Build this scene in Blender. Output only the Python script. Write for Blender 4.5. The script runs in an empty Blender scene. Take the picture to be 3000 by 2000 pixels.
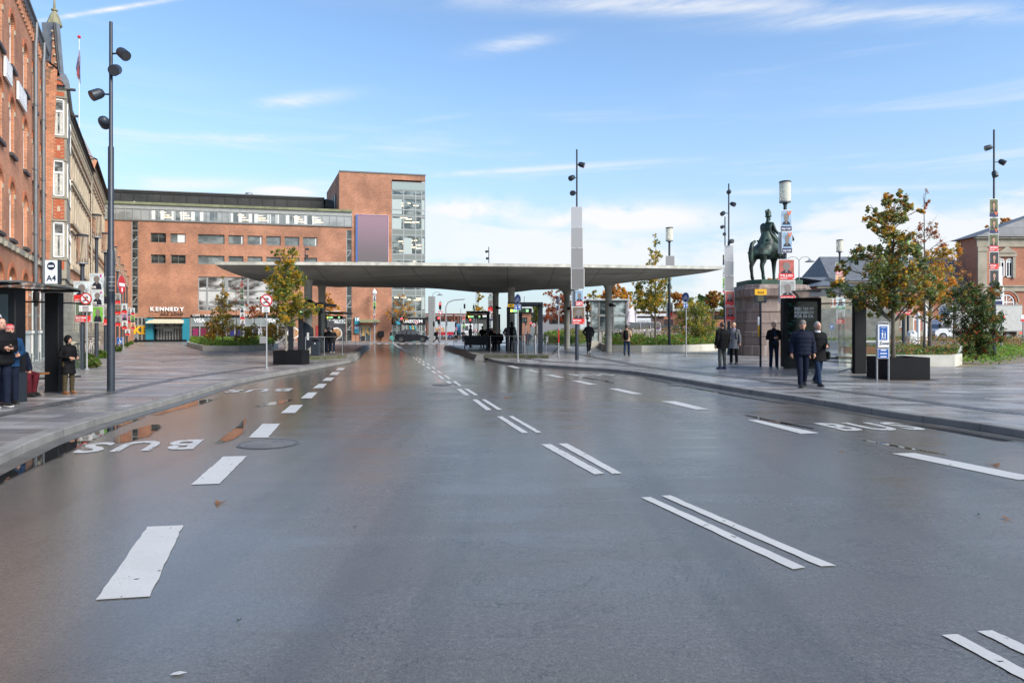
import bpy, bmesh, math, random
from mathutils import Vector, Matrix, noise
import numpy as np
R=math.radians; PI=math.pi
random.seed(7)
S=bpy.context.scene; COL=S.collection
# ---------------- camera, world, sun ----------------
E=1.65; HY=962.0; F=2000.0
cd=bpy.data.cameras.new('camera'); cam=bpy.data.objects.new('camera',cd); COL.objects.link(cam)
cam.location=(0,0,E); cam.rotation_euler=(R(90),0,0); cd.sensor_width=36; cd.lens=24; cd.shift_y=-(1000-HY)/3000.0
cd.clip_start=.1; cd.clip_end=3000; S.camera=cam
S.render.resolution_x=1024; S.render.resolution_y=682
S.view_settings.view_transform='Standard'; S.view_settings.look='None'; S.view_settings.gamma=1
S.view_settings.exposure=1.2
SE,SR=R(36),R(128)
w=bpy.data.worlds.new("World"); S.world=w; w.use_nodes=True
nt=w.node_tree; N=nt.nodes; L=nt.links
bg=N['Background']; bg.inputs[1].default_value=0.122
sky=N.new('ShaderNodeTexSky'); sky.sky_type='NISHITA'; sky.sun_disc=False; sky.sun_elevation=SE; sky.sun_rotation=SR
sky.altitude=0; sky.air_density=1.0; sky.dust_density=0.4; sky.ozone_density=2.0
tc=N.new('ShaderNodeTexCoord')
sep=N.new('ShaderNodeSeparateXYZ'); L.new(tc.outputs['Generated'],sep.inputs[0])
def wm(op,a,b=None,c=None,clamp=False):
    n=N.new('ShaderNodeMath'); n.operation=op; n.use_clamp=clamp
    for i,v in enumerate((a,b,c)):
        if v is None: continue
        if isinstance(v,(int,float)): n.inputs[i].default_value=v
        else: L.new(v,n.inputs[i])
    return n.outputs[0]
def wmap(scale,loc=(0,0,0),rot=(0,0,0)):
    m=N.new('ShaderNodeMapping'); m.inputs['Scale'].default_value=scale; m.inputs['Location'].default_value=loc; m.inputs['Rotation'].default_value=rot
    L.new(tc.outputs['Generated'],m.inputs[0]); return m.outputs[0]
def wnoise(vec,scale,det,rough,dist=0):
    n=N.new('ShaderNodeTexNoise'); L.new(vec,n.inputs['Vector']); n.inputs['Scale'].default_value=scale; n.inputs['Detail'].default_value=det
    n.inputs['Roughness'].default_value=rough; n.inputs['Distortion'].default_value=dist; return n.outputs[0]
def wramp(v,a,b,lo=0.,hi=1.):
    n=N.new('ShaderNodeMapRange'); n.interpolation_type='SMOOTHSTEP'; L.new(v,n.inputs[0])
    for i,x in enumerate((a,b,lo,hi)): n.inputs[i+1].default_value=x
    return n.outputs[0]
Z=sep.outputs['Z']; X=sep.outputs['X']
# cirrus: long thin streaks
cir=wramp(wnoise(wmap((1.0,1.0,9.0),(3.1,0,0.4),(0,R(-7),0)),1.9,7,.62,.6),.52,.80)
cir=wm('MULTIPLY',cir,wramp(wnoise(wmap((1,1,2.0),(1.3,0,0)),1.4,3,.5),.42,.62))
cir2=wramp(wnoise(wmap((2.2,1,26.0),(0.2,2,0.7),(0,R(5),0)),1.2,6,.6,.3),.50,.80)
cir2=wm('MULTIPLY',cir2,wramp(Z,.05,.20))
cir2=wm('MULTIPLY',cir2,wm('SUBTRACT',1.0,wramp(Z,.22,.34)))
cir=wm('MULTIPLY',cir,wramp(Z,.16,.44,.25,1.))
# cumulus bank low over the right half
cn=wnoise(wmap((1.2,1.2,4.2),(5.3,1.1,0)),3.0,7,.58,.2)
base=wm('SUBTRACT',cn,wm('MULTIPLY',wm('ABSOLUTE',wm('SUBTRACT',Z,.105)),2.3))
cum=wramp(base,.34,.47)
cum=wm('MULTIPLY',cum,wramp(X,-.35,.0,.25,1.))
cl=wm('MAXIMUM',wm('MULTIPLY',cir,.85),wm('MULTIPLY',cum,.85)); cl=wm('MAXIMUM',cl,wm('MULTIPLY',cir2,.6))
# single wisps, a contrail and heaped clouds at fixed compass directions
Yc=wm('MAXIMUM',sep.outputs['Y'],.05); U=wm('DIVIDE',X,Yc); V=wm('DIVIDE',Z,Yc)
wn=wramp(wnoise(wmap((1,1,5),(2.2,0,1.1),(0,R(-6),0)),5.0,8,.68,.5),.30,.72); pn=wramp(wnoise(wmap((1,1,2.2),(7.2,0,1.1)),7.0,8,.6,.3),.34,.58); front=wm('GREATER_THAN',sep.outputs['Y'],.05)
def wisp(px,py,ax,ay,sl,amt,puffy=False):
    global cl
    u0,v0,a,b_=(px-1500)/2000,(962-py)/2000,ax/2000,ay/2000; du=wm('SUBTRACT',U,u0); dv=wm('SUBTRACT',wm('SUBTRACT',V,v0),wm('MULTIPLY',du,sl)); q=wm('ADD',wm('POWER',wm('ABSOLUTE',wm('DIVIDE',du,a)),2.),wm('POWER',wm('ABSOLUTE',wm('DIVIDE',dv,b_)),2.))
    e_=wm('POWER',2.718,wm('MULTIPLY',q,-1.)); cl=wm('MAXIMUM',cl,wm('MULTIPLY',wm('MULTIPLY',wm('MULTIPLY',e_,amt),pn if puffy else wn,None,True),front))
for w_ in ((850,298,150,20,.13,.85),(700,405,420,15,.0,.85),(1510,128,110,20,.16,.8),(1290,345,75,9,.13,.7),(1950,12,620,34,-.03,.85),(2650,48,420,30,.04,.85),(300,32,230,7,.16,1.4),(1500,500,520,9,.06,.8),(2300,560,500,10,.03,.7)): wisp(*w_)
for w_ in ((1400,615,190,34,0,1.5),(1800,640,330,44,.0,1.5),(2420,690,260,50,.1,1.5),(2800,650,240,34,.1,1.2),(860,560,150,18,.0,1.4),(450,540,300,20,0,.9),(1550,690,420,34,0,1.)): wisp(*w_,True)
# pale haze at the horizon
hz=wm('MULTIPLY',wm('SUBTRACT',1.0,wramp(Z,-.02,.38)),.80)
def wmix(f,a,b):
    n=N.new('ShaderNodeMix'); n.data_type='RGBA'; L.new(f,n.inputs[0])
    for v,i in ((a,6),(b,7)):
        if isinstance(v,tuple): n.inputs[i].default_value=v
        else: L.new(v,n.inputs[i])
    return n.outputs[2]
tint=N.new('ShaderNodeVectorMath'); tint.operation='MULTIPLY'; L.new(sky.outputs[0],tint.inputs[0]); tint.inputs[1].default_value=(.80,.86,.89)
c1=wmix(hz,tint.outputs[0],(1.78,2.18,2.62,1))
c2=wmix(cl,c1,(3.45,3.5,3.6,1))
L.new(c2,bg.inputs[0])
sd=bpy.data.lights.new('sun','SUN'); so=bpy.data.objects.new('sun',sd); COL.objects.link(so)
sd.energy=2.45; sd.angle=R(28); sd.color=(1,.93,.82)
so.rotation_euler=(R(90)-SE,0,R(52))   # placed to agree with the sky's sun direction
# ---------------- pixel <-> place helpers (3000x2000 photograph) ----------------
def W(px,py,z=0.):
    d=F*(E-z)/(py-HY); return Vector(((px-1500)/F*d,d,z))
def P(px,d,z=0.): return Vector(((px-1500)/F*d,d,z))
def ZH(py,d): return E-(py-HY)/F*d
# ---------------- materials ----------------
_M={}
def lin(c):
    c=c/255.; return c/12.92 if c<=.04045 else ((c+.055)/1.055)**2.4
def rgb(h):
    if isinstance(h,(tuple,list)): return tuple(h)+(1,) if len(h)==3 else tuple(h)
    return tuple(lin(int(h[i:i+2],16)) for i in (0,2,4))+(1,)
def mat(name,col,rough=.6,metal=0.,var=0.,vs=3.,bump=0.,bs=40.,em=0.,spec=.5,alpha=1.,trans=0.):
    k=name
    if k in _M: return _M[k]
    m=bpy.data.materials.new(name); m.use_nodes=True; t=m.node_tree; b=t.nodes['Principled BSDF']
    c=rgb(col); b.inputs['Base Color'].default_value=c; b.inputs['Roughness'].default_value=rough; b.inputs['Metallic'].default_value=metal
    b.inputs['Specular IOR Level'].default_value=spec
    if em: b.inputs['Emission Color'].default_value=c; b.inputs['Emission Strength'].default_value=em
    if trans: b.inputs['Transmission Weight'].default_value=trans
    if alpha<1: b.inputs['Alpha'].default_value=alpha
    if var or bump:
        tcn=t.nodes.new('ShaderNodeTexCoord')
    if var:
        n=t.nodes.new('ShaderNodeTexNoise'); n.inputs['Scale'].default_value=vs; n.inputs['Detail'].default_value=6; t.links.new(tcn.outputs['Object'],n.inputs['Vector'])
        mr=t.nodes.new('ShaderNodeMapRange'); mr.inputs[1].default_value=.3; mr.inputs[2].default_value=.7; mr.inputs[3].default_value=1-var; mr.inputs[4].default_value=1+var
        t.links.new(n.outputs[0],mr.inputs[0])
        mm=t.nodes.new('ShaderNodeVectorMath'); mm.operation='SCALE'; mm.inputs[0].default_value=c[:3]; t.links.new(mr.outputs[0],mm.inputs['Scale'])
        t.links.new(mm.outputs[0],b.inputs['Base Color'])
    if bump:
        n=t.nodes.new('ShaderNodeTexNoise'); n.inputs['Scale'].default_value=bs; n.inputs['Detail'].default_value=4; t.links.new(tcn.outputs['Object'],n.inputs['Vector'])
        bp=t.nodes.new('ShaderNodeBump'); bp.inputs['Strength'].default_value=bump; bp.inputs['Distance'].default_value=.02; t.links.new(n.outputs[0],bp.inputs['Height']); t.links.new(bp.outputs[0],b.inputs['Normal'])
    _M[k]=m; return m
class NB:
    """small node-building helper"""
    def __init__(s,name):
        s.m=bpy.data.materials.new(name); s.m.use_nodes=True; s.t=s.m.node_tree; s.b=s.t.nodes['Principled BSDF']; s.tc=s.t.nodes.new('ShaderNodeTexCoord'); _M[name]=s.m
    def math(s,op,a,b=None,clamp=False):
        n=s.t.nodes.new('ShaderNodeMath'); n.operation=op; n.use_clamp=clamp
        for i,v in enumerate((a,b)):
            if v is None: continue
            if isinstance(v,(int,float)): n.inputs[i].default_value=v
            else: s.t.links.new(v,n.inputs[i])
        return n.outputs[0]
    def map(s,scale=(1,1,1),loc=(0,0,0),rot=(0,0,0),src='Object'):
        m=s.t.nodes.new('ShaderNodeMapping'); m.inputs['Scale'].default_value=scale; m.inputs['Location'].default_value=loc; m.inputs['Rotation'].default_value=rot
        s.t.links.new(s.tc.outputs[src],m.inputs[0]); return m.outputs[0]
    def noise(s,vec,scale,det=5,rough=.55,dist=0,col=False):
        n=s.t.nodes.new('ShaderNodeTexNoise'); s.t.links.new(vec,n.inputs['Vector']); n.inputs['Scale'].default_value=scale; n.inputs['Detail'].default_value=det
        n.inputs['Roughness'].default_value=rough; n.inputs['Distortion'].default_value=dist; return n.outputs[1 if col else 0]
    def ramp(s,v,a,b,lo=0.,hi=1.):
        n=s.t.nodes.new('ShaderNodeMapRange'); n.interpolation_type='SMOOTHSTEP'; s.t.links.new(v,n.inputs[0])
        for i,x in enumerate((a,b,lo,hi)): n.inputs[i+1].default_value=x
        return n.outputs[0]
    def mix(s,f,a,b,mode='MIX'):
        n=s.t.nodes.new('ShaderNodeMix'); n.data_type='RGBA'; n.blend_type=mode
        if isinstance(f,(int,float)): n.inputs[0].default_value=f
        else: s.t.links.new(f,n.inputs[0])
        for v,i in ((a,6),(b,7)):
            if isinstance(v,(tuple,str)): n.inputs[i].default_value=rgb(v)
            else: s.t.links.new(v,n.inputs[i])
        return n.outputs[2]
    def bump(s,h,strength=.3,dist=.02):
        bp=s.t.nodes.new('ShaderNodeBump'); bp.inputs['Strength'].default_value=strength; bp.inputs['Distance'].default_value=dist; s.t.links.new(h,bp.inputs['Height']); s.t.links.new(bp.outputs[0],s.b.inputs['Normal'])
    def set(s,k,v):
        if isinstance(v,(int,float)): s.b.inputs[k].default_value=v
        elif isinstance(v,(tuple,str)): s.b.inputs[k].default_value=rgb(v)
        else: s.t.links.new(v,s.b.inputs[k])
    def brick(s,vec,scale,c1,c2,mortar,bw,rh,ms=.012,bias=0.,off=.5):
        n=s.t.nodes.new('ShaderNodeTexBrick'); s.t.links.new(vec,n.inputs['Vector']); n.inputs['Scale'].default_value=scale
        n.inputs['Color1'].default_value=rgb(c1); n.inputs['Color2'].default_value=rgb(c2); n.inputs['Mortar'].default_value=rgb(mortar)
        n.inputs['Brick Width'].default_value=bw; n.inputs['Row Height'].default_value=rh; n.inputs['Mortar Size'].default_value=ms; n.inputs['Bias'].default_value=bias
        n.offset=off; return n
def wallvec(b):
    """(x+y, z) of the object's own space, for walls"""
    sp=b.t.nodes.new('ShaderNodeSeparateXYZ'); b.t.links.new(b.tc.outputs['Object'],sp.inputs[0])
    cb=b.t.nodes.new('ShaderNodeCombineXYZ'); b.t.links.new(b.math('ADD',sp.outputs[0],sp.outputs[1]),cb.inputs[0]); b.t.links.new(sp.outputs[2],cb.inputs[1]); return cb.outputs[0]
def brickmat(name,c1,c2,mortar,blot=.18):
    b=NB(name); v=wallvec(b); br=b.brick(v,1,c1,c2,mortar,.24,.075,.009)
    n=b.noise(b.tc.outputs['Object'],.35,6,.6); n2=b.noise(b.tc.outputs['Object'],6,3)
    k=b.math('MULTIPLY',b.ramp(n,.3,.7,1-blot,1+blot),b.ramp(n2,.3,.7,.9,1.1))
    vm=b.t.nodes.new('ShaderNodeVectorMath'); vm.operation='SCALE'; b.t.links.new(br.outputs[0],vm.inputs[0]); b.t.links.new(k,vm.inputs['Scale'])
    b.set('Base Color',vm.outputs[0]); b.set('Roughness',.85); b.bump(br.outputs['Fac'],-.25,.01); return b.m
# wet asphalt
def asphalt():
    b=NB('wet_asphalt'); o=b.tc.outputs['Object']
    big=b.noise(b.map((.5,.16,1)),.35,5,.55,.6); mid=b.noise(b.map((.35,1.6,1)),1.1,6,.6,.4); fine=b.noise(o,90,3,.7); agg=b.noise(o,110,3,.8)
    c=b.mix(b.ramp(fine,.3,.7),(.066,.061,.054),(.132,.123,.111)); c=b.mix(b.ramp(agg,.60,.72),c,(.28,.26,.235)); c=b.mix(b.ramp(b.noise(o,140,2,.7),.62,.7,0,.7),c,(.02,.02,.02)); g1=b.noise(o,42,3,.8); g2=b.noise(o,17,3,.75); c=b.mix(b.ramp(g1,.52,.66,0,.45),c,(.20,.195,.185)); c=b.mix(b.ramp(g1,.34,.48,.4,0),c,(.03,.03,.03)); c=b.mix(b.ramp(g2,.5,.7,0,.35),c,(.18,.17,.155)); tr_=b.noise(b.map((1.1,.03,1)),1.0,3); c=b.mix(b.ramp(tr_,.5,.62,0,.35),c,(.045,.043,.042)); ck=b.noise(b.map((.5,.5,1)),.8,8,.7,1.2); c=b.mix(b.ramp(b.math('ABSOLUTE',b.math('SUBTRACT',ck,.5)),.0,.004,.55,0.),c,(.015,.015,.015)); c=b.mix(b.ramp(big,.35,.7,0,.45),c,(.150,.136,.116))
    b.set('Base Color',c)
    sx_=b.t.nodes.new('ShaderNodeSeparateXYZ'); b.t.links.new(o,sx_.inputs[0]); wet=b.math('ADD',b.math('ADD',b.ramp(big,.36,.62),b.ramp(mid,.45,.62,0,.5)),b.ramp(b.math('ADD',sx_.outputs[0],b.math('MULTIPLY',b.math('SUBTRACT',mid,.5),4.)),-1.5,-5.5,0,.75))
    b.set('Roughness',b.ramp(wet,.0,1.6,.29,.09)); b.set('Specular IOR Level',.5)
    h=b.math('ADD',b.math('MULTIPLY',g1,.6),b.math('MULTIPLY',fine,b.ramp(wet,0,1.2,.8,.25))); b.bump(b.math('ADD',h,b.math('MULTIPLY',b.noise(o,14,3),.35)),.12,.02)
    return b.m
def slabs(name,tone=1.0,rot=0):
    b=NB(name); v=b.map((1,1,1),(0,0,0),(0,0,R(rot))); br=b.brick(v,1,(.17*tone,.167*tone,.160*tone),(.48*tone,.468*tone,.450*tone),(.04,.04,.04),2.1,.42,.008,off=.37)
    br2=b.brick(v,1,(.72,.68,.66),(1.16,1.16,1.2),(.8,.8,.8),.7,.42,.004,off=.21)
    o=b.tc.outputs['Object']; n=b.noise(o,.5,5,.6); f=b.noise(o,60,3,.7)
    c=b.mix(1.0,br.outputs[0],br2.outputs[0],'MULTIPLY'); c=b.mix(b.ramp(n,.35,.7,0,.5),c,(.19*tone,.188*tone,.183*tone)); c=b.mix(b.ramp(f,.35,.65,0,.25),c,(.08,.08,.08))
    b.set('Base Color',c); b.set('Roughness',b.ramp(b.noise(b.map((.4,1.5,1)),.8,5,.6,.5),.35,.65,.42,.20)); b.set('Specular IOR Level',.5); b.bump(b.math('ADD',f,b.math('MULTIPLY',br.outputs['Fac'],-2.)),.10,.01); return b.m
# ---------------- mesh builder ----------------
class MB:
    def __init__(s): s.v=[]; s.f=[]; s.m=[]; s.mats=[]; s.xf=None
    def mi(s,m):
        if m not in s.mats: s.mats.append(m)
        return s.mats.index(m)
    def add(s,vs,fs,m):
        k=len(s.v); i=s.mi(m)
        if s.xf is not None: vs=[s.xf@Vector(v) for v in vs]
        s.v+= [tuple(v) for v in vs]; s.f+=[tuple(k+a for a in f) for f in fs]; s.m+=[i]*len(fs); return s
    def box(s,x0,x1,y0,y1,z0,z1,m,bev=0.):
        if x0>x1:x0,x1=x1,x0
        if y0>y1:y0,y1=y1,y0
        if z0>z1:z0,z1=z1,z0
        if bev<=0:
            v=[(x,y,z) for z in (z0,z1) for x,y in ((x0,y0),(x1,y0),(x1,y1),(x0,y1))]
            return s.add(v,[(3,2,1,0),(4,5,6,7),(0,1,5,4),(1,2,6,5),(2,3,7,6),(3,0,4,7)],m)
        b=bev; v=[]
        for z,i in ((z0,b),(z0+b,0),(z1-b,0),(z1,b)):
            v+=[(x0+i+ (b if i==0 else 0)*0,y0+i,z)]; v.pop()
            q=i
            v+=[(x0+b+ (0 if q==0 else q*.4),y0+q,z),(x1-b-(0 if q==0 else q*.4),y0+q,z),(x1-q,y0+b,z),(x1-q,y1-b,z),(x1-b,y1-q,z),(x0+b,y1-q,z),(x0+q,y1-b,z),(x0+q,y0+b,z)]
        fs=[tuple(range(7,-1,-1)),tuple(range(24,32))]
        for r in range(3):
            for k in range(8):
                a=r*8+k; c=r*8+(k+1)%8; fs.append((a,c,c+8,a+8))
        return s.add(v,fs,m)
    def prism(s,pts,z0,z1,m):
        """polygon (ccw from above) lifted from z0 to z1"""
        n=len(pts); v=[(p[0],p[1],z0) for p in pts]+[(p[0],p[1],z1) for p in pts]
        return s.add(v,[tuple(range(n-1,-1,-1)),tuple(range(n,2*n))]+[(i,(i+1)%n,n+(i+1)%n,n+i) for i in range(n)],m)
    def poly(s,pts,m): return s.add(pts,[tuple(range(len(pts)))],m)
    def plate(s,pts,y0,y1,m):
        """outline in x,z given thickness along y (front y0 < back y1)"""
        n=len(pts); v=[(p[0],y0,p[1]) for p in pts]+[(p[0],y1,p[1]) for p in pts]
        return s.add(v,[tuple(range(n)),tuple(range(2*n-1,n-1,-1))]+[(i,n+i,n+(i+1)%n,(i+1)%n) for i in range(n)],m)
    def tube(s,path,rad,m,seg=8,cap=True):
        path=[Vector(p) for p in path]
        if isinstance(rad,(int,float)): rad=[rad]*len(path)
        v=[];fs=[]; up=None
        for i,p in enumerate(path):
            a=path[max(i-1,0)]; b=path[min(i+1,len(path)-1)]; t=(b-a)
            if t.length<1e-9: t=Vector((0,0,1))
            t.normalize()
            if up is None: up=Vector((0,0,1)) if abs(t.z)<.9 else Vector((1,0,0))
            x=t.cross(up); 
            if x.length<1e-4: x=t.orthogonal()
            x.normalize(); y=x.cross(t); up=y
            for k in range(seg):
                an=2*PI*k/seg; v.append(p+x*(math.cos(an)*rad[i])+y*(math.sin(an)*rad[i]))
        for i in range(len(path)-1):
            for k in range(seg): fs.append((i*seg+k,i*seg+(k+1)%seg,(i+1)*seg+(k+1)%seg,(i+1)*seg+k))
        if cap: fs.append(tuple(range(seg-1,-1,-1))); fs.append(tuple(range((len(path)-1)*seg,len(path)*seg)))
        return s.add(v,fs,m)
    def cyl(s,x,y,z0,z1,r,m,seg=12,r1=None): return s.tube([(x,y,z0),(x,y,z1)],[r,r if r1 is None else r1],m,seg)
    def disc(s,cx,cz,rx,rz,y0,y1,m,seg=24,a0=0,a1=2*PI):
        full=abs(a1-a0-2*PI)<1e-6; n=seg if full else seg+1
        return s.plate([(cx+rx*math.cos(a0+(a1-a0)*k/seg),cz+rz*math.sin(a0+(a1-a0)*k/seg)) for k in range(n)],y0,y1,m)
    def ring(s,cx,cz,r0,r1,y0,y1,m,seg=28,a0=0.,a1=2*PI):
        for k in range(seg):
            a=a0+(a1-a0)*k/seg; b=a0+(a1-a0)*(k+1)/seg
            s.plate([(cx+r1*math.cos(a),cz+r1*math.sin(a)),(cx+r1*math.cos(b),cz+r1*math.sin(b)),(cx+r0*math.cos(b),cz+r0*math.sin(b)),(cx+r0*math.cos(a),cz+r0*math.sin(a))],y0,y1,m)
        return s
    def lathe(s,prof,m,cx=0,cy=0,seg=20,cap=True):
        v=[];fs=[]
        for r,z in prof:
            for k in range(seg): v.append((cx+r*math.cos(2*PI*k/seg),cy+r*math.sin(2*PI*k/seg),z))
        for i in range(len(prof)-1):
            for k in range(seg): fs.append((i*seg+k,i*seg+(k+1)%seg,(i+1)*seg+(k+1)%seg,(i+1)*seg+k))
        if cap: fs.append(tuple(range(seg-1,-1,-1))); fs.append(tuple(range((len(prof)-1)*seg,len(prof)*seg)))
        return s.add(v,fs,m)
    def ball(s,c,r,m,seg=10,rings=7):
        if isinstance(r,(int,float)): r=(r,r,r)
        v=[(c[0],c[1],c[2]-r[2])];fs=[]
        for i in range(1,rings):
            ph=-PI/2+PI*i/rings
            for k in range(seg): v.append((c[0]+r[0]*math.cos(ph)*math.cos(2*PI*k/seg),c[1]+r[1]*math.cos(ph)*math.sin(2*PI*k/seg),c[2]+r[2]*math.sin(ph)))
        v.append((c[0],c[1],c[2]+r[2])); t=len(v)-1
        for k in range(seg): fs.append((0,1+(k+1)%seg,1+k)); fs.append((t,t-seg+k,t-seg+(k+1)%seg))
        for i in range(rings-2):
            for k in range(seg): a=1+i*seg+k; b=1+i*seg+(k+1)%seg; fs.append((a,b,b+seg,a+seg))
        return s.add(v,fs,m)
    def text(s,txt,x,z,h,m,y=0.,y1=None,width=None,align='C',bold=0.,flat=False,mirror=False):
        """letters in the x,z plane facing -y; h = cap height; flat=True puts them in x,y plane"""
        vs,fs,w,hh=textmesh(txt,bold)
        k=h/hh; kx=k if width is None else width/w
        ox={'C':-w/2,'L':0,'R':-w}[align]
        if flat: out=[(x+(a+ox)*kx,z+b*k,y) for a,b in vs]
        else: out=[(x+(a+ox)*kx,y,z+b*k) for a,b in vs]
        return s.add(out,fs,m)
    def build(s,name,parent=None,smooth=False,loc=None,rz=None,angle=None):
        me=bpy.data.meshes.new(name); me.from_pydata(s.v,[],s.f)
        for m in s.mats: me.materials.append(m)
        me.polygons.foreach_set('material_index',s.m)
        if smooth:
            me.polygons.foreach_set('use_smooth',[True]*len(s.f))
        me.update(); o=bpy.data.objects.new(name,me); COL.objects.link(o)
        if smooth:
            try: me.set_sharp_from_angle(angle=R(angle or 40))
            except Exception: pass
        if parent: o.parent=parent
        if loc is not None: o.location=loc
        if rz is not None: o.rotation_euler.z=rz
        return o
_T={}
def textmesh(txt,bold=0.):
    k=(txt,bold)
    if k in _T: return _T[k]
    cu=bpy.data.curves.new('t','FONT'); cu.body=txt; cu.resolution_u=3; cu.offset=bold; cu.size=1
    o=bpy.data.objects.new('t',cu); COL.objects.link(o); bpy.context.view_layer.update()
    dg=bpy.context.evaluated_depsgraph_get(); me=bpy.data.meshes.new_from_object(o.evaluated_get(dg))
    vs=[(v.co.x,v.co.y) for v in me.vertices]; fs=[tuple(p.vertices) for p in me.polygons]
    # counter-clockwise from above; facing -y after the swap is what the x,z plane needs too
    x0=min(v[0] for v in vs); x1=max(v[0] for v in vs); hh=.69
    vs=[(a-x0,b) for a,b in vs]; bpy.data.objects.remove(o); bpy.data.meshes.remove(me); bpy.data.curves.remove(cu)
    _T[k]=(vs,fs,max(x1-x0,.01),hh); return _T[k]
def tag(o,label=None,cat=None,group=None,kind=None):
    if label:o['label']=label
    if cat:o['category']=cat
    if group:o['group']=group
    if kind:o['kind']=kind
    return o
def empty(name,loc,rz=0.,label=None,cat=None,group=None):
    o=bpy.data.objects.new(name,None); COL.objects.link(o); o.location=loc; o.rotation_euler.z=rz; o.empty_display_size=.2
    return tag(o,label,cat,group)
def kids(o): return [c for c in bpy.data.objects if c.parent==o]
def copy_tree(o,parent=None):
    c=o.copy(); COL.objects.link(c); c.parent=parent
    for ch in kids(o): copy_tree(ch,c)
    return c
def struct(o): o['kind']='structure'; return o
M_white=mat('white_paint',(.72,.72,.70),.5,var=.06,vs=5); M_black=mat('black_metal',(.006,.0065,.0075),.55,var=.2,spec=.25)
M_anth=mat('anthracite_metal',(.020,.025,.033),.5,.1,spec=.3,var=.15,vs=8); M_grey=mat('galvanised_steel',(.33,.34,.35),.4,.7,var=.15,vs=20)
M_red=mat('sign_red',(.55,.02,.025),.4); M_blue=mat('sign_blue',(.01,.085,.34),.4); M_signw=mat('sign_white',(.78,.78,.78),.45)
M_yel=mat('sign_yellow',(.80,.42,.015),.45); M_conc=mat('concrete',(.30,.295,.27),.75,var=.18,vs=1.5,bump=.2)
M_gran=mat('kerb_granite',(.195,.19,.178),.75,var=.22,vs=2.5,bump=.2,bs=60)
# ---------------- ground, road, plazas ----------------
b=MB(); A=asphalt()
b.poly([(-400,-60,0),(400,-60,0),(400,900,0),(-400,900,0)],A); struct(b.build('road'))
KL=[(-700,1760),(-340,1530),(0,1361),(153,1289),(337,1228),(543,1172),(674,1127),(802,1103),(911,1083),(1028,1062)]
KR=[(1413,1050),(1465,1067),(1638,1079),(1829,1091),(2012,1122),(2182,1153),(2346,1177),(2550,1213),(2649,1230),(2800,1250),(3000,1283),(3600,1385),(4700,1570)]
def gl(l): return [W(x,y) for x,y in l]
def smooth(p,it=2):
    for _ in range(it):
        q=[p[0]]
        for a,c in zip(p,p[1:]): q+=[a*.75+c*.25,a*.25+c*.75]
        q.append(p[-1]); p=q
    return p
kl=smooth(gl(KL)); kr=smooth(gl(KR))
def offset(line,d):
    out=[]
    for i,p in enumerate(line):
        a=line[max(i-1,0)]; c=line[min(i+1,len(line)-1)]; t=(c-a); t.z=0; t.normalize(); out.append(p+Vector((-t.y,t.x,0))*d)
    return out
KH=.12
slab=slabs('plaza_slabs',.90,2.5); cob=NB('cobble_band'); _v=cob.brick(cob.map((1,1,1),(0,0,0),(0,0,R(20))),1,(.07,.07,.075),(.17,.165,.16),(.03,.03,.03),.12,.12,.012)
cob.set('Base Color',_v.outputs[0]); cob.set('Roughness',.4); cob.bump(_v.outputs['Fac'],-.5,.01)
# left plaza: kerb line is traversed away from the camera, plaza lies to its left
def strip(lineA,lineB,z,m,name,zb=None):
    b=MB(); n=len(lineA); v=[(p.x,p.y,z) for p in lineA]+[(p.x,p.y,z) for p in lineB]; b.add(v,[(i,i+1,n+i+1,n+i) for i in range(n-1)],m)
    return b
def kerb(line,side,name):
    inner=offset(line,side*.24); b=MB(); m=M_gran; n=len(line)
    v=[(p.x,p.y,-.02) for p in line]+[(p.x,p.y,KH-.015) for p in offset(line,side*.01)]+[(p.x,p.y,KH) for p in offset(line,side*.03)]+[(p.x,p.y,KH) for p in inner]
    fs=[]
    for i in range(n-1):
        for r in range(3): q=(r*n+i,r*n+i+1,(r+1)*n+i+1,(r+1)*n+i); fs.append(q if side<0 else q[::-1])
    b.add(v,fs,m)
    # joints between the stones: slim dark slots laid on the kerb
    md=mat('joint_dark',(.03,.03,.03),.8); s=0.
    for i in range(n-1):
        a,c=line[i],line[i+1]; ia,ic=inner[i],inner[i+1]; l=(c-a).length; s+=l
        if s>1.1:
            s=0.; t=(c-a).normalized()*.008; b.add([(a.x,a.y,KH+.002),(a.x+t.x,a.y+t.y,KH+.002),(ia.x+t.x,ia.y+t.y,KH+.002),(ia.x,ia.y,KH+.002)],[(0,1,2,3)],md)
            b.add([(a.x+side*t.y*.2,a.y-side*t.x*.2,0),(a.x+t.x,a.y+t.y,0),(a.x+t.x,a.y+t.y,KH+.002),(a.x,a.y,KH+.002)],[(0,1,2,3)],md)
    struct(b.build(name)); return inner
il=kerb(kl,1,'kerb'); ir=kerb(kr,1,'kerb')
# Kennedy-side facade frame
class Fr:
    def __init__(s,o,ang): s.o=Vector((o[0],o[1])); s.a=ang; s.d=Vector((math.cos(ang),math.sin(ang))); s.n=Vector((-math.sin(ang),math.cos(ang)))
    def u(s,px,off=0.):
        r=Vector(((px-1500)/F,1.)); o=s.o+s.n*off; D=r.x*s.d.y-r.y*s.d.x; t=(o.x*s.d.y-o.y*s.d.x)/D; p=r*t-o; return p.dot(s.d),t
    def uz(s,px,py,off=0.): u,t=s.u(px,off); return u,ZH(py,t)
    def root(s,name,label,cat,group=None,z=0.): return empty(name,(s.o.x,s.o.y,z),s.a,label,cat,group)
    def w(s,u,off=0.,z=0.): p=s.o+s.d*u+s.n*off; return Vector((p.x,p.y,z))
KF=Fr((-45.6,78.6),math.atan2(7.8,34.6))
LF=Fr((-5.6-.5265*20,20.),math.atan2(1,-.5265))
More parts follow.
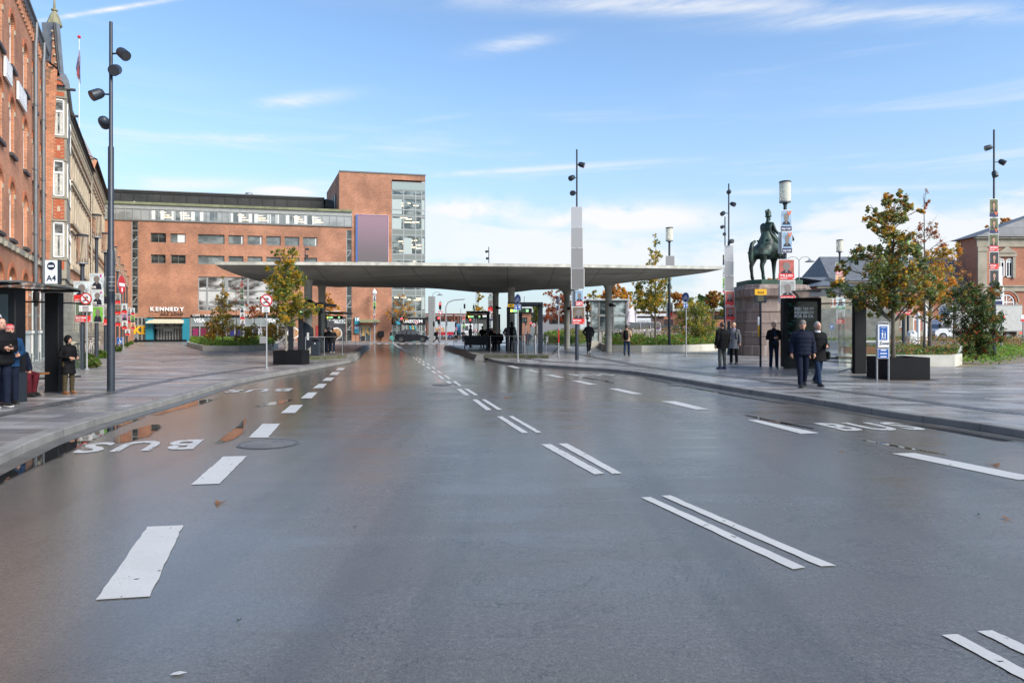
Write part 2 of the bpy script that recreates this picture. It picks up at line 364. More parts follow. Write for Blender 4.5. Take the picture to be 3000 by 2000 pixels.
# left plaza polygon, extruded a little
lp=[p for p in il]; back=[W(1068,1012,0),W(1078,1005,0)]
k1=KF.w(38.,-.02); k0=KF.w(-8.,-.02); l1=LF.w(78.,-.0); l0=LF.w(-30.,-.0)
pl=[(p.x,p.y) for p in lp]+[(p.x,p.y) for p in back]+[(k1.x-8,k1.y-5),(k1.x-14,k1.y+.0-3),(k0.x,k0.y),(l1.x-12,l1.y+9),(l1.x-12,l1.y),(l0.x-12,l0.y),(lp[0].x-3,lp[0].y-6)]
b=MB(); b.prism(pl,-.05,KH-.003,slab); struct(b.build('pavement'))
# right plaza
rp=[p for p in ir]
pr=[(p.x,p.y) for p in rp][::-1]+[(W(1320,1014).x,W(1320,1014).y),(W(1330,1003).x,W(1330,1003).y)]+[(-6.2,100),(160,100),(160,10),(120,2)]
# ir runs away->right; order so the polygon is ccw
b=MB(); b.prism(pr[::-1],-.05,KH-.003,slab); struct(b.build('pavement'))
# darker cobble bands following the kerbs
for ln,sd in ((kl,1),(kr,1)):
    a=offset(ln,sd*1.75); c=offset(ln,sd*2.1); bb=strip(a,c,KH+.003,cob.m,''); bb.f=[f[::-1] for f in bb.f] if bb.f and False else bb.f
    struct(bb.build('paving_band'))
# second darker band across the right plaza, and thin drainage slot on the left
def ribbon(pts,wd,z,m,name):
    line=[W(x,y,z) for x,y in pts]; a=offset(line,wd/2); c=offset(line,-wd/2); return struct(strip(c,a,z,m,'').build(name))
ribbon([(1660,1030),(1760,1050),(1900,1075),(2100,1100),(2300,1112),(2500,1118)],.45,KH+.004,cob.m,'paving_band')
ribbon([(330,1108),(500,1110),(760,1075),(900,1057)],.30,KH+.004,cob.m,'paving_band')
md=mat('joint_dark',(.03,.03,.03),.8)
ribbon([(470,1060),(620,1045),(760,1040),(900,1030)],.12,KH+.005,cob.m,'drain_channel')
# crossing in front of the shopping centre: pale raised road
mcross=mat('pale_crossing_paving',(.26,.25,.24),.30,var=.15,vs=.8,bump=.1)
q=[W(1060,1006.5),W(1520,1006.5),W(1560,995.5),W(1050,995.5)]
b=MB(); b.poly([(p.x,p.y,.006) for p in q],mcross); struct(b.build('street_crossing'))
# slope up to the station street on the right
b=MB(); b.add([(12,50,KH),(160,46,KH),(160,62,.5),(20,66,.5),(60,400,.6),(560,400,.6),(30,400,.02),(10,66,KH-.01)],[(0,1,2,3),(3,2,5,4),(0,3,7),(7,3,4,6)],mat('far_asphalt',(.12,.12,.12),.45,var=.2,vs=.3)); struct(b.build('station_street'))
# gravel under the bed at the right edge
# ---------------- markings ----------------
def paintmat(name='road_paint',col=(.50,.495,.47),wr=.345):
    b=NB(name); o=b.tc.outputs['Object']; n=b.noise(o,9,6,.65); g=b.noise(o,1.3,5); f=b.noise(o,70,3)
    c=b.mix(b.ramp(g,.4,.75,0,.4),col,(.36,.35,.33)); c=b.mix(b.ramp(f,.45,.75,0,.5),c,(.34,.34,.33)); b.set('Base Color',c); b.set('Roughness',.42)
    wear=b.ramp(b.math('ADD',n,b.math('MULTIPLY',b.math('SUBTRACT',f,.5),.12)),wr-.02,wr+.02); b.set('Alpha',wear); b.bump(f,.2,.005); return b.m
MP=paintmat(); MPL=paintmat('worn_road_paint',(.48,.475,.45),.40); MZ=.006
mk=MB()
def quad(pts,m=MP,z=MZ,jag=True):
    p=[W(x,y,z) for x,y in pts]; n=16; rr=random.Random(int(pts[0][0])); v=[]
    for a,c in ((p[0],p[1]),(p[3],p[2])):
        for i in range(n+1):
            q=a.lerp(c,i/n); v.append((q.x+rr.uniform(-.005,.005),q.y+rr.uniform(-.010,.010),z))
    mk.add(v,[(i,i+1,n+2+i,n+1+i) for i in range(n)],m)
# left lane dashes: near-left, far-left, far-right, near-right
A1=[((280,1756),(432,1541),(537,1537),(438,1746)),((560,1418),(655,1336),(723,1335),(642,1416)),((728,1281),(770,1240.5),(821,1240),(785,1281)),
((822,1209.5),(852,1186),(888,1185),(865,1209)),((881,1166),(903,1149),(930,1148.5),(913,1166)),((916,1136.5),(934,1124),(958,1123.5),(946,1136)),((943,1115),(957,1105.5),(980,1105.3),(970,1115)),
((965,1098),(974,1089.5),(997,1089),(988,1098)),((984,1084),(991,1077),(1012,1077),(1004,1084))]
for q in A1: quad(q)
# centre double dashes
A2=[((2860,1995),(2760,1860),(2800,1855),(3120,2010))]
def c5(x,y): return (1800+x/1.96,1380+y/1.96)
def c3b(x,y): return (1400+x/2.94,980+y/2.94)
def c2(x,y): return (700+x/2.94,980+y/2.94)
D=[[c5(1880,935),c5(1960,928),c5(2900,1412),c5(2800,1440)],[c5(2082,915),c5(2170,910),c5(3100,1340),c5(3010,1372)],
[c5(150,148),c5(205,145),c5(1097,550),c5(1020,558)],[c5(270,140),c5(322,138),c5(1270,541),c5(1190,546)],
[(1585,1301),(1614,1300),(1770,1385),(1742,1389)],[(1635,1298),(1662,1298),(1823,1386),(1795,1387)],
[c3b(163,703),c3b(210,703),c3b(437,845),c3b(380,846)],[c3b(263,700),c3b(300,700),c3b(552,843),c3b(502,843)],
[c2(2008,558),c2(2050,556),c2(2178,647),c2(2130,649)],[c2(2088,557),c2(2122,556),c2(2268,645),c2(2228,646)],
[c2(1873,468),c2(1912,466),c2(1987,521),c2(1950,523)],[c2(1940,466),c2(1972,465),c2(2060,519),c2(2028,521)],
[c2(1780,402),c2(1812,401),c2(1862,441),c2(1828,442)],[c2(1836,401),c2(1868,400),c2(1920,440),c2(1890,441)],
[c2(1707,350),c2(1734,349),c2(1776,383),c2(1748,384)],[c2(1758,349),c2(1784,348),c2(1830,382),c2(1804,383)],
[c2(1650,310),c2(1676,309),c2(1706,335),c2(1682,336)],[c2(1697,309),c2(1722,308),c2(1755,334),c2(1730,335)]]
fy=[(1608,275,1653,297,46),(1570,249,1611,266,40),(1537,227,1573,242,34),(1513,206,1543,219,33),(1492,190,1520,202,31),(1474,175,1500,185,27),(1452,160,1480,171,24),(1432,146,1458,157,20),(1412,133,1438,143,17),(1392,120,1418,130,14),(1370,108,1396,117,12),(1350,97,1374,105,11),(1335,87,1354,94,10)]
for x0,y0,x1,y1,dx in fy:
    wd=min(24,6+dx*.42)
    for o in (0,dx): D.append([c2(x0+o,y0),c2(x0+o+wd,y0-.5),c2(x1+o,y1),c2(x1+o-wd,y1+.3)])
for q in D: quad([q[0],q[3],q[2],q[1]] if False else [q[0],q[3],q[2],q[1]])
# right lane dashes
def c4(x,y): return (2200+x/2.94,1050+y/2.94)
D2=[[c3b(1577,572),c3b(1700,572),c3b(1998,643),c3b(1880,644)],[c4(1212,816),c4(1415,812),c4(2480,1025),c4(2310,1045)],[c4(-30,527),c4(55,528),c4(592,641),c4(430,646)],
[c3b(1127,464),c3b(1200,462),c3b(1420,510),c3b(1330,512)],[c3b(806,396),c3b(868,395),c3b(1030,429),c3b(955,431)],[c3b(577,345),c3b(640,344),c3b(748,369),c3b(690,370)],
[c3b(405,305),c3b(462,304),c3b(535,321),c3b(490,322)],[c3b(248,268),c3b(300,267),c3b(370,287),c3b(320,288)]]
for q in D2: quad([q[0],q[3],q[2],q[1]])
# zebra-like dots before the crossing
for k in range(17):
    x=c2(985+k*68,80); 
    if k<14: quad([(x[0],1008),(x[0]+12,1008),(x[0]+11,1006.4),(x[0],1006.4)])
struct(mk.build('road_markings'))
def roadtext(c0,c1,c2_,txt,name):
    """letters on the ground: c0 = lower left of first letter, c1 = lower right, c2_ = upper left (all on the ground)"""
    ts=[textmesh(t,.028) for t in txt]; gap=.16; tot=sum(t[2] for t in ts)+gap*(len(ts)-1); ux=(c1-c0)/tot; bb=MB(); x=0.
    for vs,fs,w_,hh in ts:
        uy=(c2_-c0)/hh; bb.add([(c0.x+ux.x*(x+a)+uy.x*q,c0.y+ux.y*(x+a)+uy.y*q,.0065) for a,q in vs],fs,MPL); x+=w_+gap
    return struct(bb.build(name))
def c1(x,y): return (x/2.613,1050+y/2.613)
# left lane reads towards oncoming traffic (upside down seen from here)
roadtext(W(*c1(1560,622)),W(*c1(690,650)),W(*c1(1480,692)),'BUS','road_lettering')
roadtext(W(*c1(2245,229)),W(*c1(1760,241)),W(*c1(2212,249)),'BUS','road_lettering')
roadtext(W(*c4(800,622)),W(*c4(1535,612)),W(*c4(545,560)),'BUS','road_lettering')
roadtext(W(*c3b(850,357)),W(*c3b(1200,352)),W(*c3b(760,342)),'BUS','road_lettering')
# manhole covers and drain grates
mi=mat('cast_iron_wet',(.13,.125,.12),.3,0.,var=.3,vs=30,bump=.6,bs=50)
def manhole(px,py,rx,name='manhole_cover',label='',z=0.):
    c=W(px,py,z); r=rx/F*c.y; bb=MB(); bb.xf=Matrix.Translation((c.x,c.y,z+.006))
    bb.cyl(0,0,0,.001,r,mi,40); 
    for k in range(4): bb.lathe([(r*(.3+.2*k),.0012),(r*(.3+.2*k),.004),(r*(.34+.2*k),.004),(r*(.34+.2*k),.0012)],mi if k<3 else mat('manhole_rim_dark',(.03,.03,.03),.4),seg=40,cap=False)
    o=bb.build(name); tag(o,label,'manhole cover','manhole covers in the road'); return o
manhole(786,1300,88,label='large round iron manhole cover beside the left lane dashes')
manhole(1303,1127,38,label='iron manhole cover under the white centre line dashes')
manhole(1990,1128,36,label='wet iron manhole cover near the bend of the right kerb')
# puddles: thin still water along the kerbs and in ruts
pw=NB('puddle_water'); pw.set('Base Color',(.02,.02,.02)); pw.set('Roughness',.015); pw.set('Specular IOR Level',.6)
at=pw.t.nodes.new('ShaderNodeAttribute'); at.attribute_name='depth'; pw.set('Alpha',pw.ramp(pw.math('ADD',at.outputs['Fac'],pw.math('MULTIPLY',pw.math('SUBTRACT',pw.noise(pw.map((1,1,1)),2.6,7,.65),.5),1.5)),.15,.75))
def puddle(pts,z=.003):
    """pts: (px,py,half width in metres) along the middle of the water"""
    c=[W(x,y,z) for x,y,_ in pts]; ws=[w_ for *_,w_ in pts]; fine=[];fw_=[]
    for i in range(len(c)-1):
        for k in range(8): t=k/8; fine.append(c[i].lerp(c[i+1],t)); fw_.append(ws[i]*(1-t)+ws[i+1]*t)
    fine.append(c[-1]); fw_.append(ws[-1]); n=len(fine); rows=[]
    for s_ in (-1,-.45,.45,1): rows.append([offset(fine,s_*fw_[i])[i] for i in range(n)])
    v=[tuple(q) for r_ in rows for q in r_]; fs=[(r_*n+i,(r_)*n+i+1,(r_+1)*n+i+1,(r_+1)*n+i) for r_ in range(3) for i in range(n-1)]; fs=[f[::-1] for f in fs] if (Vector(v[n])-Vector(v[0])).cross(Vector(v[1])-Vector(v[0])).z>0 else fs
    me=bpy.data.meshes.new('puddle'); me.from_pydata(v,[],fs); me.materials.append(pw.m); at_=me.attributes.new('depth','FLOAT','POINT'); at_.data.foreach_set('value',[(0. if r_ in (0,3) or i<2 or i>n-3 else 1.) for r_ in range(4) for i in range(n)]); o=bpy.data.objects.new('puddle',me); COL.objects.link(o); struct(o)
puddle([(-260,1500,.30),(-60,1410,.34),(90,1345,.36),(220,1290,.30),(320,1250,.22),(430,1212,.12)])
puddle([(445,1218,.08),(500,1197,.28),(560,1182,.34),(640,1165,.10)])
puddle([(632,1300,.03),(662,1288,.13),(688,1270,.15),(708,1245,.06),(722,1222,.02)])
puddle([(340,1300,.05),(385,1280,.28),(430,1256,.26),(460,1240,.06)])
puddle([(650,1151,.05),(690,1146,.2),(735,1141,.05)]); puddle([(745,1193,.05),(800,1181,.28),(860,1168,.06)])
puddle([(1870,1104,.05),(2010,1132,.12),(2180,1163,.14),(2340,1188,.05)]); puddle([(2650,1240,.06),(2800,1264,.16),(2990,1298,.18)])
puddle([(1680,1102,.04),(1760,1113,.14),(1830,1128,.05)]); puddle([(2170,1212,.03),(2260,1232,.10),(2420,1262,.03)]); puddle([(2500,1283,.03),(2660,1312,.07),(2800,1336,.03)])
puddle([(1320,1022,.1),(1380,1050,.2),(1450,1066,.08)]); puddle([(1066,1026,.08),(1050,1044,.25),(1034,1062,.1)])
# ---------------- bus platforms ----------------
moss=NB('mossy_concrete'); _n=moss.noise(moss.tc.outputs['Object'],5,6); moss.set('Base Color',moss.mix(moss.ramp(_n,.4,.6),(.10,.095,.075),(.055,.065,.02))); moss.set('Roughness',.9)
PZ=.27
def platform(pts,name,label):
    root=empty(name,(0,0,0),0,label,'platform','raised bus platforms')
    p=[W(x,y,z) for x,y,z in pts]; c=[(q.x,q.y) for q in p]
    if sum((c[i-1][0]*c[i][1]-c[i][0]*c[i-1][1]) for i in range(len(c)))<0: c=c[::-1]
    bb=MB(); bb.prism(c,KH-.04,PZ,mat('platform_paving',(.13,.125,.12),.4,var=.25,vs=1.2,bump=.15)); bb.build('paving',root); return root,p
rt,p=platform([(880,1044,PZ),(1016,1041,PZ),(1066,1009,PZ),(905,1009,PZ)],'bus_platform','raised concrete bus platform left of the road with a mossy front wall')
bb=MB(); a,c=p[0],p[1]; bb.prism([(a.x,a.y-.32),(c.x+.05,c.y-.32),(c.x+.05,c.y-.01),(a.x,a.y-.01)],KH-.02,PZ+.01,moss.m); bb.build('front_wall',rt)
bb=MB(); a,c=p[1],p[2]; bb.add([(a.x+.003,a.y-.3,PZ+.012),(a.x+.40,a.y-.30,PZ+.012),(c.x+.40,c.y,PZ+.012),(c.x+.003,c.y,PZ+.012),(a.x+.003,a.y-.3,0),(a.x+.52,a.y-.30,0),(c.x+.52,c.y,0),(c.x+.003,c.y,0)],[(0,1,2,3),(1,5,6,2),(0,4,5,1),(3,2,6,7)],M_gran); bb.build('kerb_edge',rt)
rt,p=platform([(1420,1039,PZ),(1606,1040,PZ),(1640,1012,PZ),(1318,1012,PZ)],'bus_platform','raised concrete bus platform right of the road under the canopy')
bb=MB(); a,c=p[0],p[1]; bb.prism([(a.x,a.y-.34),(c.x,c.y-.34),(c.x,c.y-.01),(a.x,a.y-.01)],KH-.02,PZ+.01,moss.m); bb.build('front_wall',rt)
bb=MB(); a,c=p[0],p[3]; bb.add([(a.x-.40,a.y-.3,PZ+.012),(a.x-.003,a.y-.3,PZ+.012),(c.x-.003,c.y,PZ+.012),(c.x-.40,c.y,PZ+.012),(a.x-.52,a.y-.3,0),(a.x-.003,a.y-.3,0),(c.x-.003,c.y,0),(c.x-.52,c.y,0)],[(0,1,2,3),(4,0,3,7),(4,5,1,0),(3,2,6,7)],M_gran); bb.build('kerb_edge',rt)

# gutter stones along both kerbs
gm=mat('gutter_stone',(.10,.095,.085),.3,var=.35,vs=3,bump=.3)
for ln,sd_ in ((kl,-1),(kr,-1)):
    a_=offset(ln,-.005); c_=offset(ln,-.24); bb=strip(c_,a_,.0045,gm,''); struct(bb.build('gutter'))
# ---------------- shopping centre (facade frame KF, local y = depth) ----------------
BK=brickmat('orange_brick',(.41,.15,.075),(.29,.098,.050),(.42,.31,.22),.26)
def glassmat(name,base,dark,light,sc=.35,rough=.05):
    b=NB(name); o=b.tc.outputs['Object']; n=b.noise(b.map((1,1,2.2)),sc,4,.6,.3)
    b.set('Base Color',b.mix(b.ramp(n,.42,.6),dark,light)); b.set('Roughness',rough); b.set('Specular IOR Level',.8); b.set('Coat Weight',.6); b.set('Coat Roughness',.02)
    return b.m
G_off=glassmat('office_glass',0,(.10,.12,.12),(.24,.27,.26)); G_dark=glassmat('dark_glass',0,(.012,.016,.016),(.06,.07,.065),.8)
G_band=glassmat('band_glass',0,(.20,.215,.205),(.34,.35,.335),.25,.15); G_shop=glassmat('shop_glass',0,(.015,.018,.02),(.12,.10,.09),1.6)
M_frame=mat('window_frame_grey',(.15,.15,.14),.5); M_frameL=mat('light_aluminium',(.34,.35,.34),.45,.3); M_lead=mat('roof_screen_dark',(.035,.034,.031),.7,var=.35,vs=.6)
M_in=mat('interior_lit_ceiling_lamp',(1.0,.72,.38),.5,em=1.6); M_pw=mat('pale_curtain',(.62,.63,.60),.8)
def c3(x,y): return (320+x/2.613,480+y/2.613)
def c4b(x,y): return (900+x/2.614,480+y/2.614)
B0=.10
ken=KF.root('shopping_centre','long orange brick shopping centre with glass top storey and tall brick tower','building')
def kx(px,off=0): return KF.u(px,off)[0]
def kz(px,py,off=0): return KF.uz(px,py,off)[1]
def kp(pt,off=0): return KF.uz(pt[0],pt[1],off)
bandB=kp(c3(50,436))[1]; bandT=kp(c3(50,338))[1]; parT=kp(c3(50,300))[1]
bandB=(bandB+kp(c3(1777,480))[1])/2; bandT=(bandT+kp(c3(1777,402))[1])/2; parT=(parT+kp(c3(1700,372))[1])/2
def gridwall(mb,u0,u1,z0,z1,holes,y,dep,m,mrev=None):
    """front wall in the plane y with rectangular openings and reveals dep deep"""
    us=sorted(set([u0,u1]+[h[0] for h in holes]+[h[1] for h in holes])); zs=sorted(set([z0,z1]+[h[2] for h in holes]+[h[3] for h in holes]))
    us=[a for a in us if u0<=a<=u1]; zs=[a for a in zs if z0<=a<=z1]
    for i in range(len(us)-1):
        for j in range(len(zs)-1):
            cu=(us[i]+us[i+1])/2; cz=(zs[j]+zs[j+1])/2
            if any(h[0]<cu<h[1] and h[2]<cz<h[3] for h in holes): continue
            mb.add([(us[i],y,zs[j]),(us[i+1],y,zs[j]),(us[i+1],y,zs[j+1]),(us[i],y,zs[j+1])],[(0,1,2,3)],m)
    for a,c,e,g in holes:
        mr=mrev or m
        mb.add([(a,y,e),(c,y,e),(c,y,g),(a,y,g),(a,y+dep,e),(c,y+dep,e),(c,y+dep,g),(a,y+dep,g)],[(0,4,5,1),(1,5,6,2),(2,6,7,3),(3,7,4,0)],mr)
xL=-14.; xR=kx(1030); xT0=kx(993.7); xT1=kx(1246)
holes=[]; wins=[]
for y0,y1,xs in ((528,600,[(315,435),(467,585),(677,882),(912,1027),(1058,1172),(1201,1313),(1343,1455),(1483,1592)]),(692,760,[(318,432),(470,585),(678,882),(912,1027),(1058,1172),(1201,1313),(1343,1455),(1490,1592)])):
    zt=kp(c3(315,y0))[1]; zb=kp(c3(315,y1))[1]
    for a,c in xs:
        u0=kx(c3(a,0)[0]); u1=kx(c3(c,0)[0]); holes.append((u0,u1,zb,zt)); wins.append((u0,u1,zb,zt,'office'))
bw=(kx(c3(680,0)[0]),kx(c3(1290,0)[0]),kp(c3(700,1122))[1],kp(c3(700,862))[1]); holes.append(bw)
st=(kx(c3(170,0)[0]),kx(c3(222,0)[0]),kp(c3(190,1172))[1]+.4,bandB-.05); holes.append(st)
ent=(kx(c3(285,0)[0]),kx(c3(618,0)[0]),B0,kp(c3(300,1175))[1]); holes.append(ent)
shopT=kp(c3(700,1156))[1]
shop=(kx(c3(625,0)[0]),kx(c3(1420,0)[0]),B0,shopT); holes.append(shop)
lsh=(kx(c3(188,0)[0]),kx(c3(276,0)[0]),B0,kp(c3(200,1175))[1]); holes.append(lsh)
x2a=kx(c4b(300,0)[0]); x2b=kx(c4b(343,0)[0]); st2=(x2a,x2b,kp(c4b(310,1345))[1]*0+B0,bandB-.05); holes.append(st2)
cafe=(kx(c4b(95,0)[0]),kx(c4b(296,0)[0]),B0,kp(c4b(150,1170))[1]); holes.append(cafe)
kd=(kx(c4b(405,0)[0]),kx(c4b(487,0)[0]),B0,kp(c4b(430,1240))[1])
bb=MB(); gridwall(bb,xL,xR,B0-.3,bandB,holes,0.,.28,BK)
bb.box(xL,xR,.30,12,B0-.3,bandB-.4,mat('wall_core',(.05,.045,.04),.9)) if False else None
bb.add([(xL,0,0),(xL,14,0),(xL,14,bandB),(xL,0,bandB)],[(0,3,2,1)],BK)
bb.build('wall',ken)
# backing behind the openings
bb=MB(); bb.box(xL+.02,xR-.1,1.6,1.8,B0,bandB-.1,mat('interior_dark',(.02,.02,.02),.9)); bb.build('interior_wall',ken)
def window(root,u0,u1,z0,z1,y,frame,pane,nv=2,nh=1,fw=.06,name='window',split=None,extra=None,dep=.05):
    f=MB(); f.box(u0,u1,y,y+dep,z0,z0+fw,frame); f.box(u0,u1,y,y+dep,z1-fw,z1,frame); f.box(u0,u0+fw,y,y+dep,z0+fw,z1-fw,frame); f.box(u1-fw,u1,y,y+dep,z0+fw,z1-fw,frame)
    for i in range(1,nv): u=u0+(u1-u0)*(split[i-1] if split else i/nv); f.box(u-fw*.45,u+fw*.45,y+.004,y+dep-.004,z0+fw,z1-fw,frame)
    for j in range(1,nh): z=z0+(z1-z0)*j/nh; f.box(u0+fw,u1-fw,y+.008,y+dep-.008,z-fw*.45,z+fw*.45,frame)
    o=f.build(name,root); g=MB(); g.add([(u0+.01,y+dep*.6,z0+.01),(u1-.01,y+dep*.6,z0+.01),(u1-.01,y+dep*.6,z1-.01),(u0+.01,y+dep*.6,z1-.01)],[(0,1,2,3)],pane)
    g.build('pane',o); return o
rr=random.Random(5)
for i,(u0,u1,z0,z1,k) in enumerate(wins):
    o=window(ken,u0,u1,z0,z1,.16,M_frame,G_off if i<8 and i not in (0,) else (G_dark if i in (8,9,0) else G_off),3 if u1-u0>6 else 2)
    if i in (1,3,7,4): 
        c=MB(); w_=(u1-u0)*(.5 if i==1 else .12); c.box(u1-.08-w_,u1-.08,.155,.158,z0+.08,z1-.08,M_pw); c.build('blind',o)
# big glazed hall window
f=MB(); u0,u1,z0,z1=bw; 
for t in (0,.11,.34,.36,.62,.87,1): u=u0+(u1-u0)*t; f.box(max(u0,u-.1),min(u1,u+.1),.10,.2,z0,z1,M_frameL)
for t in (0,.14,.60,1): z=z0+(z1-z0)*t; f.box(u0,u1,.09,.19,max(z0,z-.08),min(z1,z+.08),M_frameL)
o=f.build('hall_window',ken); g=MB(); Gh=glassmat('hall_glass',0,(.03,.03,.03),(.55,.55,.53),.22,.03); g.box(u0,u1,.15,.16,z0,z1,Gh); g.build('pane',o)
# stair glass strips
for (u0,u1,z0,z1) in (st,st2):
    f=MB(); n=10
    for k in range(n+1): z=z0+(z1-z0)*k/n; f.box(u0,u1,.06,.12,max(z0,z-.05),min(z1,z+.05),M_frameL)
    for u in (u0,u1-.08): f.box(u,u+.08,.055,.125,z0,z1,M_frameL)
    o=f.build('stair_window',ken); g=MB(); g.box(u0+.05,u1-.05,.10,.11,z0,z1,G_dark); g.build('pane',o)
    s_=MB()
    for k in range(4):
        z=z0+1.2+k*(z1-z0)/4.6; s_.add([(u0+.1,.095,z),(u1-.1,.095,z+.7),(u1-.1,.095,z+.85),(u0+.1,.095,z+.15)],[(0,1,2,3)],M_frameL)
    s_.build('stair_flight',o)
# glass band storey
bandR=kx(c4b(343,0)[0]); f=MB(); f.box(xL,bandR,-.12,.1,bandB,bandB+.12,M_frame); f.box(xL,bandR,-.12,6,bandT,parT-.0,mat('parapet_glass_grey',(.33,.34,.32),.4,var=.1)); f.box(xL,bandR,-.30,6.2,parT,parT+.28,mat('mossy_coping',(.20,.21,.12),.85,var=.3,vs=1.5))
n=46
for k in range(n+1): u=xL+(bandR-xL)*k/n; f.box(u-.03,u+.03,-.10,.02,bandB+.12,bandT,M_frameL)
o=f.build('glass_storey_frame',ken); g=MB(); g.box(xL,bandR,-.04,5,bandB+.05,bandT,G_band); g.build('pane',o)
for a,c,e in ((325,423,1),(478,575,1),(628,724,0),(770,830,0),(922,1018,1),(1068,1140,1),(1211,1302,0),(1353,1445,1),(1493,1582,1)):
    u0=kx(c3(a,0)[0]); u1=kx(c3(c,0)[0]); z0=bandB+.2; z1=bandT-.1; c_=MB(); g2=G_off
    c_.add([(u0,-.045,z0),(u1,-.045,z0),(u1,-.045,z1),(u0,-.045,z1)],[(0,1,2,3)],G_off)
    if (a not in (770,)):
        for q in (u0,u1-.42): c_.add([(q,-.05,z0),(q+.40,-.05,z0),(q+.40,-.05,z1),(q,-.05,z1)],[(0,1,2,3)],M_pw)
    if e:
        for r in range(3): z=z1-.25-.28*r; c_.add([(u0+.9+.1*r,-.05,z),(u0+1.6+.3*r,-.05,z),(u0+1.6+.3*r,-.05,z+.06),(u0+.9+.1*r,-.05,z+.06)],[(0,1,2,3)],M_in)
    c_.build('lit_window',ken)
# roof screen, duct, roof lights
sc0=4.; z1=(ZH(557,KF.u(340,sc0)[1])+ZH(581,KF.u(940,sc0)[1]))/2; uR=kx(c3(1640,0)[0],sc0)
f=MB(); f.box(xL,uR,sc0,sc0+8,parT+.1,z1,M_lead)
for k in range(26):
    u=xL+(uR-xL)*k/25; f.box(u-.04,u+.04,sc0-.05,sc0,parT+.3,z1,mat('lead_rib',(.025,.025,.023),.7))
f.box(xL,uR,sc0-.08,sc0,parT+1.35+.7,parT+2.12,mat('lead_rib',(.025,.025,.023),.7)); f.box(xL,uR+.1,sc0-.12,sc0+8,z1,z1+.12,M_frame); f.build('roof_screen',ken)
f=MB(); f.tube([(uR,sc0+1.2,parT+1.5),(uR+1.2,sc0+1.4,parT+1.3),(uR+2.6,sc0+1.5,parT+.9),(uR+3.2,sc0+1.5,parT+.3)],[1.0,1.0,.8,.7],M_lead,14); f.build('ventilation_duct',ken,smooth=True)
f=MB(); u=kx(c3(1070,0)[0],8); f.lathe([(.75,z1),(.6,z1+.7),(.45,z1+1.0),(0.4,z1+1.05)],M_grey,u,8,16); f.build('roof_vent',ken)
u=kx(c3(137,0)[0]); f=MB(); f.add([(u-1,2,parT+.28),(u+1,2,parT+.28),(u+1,3.4,parT+.28),(u-1,3.4,parT+.28),(u,2.7,parT+.85)],[(0,1,4),(1,2,4),(2,3,4),(3,0,4)],M_white); f.build('roof_light',ken)
# tower
tT=(kp(c4b(246,57))[1]+kp(c4b(905,90))[1])/2; tT+=.0; sx=-.388-0.21; gx0=kx(c4b(648,0)[0]); gx1=xT1
D_=14.; dx=Vector((-.388,1.)); k_=D_; ex=dx.x*KF.d.x+dx.y*KF.d.y; ey=dx.x*KF.n.x+dx.y*KF.n.y; bx=xT0+ex*D_/ey
gT=kp(c4b(700,200))[1]; beamB=kp(c4b(700,122))[1]
bl=(kx(c4b(372,0)[0]),kx(c4b(622,0)[0]),kp(c4b(400,752))[1],kp(c4b(400,388))[1])
bb=MB(); gridwall(bb,xT0,gx0,parT-2.2,tT,[],.02,.2,BK); gridwall(bb,xR,gx0,B0-.3,parT-2.2,[kd],.02,.5,BK)
bb.add([(xT0,.02,parT-2),(bx,D_,parT-2),(bx,D_,tT),(xT0,.02,tT)],[(0,3,2,1)],BK)
bb.add([(gx1,.02,beamB),(gx1+1,D_,beamB),(gx1+1,D_,tT),(gx1,.02,tT)],[(0,1,2,3)],BK)
bb.add([(bx,D_,0),(gx1+1,D_,0),(gx1+1,D_,tT),(bx,D_,tT)],[(3,2,1,0)],BK)
bb.add([(gx0,.02,beamB),(gx1,.02,beamB),(gx1,.02,tT),(gx0,.02,tT)],[(0,1,2,3)],BK); bb.add([(gx0,.02,beamB),(gx1,.02,beamB),(gx1,4,beamB),(gx0,4,beamB)],[(0,3,2,1)],BK)
bb.add([(xT0,.02,tT),(gx1,.02,tT),(gx1+1,D_,tT),(bx,D_,tT)],[(0,1,2,3)],M_lead); bb.build('tower_wall',ken)
f=MB(); f.box(xT0-.05,gx1+.05,-.06,.0,tT-.05,tT+.12,M_frame); f.build('tower_coping',ken)
f=MB()
for t0,t1 in ((.22,.85),):
    a=Vector((xT0+(bx-xT0)*t0,.02+(D_)*t0)); c=Vector((xT0+(bx-xT0)*t1,.02+D_*t1)); nn=Vector((-.06,-.02))
    f.add([(a.x-.05,a.y,tT-5.),(c.x-.05,c.y,tT-5.),(c.x-.05,c.y,tT-2.2),(a.x-.05,a.y,tT-2.2)],[(0,3,2,1)],M_pw)
    for k in range(6):
        q=a.lerp(c,k/5); f.tube([(q.x-.09,q.y,tT-5),(q.x-.09,q.y,tT-2.2)],.06,M_frame,4)
f.build('side_window',ken)
f=MB(); u=kx(c4b(445,0)[0],5); f.lathe([(.5,tT),(.42,tT+.5),(.3,tT+.7),(.28,tT+.72)],M_grey,u,5,14); f.build('tower_vent',ken)
